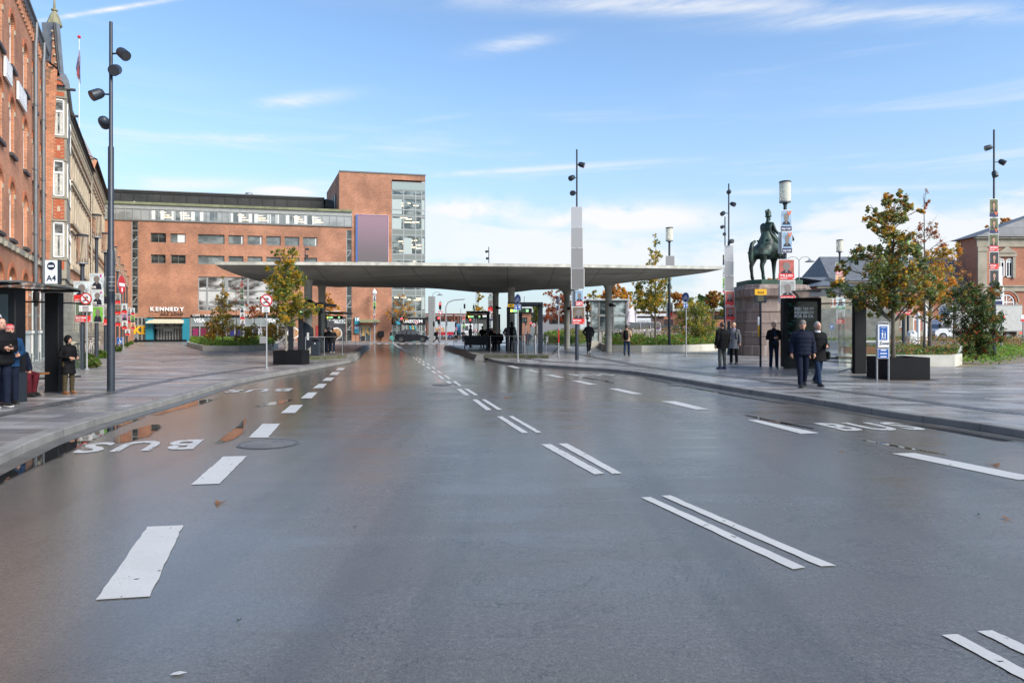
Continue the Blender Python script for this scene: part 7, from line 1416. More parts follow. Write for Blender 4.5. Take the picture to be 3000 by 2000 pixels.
# ---------------- background: station, low buildings, vehicles, bicycles, signals ----------------
SB=brickmat('station_brick',(.44,.15,.075),(.35,.11,.055),(.34,.24,.18),.18); SLT=NB('slate_roof'); _b=SLT.brick(SLT.map((1,1,1.4)),1,(.10,.11,.125),(.15,.16,.175),(.06,.06,.065),.5,.22,.01); SLT.set('Base Color',_b.outputs[0]); SLT.set('Roughness',.6); SLT=SLT.m
SD=mat('station_sandstone',(.33,.29,.22),.8,var=.2,vs=1)
def roundwin(root,u,z0,z1,w,y,m=WF,n='window'):
    zs=z1-w/2; q=MB(); q.ring(u,zs,w/2-.12,w/2,y,y+.1,m,14,0,PI); q.box(u-w/2,u-w/2+.12,y,y+.1,z0,zs,m); q.box(u+w/2-.12,u+w/2,y,y+.1,z0,zs,m); q.box(u-w/2,u+w/2,y,y+.1,z0,z0+.12,m); q.box(u-w/2,u+w/2,y+.01,y+.09,zs-.08,zs+.06,m); q.box(u-.05,u+.05,y+.02,y+.08,z0,z1-.1,m)
    for a in (R(45),R(135)): q.plate([(u,zs),(u+math.cos(a-.06)*w*.48,zs+math.sin(a-.06)*w*.48),(u+math.cos(a+.06)*w*.48,zs+math.sin(a+.06)*w*.48)],y+.02,y+.07,m)
    o=q.build(n,root); g=MB(); g.poly([(u-w/2,y+.06,z0),(u+w/2,y+.06,z0)]+[(u+w/2*math.cos(PI*k/14),y+.06,zs+w/2*math.sin(PI*k/14)) for k in range(15)],GW); g.build('pane',o)
def block(name,label,px0,px1,Y,eaves,ridge,z0=.45,hip=3.,dep=12,wins=(),archs=(),pil=True,rz=0.,cat='building',wallm=None,dx_r=None,band=None):
    x0=P(px0,Y).x; rt=empty(name,(x0,Y,z0),rz,label,cat); w=(px1-px0)/F*Y; ze=ZH(eaves,Y)-z0; zr=ZH(ridge,Y+dep/2)-z0; q=MB(); wm_=wallm or SB
    q.box(0,w,0,dep,0,ze,wm_); q.build('wall',rt); q=MB(); o=.5; q.add([(-o,-o,ze),(w+o,-o,ze),(w+o,dep+o,ze),(-o,dep+o,ze),(hip,dep/2,zr),(w-hip,dep/2,zr)],[(0,1,5,4),(1,2,5),(2,3,4,5),(3,0,4),(3,2,1,0)],SLT); q.build('roof',rt)
    q=MB(); q.box(-.35,w+.35,-.35,-.002,ze-.22,ze-.01,SD); q.box(-.1,w+.1,-.12,-.002,ze-1.1,ze-.25,SD)
    if band: bz=ZH(band,Y)-z0; q.box(-.05,w+.05,-.16,-.002,bz-.5,bz,SD); q.box(-.05,w+.05,-.26,-.002,bz,bz+.15,SD)
    q.box(-.05,w+.05,-.10,-.002,0,.9,SD); q.build('stone_trim',rt)
    if pil:
        for a in (0,w-1.): q=MB(); q.box(a,a+1.,-.14,-.003,.9,ze-1.12,SD); q.box(a-.06,a+1.06,-.2,-.142,ze-1.6,ze-1.3,SD); q.build('corner_pilaster',rt)
    return rt,x0,w,ze
Y=75.
rt,x0,w,ze=block('station_building','sandstone trimmed brick station block with slate hip roof at the right edge',2863,4600,Y,694,492,.45,22.,3.5,band=840)
def su(px): return P(px,Y).x-x0
def sz(y): return ZH(y,Y)-.45
for px in (2932,2956,3040,3064): roundwin(rt,su(px),sz(812),sz(757),su(2972)-su(2952),-.06)
for c_ in (2945,3052):
    q=MB()
    a,b_=su(c_-28),su(c_+30); q.plate([(a,sz(742)),(b_,sz(742)),((a+b_)/2,sz(722))],-.3,-.01,SD); q.box(a,b_,-.25,-.01,sz(752),sz(744),SD); q.box(a+.1,a+.4,-.2,-.01,sz(815),sz(752),SD); q.box(b_-.4,b_-.1,-.2,-.01,sz(815),sz(752),SD); q.build('window_surround',rt)
for c_ in (2948,3060):
    r=su(c_+32)-su(c_); zc=sz(885); q=MB(); q.ring(su(c_),zc,r*.78,r,-.12,-.004,mat('red_arch_brick',(.42,.13,.07),.85),20,0,PI); q.ring(su(c_),zc,r*1.0,r*1.12,-.18,-.004,SD,20,0,PI); q.box(su(c_)-r*1.0,su(c_)-r*.78,-.12,-.004,.9,zc,SD); q.box(su(c_)+r*.78,su(c_)+r,-.12,-.004,.9,zc,SD); q.build('arch_surround',rt); roundwin(rt,su(c_),1.6,zc+r*.7,r*1.4,-.05,n='arched_window')
rt,x0,w,ze=block('station_wing','long low brick station wing with slate roof behind the oak',2440,2872,Y+2,823,752,.45,.5,9,pil=False)
def su(px): return P(px,Y+2).x-x0
for px in (2592,2768,2690,2500,2640): r=su(px+16)-su(px); roundwin(rt,su(px),1.3 if px!=2690 else .5,ZH(892 if px!=2690 else 920,Y+2)-.45,r*2,-.05,n='arched_window'); q=MB(); q.ring(su(px),ZH(892,Y+2)-.45-r,r*1.05,r*1.35,-.10,-.004,SD,16,0,PI); q.build('arch_surround',rt)
q=MB()
for px in (2560,2620,2660,2720,2800,2840): q.box(su(px)-.5,su(px)+.5,-.12,-.003,.9,ze-1.1,SD); 
q.build('pilaster_row',rt)
rt,x0,w,ze=block('station_end_block','station end block with low hipped slate roof behind the shelter',2402,2492,66,838,812,.4,3.,10,band=905)
def su(px): return P(px,66).x-x0
roundwin(rt,su(2440),ZH(900,66)-.4,ZH(860,66)-.4,.9,-.05)
q=MB(); q.box(-.2,w+4,-.3,-.003,0,ZH(905,66)-.4,mat('rough_grey_stone',(.22,.21,.19),.85,var=.3,vs=2)); q.build('stone_base',rt)
def lowhouse(label,px0,px1,Y,y_top,z0,m,roofm,feat=()):
    x0=P(px0,Y).x; rt=empty('low_building',(x0,Y,z0),0,label,'building'); w=(px1-px0)/F*Y; h=ZH(y_top,Y)-z0; q=MB(); q.box(0,w,0,8,0,h,m); q.build('wall',rt); q=MB(); q.box(-.3,w+.3,-.4,8.3,h,h+.35,roofm); q.build('roof',rt)
    for a,b_,c_,d_,mm,nm in feat: q=MB(); q.box((a-px0)/F*Y,(b_-px0)/F*Y,-.06,-.002,max(.02,ZH(d_,Y)-z0),ZH(c_,Y)-z0,mm); q.build(nm,rt)
WB=mat('white_roof_edge',(.62,.62,.62),.6,var=.1)
lowhouse('long low brick building with white roof edge beyond the car park',1835,2165,100,912,.3,SB,WB,[(1935,1972,935,958,mat('garage_dark',(.05,.03,.03),.6),'garage_door'),(1905,1920,932,955,WF,'door'),(2010,2070,925,940,WF,'window_band'),(2090,2150,922,935,G_dark,'window_band')])
lowhouse('grey brown flat roofed shed behind the flags',1850,1945,92,926,.3,mat('shed_brown',(.12,.07,.055),.7),WB,[])
lowhouse('pale lower building behind the bicycle racks',1545,1700,108,928,.1,mat('pale_grey_render',(.24,.25,.27),.8),mat('grey_roof',(.14,.14,.15),.7),[(1560,1590,935,950,G_dark,'window_band'),(1610,1680,935,948,G_dark,'window_band')])
lowhouse('brick house glimpsed under the canopy right of the signals',1520,1556,96,915,.1,SB,WB,[(1528,1545,930,945,G_dark,'window')])
lowhouse('long dark platform roof with bright white top beyond the crossing',1246,1425,118,929,.1,mat('platform_dark',(.08,.075,.07),.8,var=.3,vs=.3),mat('bright_white_roof',(.80,.80,.80),.5),[(1250,1330,944,985,mat('brown_brick_far',(.20,.09,.06),.8,var=.2),'brick_panel')])
# rusty gantry
q=MB(); Y=112
for a,b_,z_ in ((1240,1425,920),(1245,1400,926),(1290,1352,932.5)): q.tube([P(a,Y,ZH(z_,Y)),P(b_,Y,ZH(z_+1,Y))],.13,mat('corten_steel',(.16,.055,.03),.7,var=.3),4)
for px,y0 in ((1303,920),(1330,920),(1341,928),(1357,920),(1322,936)): q.tube([P(px,Y,0),P(px,Y,ZH(y0,Y))],.18 if px!=1322 else .35,mat('corten_steel',(.16,.055,.03),.7),6)
tag(q.build('steel_gantry'),'rust brown steel gantry of posts and beams beyond the crossing','gantry')
# lift pavilion of glass
Y=58.; x0=P(1730,Y).x; rt=empty('glass_pavilion',(x0,Y,KH),0,'two storey glass lift pavilion with grey frame behind the canopy column','pavilion'); w=(1835-1730)/F*Y; h=ZH(880,Y)-KH; mf=mat('pavilion_frame',(.20,.19,.175),.5,.3); q=MB(); D_=3.
for x in (0,w*.22,w*.62,w*.98): 
    for y in (0,D_): q.box(x,x+.12,y,y+.12,0,h,mf)
for z in (0.02,h*.33,h*.66,h-.1): q.box(0,w+.08,-.02,.10,z,z+.12,mf); q.box(-.02,.10,0,D_,z,z+.12,mf); q.box(w-.02,w+.1,0,D_,z,z+.12,mf)
q.build('frame',rt); q=MB(); q.box(-.2,w+.3,-.2,D_+.3,h,h+.12,mat('pavilion_roof',(.45,.46,.45),.4)); q.build('roof',rt)
pg=glassmat('pavilion_glass',0,(.05,.07,.07),(.42,.48,.48),.5,.05)
for a,b_ in ((0,.22),(.22,.62),(.62,.98)):
    for j in range(3):
        if a==.62 and j==0: continue
        q=MB(); q.box(w*a+.13,w*b_-.01,.04,.06,h*.33*j+.14,h*.33*(j+1)-.02,pg if not(a==.22) else glassmat('pavilion_glass_dark',0,(.02,.03,.035),(.12,.15,.16),.8)); q.build('pane',rt)
q=MB(); q.box(w*.64,w*.9,.05,.12,.1,h*.3,mat('door_dark',(.02,.02,.02),.3)); q.build('door',rt)
# stair parapets & lamps left of pavilion
Y=54.; q=MB(); x0=P(1720,Y).x; q.box(0,(1768-1720)/F*Y,0,.3,0,.55,mat('bed_concrete',(.50,.485,.42),.75)); tag(q.build('stair_parapet',loc=(x0,Y,KH)),'low concrete parapet of the stairway left of the long bed','wall')
for px,lb in ((1758,'left gabled ticket post by the stairway'),(1768,'right gabled ticket post by the stairway')):
    c=P(px,52,KH); h=ZH(970,52)-KH; q=MB(); q.box(-.10,.10,-.15,.15,0,h-.2,mat('bright_post',(.45,.44,.42),.5),.01); q.plate([(-.12,h-.2),(.12,h-.2),(0,h)],-.17,.17,mat('bright_post',(.45,.44,.42),.5)); tag(q.build('ticket_post',loc=c),lb,'ticket post','gabled posts')
c=P(1896,50,KH+.4); 
for dx in (0,.42): q=MB(); h=1.05; q.box(-.18,.18,-.15,.15,0,h-.25,mat('weathered_post',(.30,.28,.26),.7,var=.2),.01); q.plate([(-.2,h-.25),(.2,h-.25),(0,h)],-.17,.17,mat('weathered_post',(.30,.28,.26),.7)); tag(q.build('gabled_box',loc=c+Vector((dx,0,0))),'%s weathered gabled box standing in the long bed'%('left' if dx==0 else 'right'),'utility box','gabled boxes in the bed')
Y=53; q=MB(); a=P(1796,Y,KH); h=ZH(972,Y)-KH
for k in range(15): x=k*.3; q.cyl(x,0,0,h,.012,M_anth,5)
q.tube([(0,0,h),(4.2,0,h)],.025,M_zinc,6); q.tube([(0,0,.1),(4.2,0,.1)],.02,M_zinc,6); q.box(0,4.2,-.1,.1,-.1,.02,M_white); tag(q.build('stair_railing',loc=a),'railing with pale handrail round the stair opening','railing')
def flag(px,d,top,label,mflag): 
    p=P(px,d,.3); H=ZH(top,d)-.3; rt=empty('flagpole',p,0,label,'flagpole','white flagpoles by the car park'); q=MB(); q.cyl(0,0,0,H,.06,M_white,8,.03); q.ball((0,0,H+.05),.09,M_white,8,5); q.build('pole',rt); q=MB(); v=[];n=6
    for i in range(n):
        for j in range(6): t=i/(n-1); v.append((-.05-1.5*t*(.45+.5*j/5),.12*math.sin(t*5+j*.6),H-.25-.62*j-.55*t))
    q.add(v,[(i*6+j,(i+1)*6+j,(i+1)*6+j+1,i*6+j+1) for i in range(n-1) for j in range(5)],mflag); q.build('flag',rt,smooth=True)
fw=mat('flag_white_cloth',(.62,.55,.57),.8,var=.12,vs=1); flag(1842,75,868,'flagpole with drooping white flag right of the glass pavilion',fw); flag(1865,75,882,'flagpole with white flag left of the slender oak',fw)
# ---- vehicles ----
M_tyre=mat('tyre',(.015,.015,.015),.8); M_rim=mat('alloy_rim',(.25,.25,.26),.35,.7); M_gl=mat('car_glass',(.07,.08,.09),.05,spec=.9); M_lampw=mat('headlamp',(.5,.5,.52),.15); M_lampr=mat('rear_lamp',(.35,.01,.01),.2); M_plate=mat('number_plate',(.6,.6,.6),.5)
def wheel_(root,x,y,r=.34,w=.22,rim=None):
    q=MB(); q.tube([(x,y-w/2,r),(x,y-w/2+.03,r),(x,y+w/2-.03,r),(x,y+w/2,r)],[r*.9,r,r,r*.9],M_tyre,20); o=q.build('wheel',root); s=-1 if y<0 else 1; yy=y+s*w/2; q=MB(); q.tube([(x,yy-.01*s,r),(x,yy+.008*s,r)],[r*.62,r*.60],rim or M_rim,16); q.build('rim',o)
def car(px,d,z0,rz,label,body,L_=4.6,Wd=1.85,H=1.5,prof=None,kind='car',scale=1.,cat='car',group='parked cars',rim=None):
    """profile side view: x from rear (-) to front (+); front along +x"""
    rt=empty('parked_car' if kind=='car' else kind,P(px,d,z0),rz,label,cat,group); rt.scale=(scale,)*3
    low=[(-.5,.30),(-.5,.62),(-.485,.80),(-.40,.86)] ; 
    bp=prof[0]; gp=prof[1]; q=MB(); hw=Wd/2
    # body lower: loft of side outline across the width with rounded flanks
    def loft(out,ws,m,q):
        n=len(out); v=[]
        for yy,k in ws:
            cx=sum(p[0] for p in out)/n; cz=sum(p[1] for p in out)/n
            for x,z in out: v.append(((cx+(x-cx)*k)*L_,yy*hw,(cz+(z-cz)*(.5+.5*k))*H))
        fs=[tuple(range(n))]+[((i)*n+(j+1)%n,(i)*n+j,(i+1)*n+j,(i+1)*n+(j+1)%n) for i in range(len(ws)-1) for j in range(n)]+[tuple(range((len(ws)-1)*n,len(ws)*n))[::-1]]
        q.add(v,fs,m)
    loft(bp,[(-1,.965),(-.93,.99),(-.7,1.),(.7,1.),(.93,.99),(1,.965)],body,q); q.build('body',rt,smooth=True,angle=35)
    q=MB(); loft(gp,[(-.80,.97),(-.76,1.),(.76,1.),(.80,.97)],M_gl,q); q.build('window_band',rt)
    q=MB(); top=[p for p in gp if p[1]>max(a[1] for a in gp)-.10]; x0_=min(p[0] for p in top); x1_=max(p[0] for p in top); zt_=max(p[1] for p in gp); q.box((x0_-.0)*L_,x1_*L_,-hw*.74,hw*.74,zt_*H-.02,zt_*H+.03,body,.02)
    q.build('roof',rt)
    for t in (.0,.36,.7):
        q=MB(); xx=(x0_+(x1_-x0_)*t); 
        for s in (-1,1): q.tube([(xx*L_-.02,s*hw*.79,zt_*H),((xx-.02)*L_,s*hw*.93,.56*H)],.03,body,4)
        q.build('pillar',rt)
    for x in (-.31,.31):
        for s in (-1,1): wheel_(rt,x*L_,s*(hw-.09),rim=rim)
    for s in (-1,1): q=MB(); q.box(L_*.455,L_*.492,s*hw*.55,s*hw*.92,.44*H,.51*H,M_lampw,.02); q.build('headlight',rt); q=MB(); q.box(-L_*.494,-L_*.46,s*hw*.5,s*hw*.93,.50*H,.57*H,M_lampr,.02); q.build('tail_light',rt)
    q=MB(); q.box(L_*.492,L_*.500,-.26,.26,.22*H,.30*H,M_plate); q.build('number_plate',rt); 
    for s in (-1,1): q=MB(); q.box(.13*L_,.17*L_,s*hw*.98,s*(hw*.98+.16),.60*H,.68*H,body,.02); q.build('door_mirror',rt)
    return rt
SUV=([(-.5,.22),(-.5,.45),(-.48,.62),(-.44,.66),(.22,.62),(.40,.55),(.47,.48),(.495,.38),(.49,.20),(.40,.13),(-.42,.13)],[(-.46,.60),(-.40,.78),(-.26,.96),(-.02,1.),(.10,.96),(.24,.62)])
M_cb=mat('car_paint_black',(.016,.018,.024),.10,.3,spec=1.)
car(1209,81.5,0,0,'black sports utility car crossing the junction in front of the gym',M_cb,4.05,1.85,1.50,SUV,kind='black_car',group=None,rim=mat('dark_rim',(.10,.10,.10),.35,.5))
SED=([(-.5,.25),(-.5,.50),(-.46,.62),(.24,.60),(.42,.52),(.49,.42),(.5,.22),(.4,.14),(-.42,.14)],[(-.40,.60),(-.30,.92),(-.16,1.),(.04,1.),(.14,.90),(.27,.60)])
VAN=([(-.5,.14),(-.5,.55),(-.5,.70),(.28,.60),(.44,.50),(.495,.36),(.5,.16),(.4,.10),(-.42,.10)],[(-.495,.60),(-.49,.96),(-.44,1.),(.12,1.),(.17,.96),(.31,.60)])
car(1926,76,.2,PI-R(8),'teal van parked beyond the long planting bed',mat('paint_teal',(.045,.12,.12),.3,.2),4.9,1.9,1.75,VAN,cat='van')
car(1985,74,.25,R(160),'white car seen behind the bush right of the teal van',mat('paint_white',(.55,.56,.58),.25),4.4,1.8,1.5,SED)
car(2086,78,.3,R(170),'silver car behind the bushes left of the poster strip mast',mat('paint_silver',(.36,.38,.40),.25,.5),4.4,1.8,1.5,SED)
car(1670,80,.1,R(12),'silver car behind the red oak',mat('paint_silver',(.36,.38,.40),.25,.5),4.4,1.8,1.55,SED)
car(2110,84,.3,PI,'pale car parked beside the silver one near the masts',mat('paint_white',(.55,.56,.58),.25),4.3,1.8,1.5,SED)
car(1865,74,.2,R(185),'white van nose peeping out right of the glass pavilion',mat('paint_white',(.55,.56,.58),.25),4.8,1.95,2.1,VAN,cat='van')
def boxtruck(px,d,z0,rz,label,L_,Hb,mbox,text=None,name='box_truck',rearlamp=True,cabx=1.9):
    rt=empty(name,P(px,d,z0),rz,label,'truck','white box vehicles'); mw=mat('truck_white',(.66,.67,.68),.35); q=MB() # front along -x
    c=cabx; q.plate([(0,.45),(.02,1.0),(.35,1.20),(.85,2.0),(1.15,2.12),(c,2.12),(c,.45)],-.95,.95,mw); q.build('cab',rt)
    q=MB(); q.plate([(.45,1.22),(.92,1.97),(1.55,1.97),(1.55,1.22)],-.96,-.953,M_gl); q.plate([(.45,1.22),(.92,1.97),(1.55,1.97),(1.55,1.22)],.953,.96,M_gl); q.build('side_window',rt); q=MB(); q.add([(.34,-.85,1.22),(.34,.85,1.22),(.86,.8,1.98),(.86,-.8,1.98)],[(0,3,2,1)],M_gl); q.build('windscreen',rt)
    q=MB(); q.box(.3,.5,-1.15,-.96,1.25,1.65,M_black,.02); q.build('door_mirror',rt); q=MB(); q.box(-.02,.12,-.9,.9,.38,.62,M_black,.02); q.build('bumper',rt); q=MB(); q.box(.0,.06,-.85,-.45,.78,.95,M_lampw); q.box(.0,.06,.45,.85,.78,.95,M_lampw); q.build('headlights',rt)
    q=MB(); q.plate([(c-.6,2.13),(c-.05,2.13),(c-.05,Hb-.1),(c-.25,Hb-.1)],-.9,.9,mw); q.build('wind_deflector',rt)
    q=MB(); q.box(c+.03,L_,-1.1,1.1,.95,Hb,mbox,.02)
    if text: q.text(text,L_*.6,Hb-.75,.30,M_black,y=-1.11,bold=.01)
    for z in (Hb-.04,.98): q.box(c,L_+.01,-1.115,-1.105,z-.04,z+.04,M_zinc)
    q.build('cargo_box',rt); q=MB(); q.box(c-.5,L_-.1,-.5,.5,.55,.9,M_black); q.box(c+.3,L_-2.,-1.0,-.9,.45,.9,M_black); q.build('chassis',rt)
    for x in (.75,L_-1.3):
        for s in (-1,1): wheel_(rt,x,s*.88,.40,.26)
    for s in (-1,1): q=MB(); q.box(L_-.02,L_+.03,s*.75,s*1.0,.72,.86,mat('lit_rear_lamp',(.8,.03,.01),.3,em=1.5)); q.build('rear_lamp',rt)
    q=MB(); q.box(L_,L_+.03,-.3,.3,.42,.55,M_plate); q.build('number_plate',rt)
boxtruck(2722,66,.45,0,'white box truck driving left behind the dark berry shrub',8.2,3.45,mat('truck_box_grey',(.50,.49,.46),.5,var=.08),name='box_truck')
boxtruck(1842,79,.2,R(2),'white box trailer truck with lettering beyond the bed',3.0,2.1,mat('truck_white',(.66,.67,.68),.35),'LauritzCom',name='box_truck') if False else None
rt=empty('box_trailer',P(1885,78,.2),0,'white box trailer with dark lettering beside the teal van','trailer'); q=MB(); q.box(-1.05,.65,-.9,.9,.35,ZH(932,78)-.2,mat('truck_white',(.66,.67,.68),.35),.03); q.text('LauritzCom',-.2,ZH(944,78)-.2,.22,M_black,y=-.91,bold=.0); q.box(-1.0,.6,-.915,-.905,1.22,1.25,M_zinc); q.build('cargo_box',rt); wheel_(rt,-.2,-.85,.3,.2); wheel_(rt,-.2,.85,.3,.2)
rt=empty('delivery_van',P(1300,104,.05),0,'pale blue and red striped van beyond the signals','van'); q=MB(); q.box(-1.7,1.7,-1,1,.35,2.6,mat('van_pale',(.45,.52,.55),.4),.05); q.box(-1.6,1.6,-1.01,-1.001,.6,1.1,M_red); q.box(-1.2,0.2,-1.012,-1.002,1.2,1.7,mat('van_print',(.5,.3,.15),.5,var=.4)); q.build('body',rt); wheel_(rt,-1.1,-.9); wheel_(rt,1.1,-.9)
rt=empty('delivery_van',P(1345,106,.05),0,'dark blue backed poster van right of the striped van','van'); q=MB(); q.box(-1.5,1.5,-1,1,.35,2.3,mat('van_blue',(.06,.22,.35),.4,var=.3),.05); q.disc(-.4,1.6,.25,.25,-1.01,-1.001,M_mag); q.build('body',rt); wheel_(rt,-1,-.9); wheel_(rt,1,-.9)
rt=empty('delivery_van',P(1383,104,.05),0,'white van half hidden behind the waiting people','van'); q=MB(); q.box(-1.6,1.6,-1,1,.35,2.3,mat('truck_white',(.66,.67,.68),.35),.06); q.box(-1.4,-.5,-1.01,-1.001,1.3,2.0,M_gl); q.build('body',rt); wheel_(rt,-1,-.9); wheel_(rt,1,-.9)
# bicycles
def bike(mf_):
    rt=empty('bicycle',(0,0,0)); 
    for x in (-.52,.52):
        q=MB(); n=20
        path=[(x+.33*math.cos(2*PI*k/n),0,.34+.33*math.sin(2*PI*k/n)) for k in range(n+1)]; q.tube(path,.016,M_tyre,5,cap=False)
        for k in range(4): a=PI*k/4; q.tube([(x-.32*math.cos(a),0,.34-.32*math.sin(a)),(x+.32*math.cos(a),0,.34+.32*math.sin(a))],.003,M_zinc,3)
        q.build('wheel',rt)
    q=MB()
    for a,b_ in (((-.52,.34),(-.14,.34)),((-.52,.34),(-.26,.82)),((-.14,.34),(-.28,.88)),((-.14,.34),(.36,.74)),((-.26,.80),(.34,.82)),((.52,.34),(.36,.74)),((.36,.74),(.32,.98))): q.tube([(a[0],0,a[1]),(b_[0],0,b_[1])],.016,mf_,5)
    q.build('frame',rt); q=MB(); q.box(-.40,-.16,-.07,.07,.90,.95,M_black,.02); q.build('saddle',rt); q=MB(); q.tube([(.22,-.28,1.0),(.34,-.2,1.03),(.34,.2,1.03),(.22,.28,1.0)],.014,M_anth,5); q.build('handlebar',rt); return rt
bcols=[('black',(.02,.02,.02)),('red',(.3,.02,.02)),('white',(.55,.55,.55)),('blue',(.02,.06,.25)),('orange',(.55,.18,.02))]
bp=[bike(mat('bike_'+n,c,.35)) for n,c in bcols]; used=[False]*5
spots=[]
rr=random.Random(9)
for k in range(11): spots.append((1532+7.2*k,58+rr.uniform(0,3),.1,R(70+rr.uniform(-20,20)),rr.choice([0,0,1,2,4,0]),'in the rack behind the right shelter'))
for k in range(12): spots.append((1295+9.5*k,93+rr.uniform(0,2),.05,R(75+rr.uniform(-15,15)),rr.choice([0,0,2,3]),'in the far rack beyond the crossing'))
spots+=[(228,27.5,KH,R(120),0,''),(268,40,KH,R(110),2,''),(822,60,KH,R(40),2,''),(826,62,KH,R(60),0,''),(1262,92,0,R(80),0,'')]
lab={23:'black bicycle behind the first left lantern',24:'white bicycle leaning near the second left lantern',25:'white bicycle parked right of the left bed',26:'black bicycle parked right of the left bed',27:'black bicycle beside the grey monolith'}
for i,(px,d,z,rz,ci,wh) in enumerate(spots):
    o=bp[ci] if not used[ci] else copy_tree(bp[ci]); used[ci]=True; o.location=P(px,d,z); o.rotation_euler.z=rz
    tag(o,lab.get(i) or '%s bicycle parked %s'%(bcols[ci][0],wh),'bicycle','bicycles '+(wh or 'parked around the square'))
for i,u_ in enumerate(used):
    if not u_:
        for ch in kids(bp[i]): bpy.data.objects.remove(ch)
        bpy.data.objects.remove(bp[i])
# traffic lights
M_rl=mat('red_signal_light',(1.,.03,.03),.3,em=6.); M_gl2=mat('green_signal_light',(.05,.9,.5),.3,em=3.); M_off=mat('signal_off',(.02,.02,.02),.4)
def signal(px,d,py0,py1,lit,label,pole_top=None,poley=0.,arm=None,z0=0.,tri=False,halo=False):
    p=P(px,d,z0); rt=empty('traffic_signal',p,0,label,'traffic light','traffic signals at the junction'); z1=ZH(py0,d)-z0; z2=ZH(py1,d)-z0; h=z1-z2; w=h*.36; q=MB(); q.box(-w/2,w/2,-.12,.08,z2,z1,M_black,.02); q.build('signal_head',rt)
    for k in range(3):
        q=MB(); zc=z1-h*(.19+.31*k); on=(lit=='r' and k==0) or (lit=='g' and k==2); q.disc(0,zc,w*.34,w*.34,-.14,-.121,(M_rl if lit=='r' else M_gl2) if on else M_off,14); q.build('lamp',rt)
    q=MB(); 
    if arm is None: q.cyl(.0,.16,0,z1+.2,.06,M_zinc,10)
    else: ax=(arm-px)/F*d; q.tube([(ax,.1,0),(ax,.1,z1-.4),(ax+.25,.1,z1+.15),(ax+.8,.1,z1+.42),(0,.1,z1+.55)],.06,M_zinc,8)
    q.build('pole',rt,smooth=True)
    return rt
signal(1289.5,80,886,906,'r','upper red signal on the post right of the car',z0=0); rt=signal(1286,80.5,928,949,'r','lower red signal under the upside down triangle sign')
e=P(1290.5,79.7,ZH(918,80)); q=MB(); q.plate([(-.29,.25),(.29,.25),(0,-.25)][::-1],-.02,.0,M_red); q.plate([(-.18,.185),(.18,.185),(0,-.12)][::-1],-.026,-.021,M_signw); tag(q.build('give_way_sign',loc=e),'white and red give way triangle on the signal post','road sign')
c=P(1290.5,79.6,ZH(959,80)); rt=empty('no_turn_sign',c,0,'small round red rimmed sign low on the signal post','road sign'); discsign(rt,Vector((0,0,0)),.23,0,'ban')
signal(1177,82,930,948,'r','red signal beside the tree at the gym',z0=0)
signal(1361,80,890,904,'','dark signal hanging from the curved arm over the crossing',arm=1306); signal(1388,78,895,909,'g','signal showing green behind the sparse yellow tree'); signal(1271,86,942,956,'','unlit signal beside the grey slab'); signal(1308,88,940,954,'','unlit signal under the gantry at left'); signal(1335,88,944,958,'','unlit signal in the middle of the crossing'); signal(1378,82,934,948,'r','red signal left of the waiting people',z0=0) ; signal(1389,82,936,950,'','unlit signal right of the red one by the waiting people')
signal(1540,75,940,952,'','far unlit signal between the right shelters'); signal(1555,75,944,956,'r','far red signal seen right of the departure shelter')
signal(2939,47,925,938,'r','red signal at the right edge beside the truck',z0=.4)
for px,y,d,lb in ((1243,965,95,'small red round sign left of the grey slab'),(1392,968,80,'small round ban sign behind the waiting man'),(843+377,944,84,'round ban sign in front of the gym sign'),(1563,952,80,'round ban sign beyond the bicycles')):
    rt=empty('round_road_sign',P(px,d,0),0,lb,'road sign'); discsign(rt,Vector((0,0,ZH(y,d))),.26,0,'ban'); q=MB(); q.cyl(0,.03,0,ZH(y,d)+.2,.03,M_zinc,6); q.build('post',rt)
q=MB(); p=P(1425,66,KH); 
post(1395,100,835,'tall thin pole rising behind the shelters',.05); post(1350,100,905,'thin catenary pole beyond the crossing',.05); post(1536,110,868,'thin distant pole between the trees',.06)
# round ban of ring sign by parking and parking board
rt=empty('parking_sign',P(2437,62,.3),0,'small blue parking sign seen through the shelter glass','road sign'); platesign(rt,Vector((0,0,ZH(957,62)-.3)),.36,.44,0,M_blue,lambda q,w,h:q.text('P',0,-h*.3,h*.55,M_signw,y=-.02,bold=.03)); q=MB(); q.cyl(0,.03,0,ZH(950,62)-.3,.03,M_zinc,6); q.build('post',rt)
rt=empty('car_wash_sign',P(1909,88,.3),0,'blue edged square sign with dark car symbol behind the oak','road sign'); platesign(rt,Vector((0,0,ZH(911,88)-.3)),.7,.62,0,M_blue,lambda q,w,h:(q.box(-w*.42,w*.42,-.016,-.013,-h*.4,h*.4,mat('sign_grey',(.25,.28,.27),.5)),q.plate([(-w*.3,-h*.1),(w*.3,-h*.1),(w*.3,h*.1),(w*.1,h*.22),(-w*.15,h*.22)],-.021,-.017,M_black))); q=MB(); q.cyl(0,.03,0,ZH(911,88)-.3,.04,M_zinc,6); q.build('post',rt)
q=MB(); p=P(2658,62,.4)
for i,px in enumerate((2690,2711)): 
    c=P(px,56,.35); q=MB(); h=ZH(918 if i==0 else 893,56)-.35; q.lathe([(.14,0),(.14,h),(.02,h+.1)],M_white,seg=12); tag(q.build('white_post',loc=c),['shorter thick white post before the station wing','taller white post against the bare trunk'][i],'post')
c=P(2672,55,.35); q=MB(); q.box(-.3,.3,-.25,.25,0,.95,M_white,.03); q.box(-.38,.38,-.3,.3,0,.3,M_white,.02); q.lathe([(.33,.95),(.36,1.0),(.2,1.15)],M_white,seg=4); tag(q.build('white_pier',loc=c),'stubby white capped pier near the station wing','pier')
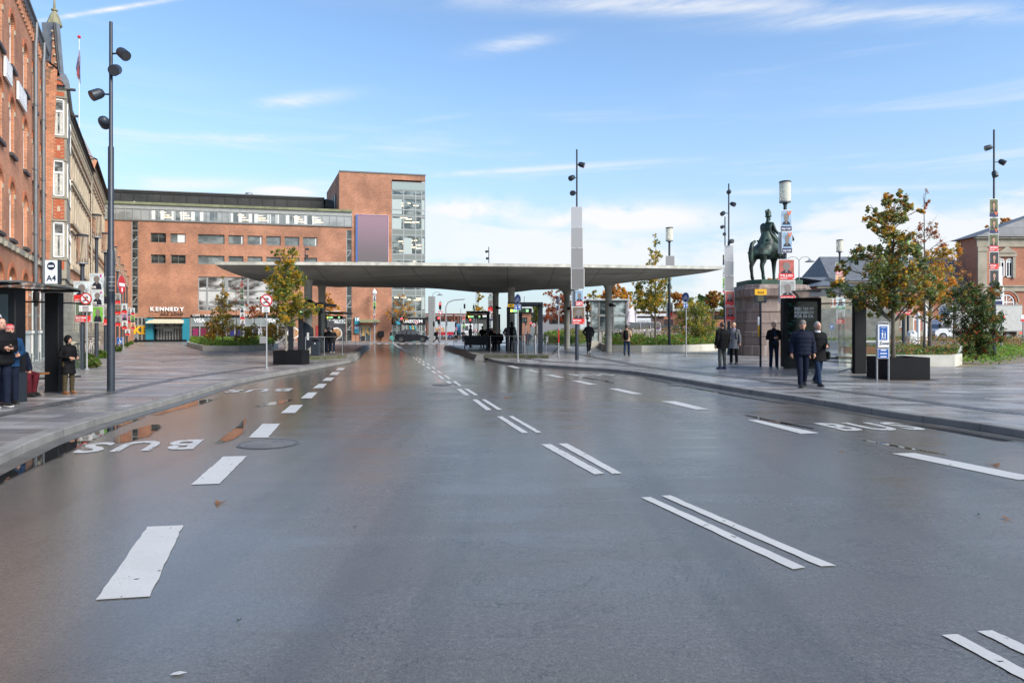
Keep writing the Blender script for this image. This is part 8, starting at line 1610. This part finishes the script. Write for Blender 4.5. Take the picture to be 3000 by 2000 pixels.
q=MB(); c=P(2997,60,.35); q.cyl(0,0,0,2.4,.05,M_zinc,8); q.box(-.25,.25,-.06,-.02,1.9,2.5,M_bd); q.box(-.23,.23,-.07,-.061,1.92,2.12,M_pr); tag(q.build('poster_post',loc=c),'grey post with a small red poster at the right edge','post')
# ---------------- people ----------------
SKIN=mat('skin_light',(.50,.27,.19),.55); SKIND=mat('skin_lip',(.30,.10,.08),.5); EYE=mat('eye_dark',(.03,.02,.02),.2)  # SKIND is the reddish lip colour of the mouths
CL={}
def cloth(n,c,r=.85): return mat('cloth_'+n,c,r,var=.22,vs=7,bump=.7,bs=14,spec=.12)
BLK=cloth('black',(.007,.007,.008),.75); NAVY=cloth('navy',(.009,.012,.026),.7); JEAN=cloth('jeans',(.014,.028,.062)); DJEAN=cloth('dark_jeans',(.009,.013,.027)); GREYP=cloth('grey_jogger',(.085,.085,.08)); OLV=cloth('olive',(.05,.040,.022)); BEI=cloth('beige',(.34,.24,.16)); GRYJ=cloth('grey_coat',(.15,.155,.165)); DGR=cloth('dark_grey',(.028,.028,.032)); MAR=cloth('maroon',(.075,.010,.016)); TEAL=cloth('teal',(.08,.30,.27)); BRN=cloth('brown_coat',(.10,.07,.045)); WHT=cloth('white',(.6,.6,.6)); BLUE=cloth('blue',(.012,.045,.11)); SH_B=mat('shoe_black',(.012,.012,.012),.5); SH_W=mat('shoe_white',(.6,.6,.6),.5); SH_T=mat('boot_tan',(.20,.08,.03),.6); SOLE=mat('sole_white',(.55,.55,.52),.6)
HB=mat('hair_dark',(.020,.013,.010),.6,var=.3,vs=30); HG=mat('hair_grey',(.30,.29,.27),.6,var=.3,vs=30); HN=mat('hair_brown',(.07,.035,.018),.6,var=.3,vs=30); HBL=mat('hair_blond',(.45,.33,.18),.6,var=.3,vs=30); FUR=mat('fur_trim',(.24,.17,.09),.9,var=.5,vs=40,bump=.9,bs=60)
ARM={'down':((.255,.03,1.15),(.275,-.04,.90)),'phone':((.24,.03,1.14),(.06,-.27,1.17)),'pocket':((.30,.07,1.15),(.20,-.13,.97)),'fwd':((.26,-.08,1.17),(.27,-.24,.98)),'back':((.27,.14,1.16),(.28,.22,.93)),'hold':((.26,.04,1.14),(.12,-.24,1.10)),'lap':((.24,-.05,1.12),(.08,-.26,1.0))}
def rings(q,rows,m,seg=14,cap=True):
    """rows of (cx,cy,z,rx,ry)"""
    v=[];fs=[]
    for cx,cy,z,rx,ry in rows:
        for k in range(seg): a=2*PI*k/seg; c,s=math.cos(a),math.sin(a); v.append((cx+rx*(abs(c)**.85)*(1 if c>0 else -1),cy+ry*(abs(s)**.85)*(1 if s>0 else -1),z))
    for i in range(len(rows)-1):
        for k in range(seg): fs.append((i*seg+k,i*seg+(k+1)%seg,(i+1)*seg+(k+1)%seg,(i+1)*seg+k))
    if cap: fs.append(tuple(range(seg))[::-1]); fs.append(tuple(range((len(rows)-1)*seg,len(rows)*seg)))
    q.add(v,fs,m)
def person(px,py,hpx,rz,label,top=BLK,leg=JEAN,shoe=SH_B,hair=HB,arms=('down','down'),walk=0.,sit=False,coat=.84,puff=False,hood=False,hat=None,bag=None,female=False,z0=KH,cap=False,d=None,lean=0.,hscale=None,scarf=None,group=None,fur=False,legcut=None,stripe=False,sole=False,hairlong=False,openc=None):
    d=d or F*(E-z0)/(py-HY); Hh=hpx/F*d; k=Hh/1.77 if not sit else (hscale or 1.); p=P(px,d,z0); rt=empty('person',p,R(rz),label,'person',group); rt.scale=(k,k,k)
    dz=-.44 if sit else 0.; f=.93 if female else 1.
    hipz=.93+dz
    # legs: hip, knee, ankle
    legs=[]
    for s,ph in ((-1,1),(1,-1)):
        if sit: legs.append(((s*.09,0,hipz),(s*.10,-.43,.50),(s*.10,-.40+.05*s,.09)))
        elif walk: 
            if ph>0: legs.append(((s*.085,-.01,hipz),(s*.09,-.16*walk-.03,.50),(s*.08,-.27*walk,.085)))
            else: legs.append(((s*.085,.01,hipz),(s*.09,.05*walk,.50),(s*.08,.34*walk,.13)))
        else: legs.append(((s*.088,0,hipz),(s*.105,-.015,.50),(s*.115,.01,.085)))
    # body skeleton
    K=SK(); pv=K.p((0,0,hipz+.05),.115); ch=K.chain([((0,.0,hipz+.25),(.115,.10)),((0,lean*-.1,1.34+dz),(.11,.09)),((0,lean*-.16,1.47+dz),.058),((0,-.012-lean*.2,1.56+dz),.055)],pv)
    hc=Vector((0,-.018-lean*.22,1.645+dz)); K.p(hc,.07,ch)
    for h_,kn,an_ in legs: K.chain([(h_,.085),(kn,.055),(an_,.038),((an_[0],an_[1]-.07,max(.045,an_[2]-.05)),.033)],pv)
    AR=[]
    for s,a in ((-1,arms[0]),(1,arms[1])):
        e_,w_=ARM[a]; e_=Vector((s*e_[0]*f,e_[1],e_[2]+dz)); w_=Vector((s*w_[0],w_[1],w_[2]+dz)); sh_=Vector((s*.178*f,0,1.385+dz)); AR.append((sh_,e_,w_)); K.chain([(Vector((s*.13*f,0,1.385+dz)),.05),(sh_,.045),(e_,.038),(w_,.026)],2)
    ex=MB(); ex.ball(hc,(.078,.098,.118),SKIN,14,10); ex.ball(hc+Vector((0,-.045,-.055)),(.052,.05,.055),SKIN,10,6)
    ex.tube([hc+Vector((0,-.090,.02)),hc+Vector((0,-.112,-.022)),hc+Vector((0,-.088,-.032))],[.008,.016,.010],SKIN,6)
    for s in (-1,1): ex.ball(hc+Vector((s*.030,-.089,.012)),(.012,.008,.007),EYE,6,4); ex.ball(hc+Vector((s*.079,.005,-.012)),(.010,.022,.032),SKIN,6,5); ex.tube([hc+Vector((s*.016,-.096,.032)),hc+Vector((s*.046,-.086,.034))],.004,hair,4)
    ex.tube([hc+Vector((-.022,-.093,-.058)),hc+Vector((0,-.099,-.060)),hc+Vector((.022,-.093,-.058))],.005,SKIND,5)
    # hands: palm, four fingers, thumb
    for (sh_,e_,w_),s in zip(AR,(-1,1)):
        if arms[0 if s<0 else 1]=='pocket': continue
        dr=(w_-e_).normalized(); sd=dr.cross(Vector((s,0,0))).normalized(); pl=dr.cross(sd).normalized(); pc=w_+dr*.055
        ex.tube([w_,w_+dr*.03,w_+dr*.075,w_+dr*.095],[.026,.034,.038,.030],SKIN,8)
        for j in range(4):
            o_=sd*(.028-.0185*j); ln=(.062,.072,.068,.052)[j]; b0=w_+dr*.085+o_; b1=b0+dr*ln*.5+pl*.010; b2=b1+dr*ln*.35+pl*.026; ex.tube([b0,b1,b2],[.0095,.0085,.007],SKIN,5)
        b0=w_+dr*.035+sd*.032; ex.tube([b0,b0+sd*.026+dr*.022,b0+sd*.028+dr*.052+pl*.012],[.012,.0105,.008],SKIN,5)
    skin(K.v,K.e,K.r,SKIN,'body',rt,1,extra=ex)
    # trousers
    q=MB(); lm=leg
    rings(q,[(0,0,hipz-.06,.165*f,.115),(0,0,hipz+.03,.172*f,.125),(0,0,hipz+.13,.150*f,.110)],lm)
    for h_,kn,an_ in legs:
        h_=Vector(h_);kn=Vector(kn);an_=Vector(an_); end=an_ if legcut is None else kn.lerp(an_,legcut); pts=[h_+Vector((0,0,.04)),h_.lerp(kn,.35),h_.lerp(kn,.8),kn,kn.lerp(end,.35),kn.lerp(end,.75),kn.lerp(end,.93),end]; q.tube(pts,[.098,.094,.074,.070,.069,.060,.063,.060],lm,12)
    q.build('trousers',rt,smooth=True,angle=60)
    if stripe:
        q=MB(); h_,kn,an_=[Vector(a) for a in legs[0]]; q.tube([h_+Vector((-.094,0,-.05)),kn+Vector((-.066,0,0)),an_+Vector((-.058,0,.06))],.012,SH_W,4); q.build('side_stripe',rt)
    # shoes
    for h_,kn,an_ in legs:
        x,y,z=an_; q=MB(); b_=z-.085; tilt=.12 if b_>.02 else 0
        q.tube([(x,y+.055,b_+.055+tilt*.5),(x,y+.02,b_+.06+tilt*.3),(x,y-.06,b_+.05),(x,y-.13,b_+.038-tilt*.1),(x,y-.185,b_+.032-tilt*.15)],[.030,.047,.046,.042,.020],shoe,10)
        q.box(x-.043,x+.043,y-.19,y+.075,b_+.0,b_+.02,SOLE if sole else shoe,.005); q.build('shoe',rt,smooth=True,angle=60)
    # jacket / coat
    q=MB(); jm=top; N_=18; rows=[]; zb=coat+dz if not sit else hipz-.02; th=.035 if puff else .012
    for i in range(N_+1):
        t=i/N_; z=zb+(1.475+dz-zb)*t; u=(z-dz-.84)/(1.475-.84)
        if u<0: rx,ry=.185+.06*(-u)*1.2,.135+.07*(-u)*1.2
        elif u<.35: rx,ry=.180-.012*u/.35*1.,.132
        elif u<.8: rx,ry=.168+.035*(u-.35)/.45,.132+.008*(u-.35)/.45
        else: v_=(u-.8)/.2; rx,ry=.196-.125*v_**1.25,.138-.062*v_**1.5
        pf=(abs(math.sin(z*PI/.105))**.6)*.022 if puff else .004*math.sin(z*40)
        rows.append((0,-lean*.14*max(0,u),z,(rx+th)*f+pf,ry+th+pf))
    rings(q,rows,jm,18)
    for (sh_,e_,w_) in AR:
        s_=1 if sh_.x>0 else -1; pts=[Vector((s_*.07,-lean*.12,1.425+dz)),Vector((s_*.125*f,-lean*.12,1.418+dz)),sh_+Vector((0,-lean*.12,.008))];rd=[.05+th*.4,.062+th*.5,.072+th*.6]; n=14
        for i in range(1,n+1):
            t=i/n; c=sh_.lerp(e_,t*2) if t<.5 else e_.lerp(w_,t*2-1); r=.070-.030*t+th*.6+((abs(math.sin(t*PI*5.5))**.6)*.014 if puff else 0)
            pts.append(c+Vector((0,math.sin(t*14+px)*.004,0))); rd.append(r)
        q.tube(pts,rd,jm,12)
    q.build('jacket' if coat>.75 else 'coat',rt,smooth=True,angle=60)
    if openc: q=MB(); rings(q,[(0,-.03,.95+dz,.09,.135),(0,-.03,1.2+dz,.085,.15),(0,-.04,1.44+dz,.06,.11)],openc,10); q.build('shirt',rt,smooth=True)
    q=MB(); rings(q,[(0,-lean*.16,1.42+dz,.095,.085),(0,-lean*.17,1.49+dz,.075,.075),(0,-lean*.18,1.53+dz,.072,.070)],scarf or jm,12,cap=False); q.build('collar' if not scarf else 'scarf',rt,smooth=True)
    # hair and headwear
    q=MB()
    if hood: 
        hc2=hc+Vector((0,.03,.01)); q.ball(hc2,(.108,.125,.142),jm,14,10); q.build('hood',rt,smooth=True)
    elif hat:
        rings(q,[(hc.x,hc.y+.01,hc.z+.02,.086,.106),(hc.x,hc.y+.01,hc.z+.05,.088,.108),(hc.x,hc.y+.01,hc.z+.10,.078,.094),(hc.x,hc.y+.01,hc.z+.135,.04,.05)],hat,14)
        if cap: rings(q,[(hc.x,hc.y-.11,hc.z+.040,.060,.055),(hc.x,hc.y-.11,hc.z+.048,.060,.055)],hat,12)
        if hat is CAPRED:
            for zz in (.035,.065,.09): rings(q,[(hc.x,hc.y+.01,hc.z+zz,.090-.05*(zz-.03),.110-.05*(zz-.03)),(hc.x,hc.y+.01,hc.z+zz+.008,.090-.05*(zz-.03),.110-.05*(zz-.03))],SOLE,14,cap=False)
        q.build('hat',rt,smooth=True); q=MB(); q.ball(hc+Vector((0,.025,-.0)),(.083,.088,.09),hair,12,8); q.build('hair',rt,smooth=True)
    else:
        q.ball(hc+Vector((0,.022,.025)),(.087,.098,.108),hair,14,9)
        if hairlong: q.tube([hc+Vector((0,.06,.03)),hc+Vector((0,.075,-.08)),hc+Vector((0,.07,-.2))],[.07,.085,.06],hair,12)
        q.build('hair',rt,smooth=True)
    if fur: q=MB(); rings(q,[(0,.03,1.44+dz,.15,.12),(0,.04,1.50+dz,.14,.12),(0,.05,1.53+dz,.10,.09)],FUR,14); q.build('fur_collar',rt,smooth=True)
    if bag=='backpack':
        q=MB(); q.tube([(0,.20,.92+dz),(0,.22,1.0+dz),(0,.225,1.2+dz),(0,.20,1.38+dz),(0,.17,1.44+dz)],[.10,.145,.15,.125,.07],BLK,14)
        for s in (-1,1): q.tube([(s*.11,.16,1.42+dz),(s*.12,-.03,1.47+dz),(s*.13,-.16,1.3+dz),(s*.14,-.10,1.05+dz)],.018,BLK,5)
        rt2=q.build('backpack',None,smooth=True); rt2.matrix_world=Matrix.Translation(p)@Matrix.Rotation(R(rz),4,'Z')@Matrix.Scale(k,4); tag(rt2,'black backpack worn by the '+label,'backpack')
        lb=('black backpack on the '+label).split(); rt2['label']=' '.join(lb[:16])
    if bag=='shoulder':
        q=MB(); q.tube([(.12,-.10,1.45),(.16,-.16,1.2),(.27,-.08,.95)],.008,BLK,4); q.tube([(.12,.08,1.45),(.2,.15,1.2),(.29,.02,.95)],.008,BLK,4); q.box(.24,.33,-.12,.12,.72,.95,cloth('bag_leather',(.012,.016,.012),.5),.03); b2_=q.build('shoulder_bag',None); b2_.matrix_world=Matrix.Translation(p)@Matrix.Rotation(R(rz),4,'Z')@Matrix.Scale(k,4); tag(b2_,' '.join(('small black shoulder bag on the '+label).split()[:16]),'bag')
    if 'phone' in arms:
        q=MB(); c=(AR[0][2]+AR[1][2])/2 if arms[0]==arms[1] else AR[arms.index('phone')][2]; q.box(c.x-.038,c.x+.038,c.y-.145,c.y-.06,c.z+.035,c.z+.045,M_black); o2=q.build('phone',None); o2.matrix_world=Matrix.Translation(p)@Matrix.Rotation(R(rz),4,'Z')@Matrix.Scale(k,4); tag(o2,' '.join(('phone held by the '+label).split()[:16]),'phone')
    return rt
CAPRED=mat('beanie_red',(.50,.015,.02),.8,bump=.4,bs=40); CAPG=cloth('cap_grey',(.12,.12,.11)); CAPT=cloth('cap_taupe',(.16,.145,.13))
# left shelter
person(2,1192,262,62,'man in black puffer jacket looking at his phone at the left edge',BLK,DJEAN,SH_B,HB,('phone','phone'),puff=True,sole=True)
person(27,1184,234,50,'person in red striped beanie beside the man with the phone',BLUE,DJEAN,SH_B,HB,('hold','hold'),hat=CAPRED)
person(52,1160,0,75,'seated person in dark coat and maroon stockings inside the left shelter',DJEAN,MAR,SH_B,HN,('lap','lap'),sit=True,d=15.5,hscale=.98)
person(200,1153,170,66,'short woman in long black hooded coat beside the left shelter',BLK,OLV,SH_T,HB,('hold','hold'),coat=.62,hood=True,female=True,puff=False,bag=None)
# left platform
person(955,1034,72,-50,'man in black jacket leaning behind the left platform bin',BLK,DJEAN,SH_B,HB,('pocket','pocket'),z0=PZ)
person(962,1031,73,150,'person in black seen from behind on the left platform',BLK,DJEAN,SH_B,HB,('down','pocket'),z0=PZ)
person(974,1033,72,185,'person in dark parka with fur collar and jeans on the left platform',DGR,JEAN,SH_W,HN,('pocket','pocket'),z0=PZ,fur=True,coat=.72)
# crossing
person(1146,1003,37,70,'pedestrian with a teal bag crossing left of the black car',DGR,cloth('teal_bag',(.10,.35,.32)),SH_W,HB,('fwd','back'),walk=1.2,z0=0,d=80,female=True)
person(1056,995,30,20,'person in pale jacket by the doors left of the letter',GRYJ,DJEAN,SH_B,HB,('hold','hold'),z0=B0,d=78.5)
person(398,996,28,60,'person walking past the window at the far left corner of the centre',GRYJ,DJEAN,SH_B,HB,('fwd','back'),walk=1.,z0=KH,d=74)
person(1279,1003,38,75,'man with backpack striding right before the grey slab',BLK,DGR,SH_B,HB,('hold','back'),walk=1.5,z0=0,bag='backpack',d=80,lean=.4)
person(1336,1003,40,0,'woman in open black coat and white shirt crossing towards us',BLK,DGR,SH_W,HBL,('fwd','down'),walk=.8,z0=0,d=80,coat=.55,openc=WHT,female=True)
person(1357,1003,37,10,'woman with dark hair walking beside the one in the open coat',DGR,DJEAN,SH_B,HN,('hold','hold'),walk=.7,z0=0,d=80,female=True,hairlong=True)
# right platform
person(1378,1015.5,64,80,'grey haired man in grey jacket reading at the right platform edge',GRYJ,JEAN,SH_B,HG,('phone','phone'),z0=PZ,bag=None)
person(1413,1017,62,170,'person in long black coat standing on the right platform',BLK,BLK,SH_B,HB,('down','down'),z0=PZ,coat=.70)
person(1432,1018,67,200,'tall person in black at the second shelter column',BLK,BLK,SH_B,HB,('pocket','pocket'),z0=PZ,coat=.7)
person(1440,1020,60,-30,'woman in black with brown hair near the seated people',BLK,DGR,SH_B,HN,('hold','hold'),z0=PZ,female=True,hairlong=True)
person(1449,1026,0,-25,'seated person in black, left of the pair under the canopy',BLK,BLK,SH_B,HB,('lap','lap'),sit=True,z0=PZ,d=43,hscale=1.)
person(1463,1026,0,-15,'seated person in dark jeans, right of the pair under the canopy',BLK,DJEAN,SH_B,HN,('lap','lap'),sit=True,z0=PZ,d=43,hscale=1.)
person(1489,1028,82,25,'person in brown jacket with pale scarf by the right litter bin',BRN,JEAN,SH_B,HN,('pocket','down'),z0=PZ,scarf=cloth('scarf',(.35,.3,.25)))
person(1500,1029,86,150,'tall hooded person in black behind the brown jacket',BLK,DJEAN,SH_B,HB,('down','down'),z0=PZ,hood=True,coat=.75)
q=MB(); a=P(1456,43.2,PZ); q.box(-.75,.75,-.15,.15,.44,.49,M_anth); q.box(-.7,-.62,-.12,.12,0,.44,M_anth); q.box(.62,.7,-.12,.12,0,.44,M_anth); tag(q.build('bench',loc=a),'dark bench under the seated pair on the right platform','bench')
q=MB(); a=P(1395,46,PZ); q.box(-.8,.8,-.05,.05,.25,.9,M_anth); q.box(-.8,-.74,-.04,.04,0,.25,M_anth); q.box(.74,.8,-.04,.04,0,.25,M_anth); tag(q.build('screen_panel',loc=a),'low dark panel behind the people on the right platform','panel')
# plaza
person(1725,1033,91,8,'man in dark jacket and cap walking towards us under the canopy',DGR,DGR,SH_W,HB,('pocket','pocket'),walk=.45,hat=CAPG,cap=True)
person(1836,1042,91,160,'man in beige jacket and jeans walking away along the bed',BEI,JEAN,SH_B,HB,('hold','down'),walk=.75,bag='backpack')
person(1817,1008,50,190,'person with grey beanie beyond the backpack man',BLK,BLK,SH_B,HG,('down','down'),hat=mat('beanie_grey',(.35,.35,.35),.8),d=57,z0=KH)
person(2116,1081,138,205,'man in black puffer jacket and grey joggers seen from behind',BLK,GREYP,mat('shoe_blue_sole',(.02,.04,.10),.5),HN,('down','down'),puff=True,coat=.78,stripe=True)
person(2150,1066,122,-35,'grey haired woman in grey coat facing the man in joggers',GRYJ,BLK,SH_B,HBL,('hold','down'),coat=.66,female=True,bag='backpack',scarf=cloth('lilac_scarf',(.35,.28,.42)))
person(2267,1079,136,-5,'man in black jacket looking at his phone before the pedestal',BLK,DJEAN,mat('shoe_green',(.02,.04,.03),.5),HB,('phone','phone'),sole=True,openc=cloth('navy_shirt',(.012,.022,.05)))
person(2351,1134,196,-12,'older man in navy puffer jacket walking in front of the advertisement',NAVY,DJEAN,SH_B,HG,('down','down'),walk=.55,puff=True,hat=CAPT)
person(2395,1130,188,8,'woman in long black puffer coat with shoulder bag beside him',BLK,JEAN,SH_B,HG,('down','hold'),walk=.8,puff=True,coat=.70,bag='shoulder',female=True,scarf=WHT)
person(1545,1003,40,200,'far person in dark coat among the bicycles',DGR,BLK,SH_B,HB,('down','down'),d=64,z0=.05); person(1551,1001,36,30,'far person in blue jacket beside the bicycles',BLUE,BLK,SH_B,HG,('down','down'),d=68,z0=.05)
# small tote held by the pedestrian
q=MB(); a=P(1147,79.6,.35); q.box(-.2,.2,-.06,.06,0,.45,TEAL,.02); tag(q.build('tote_bag',loc=a),'teal bag carried by the pedestrian left of the black car','bag')
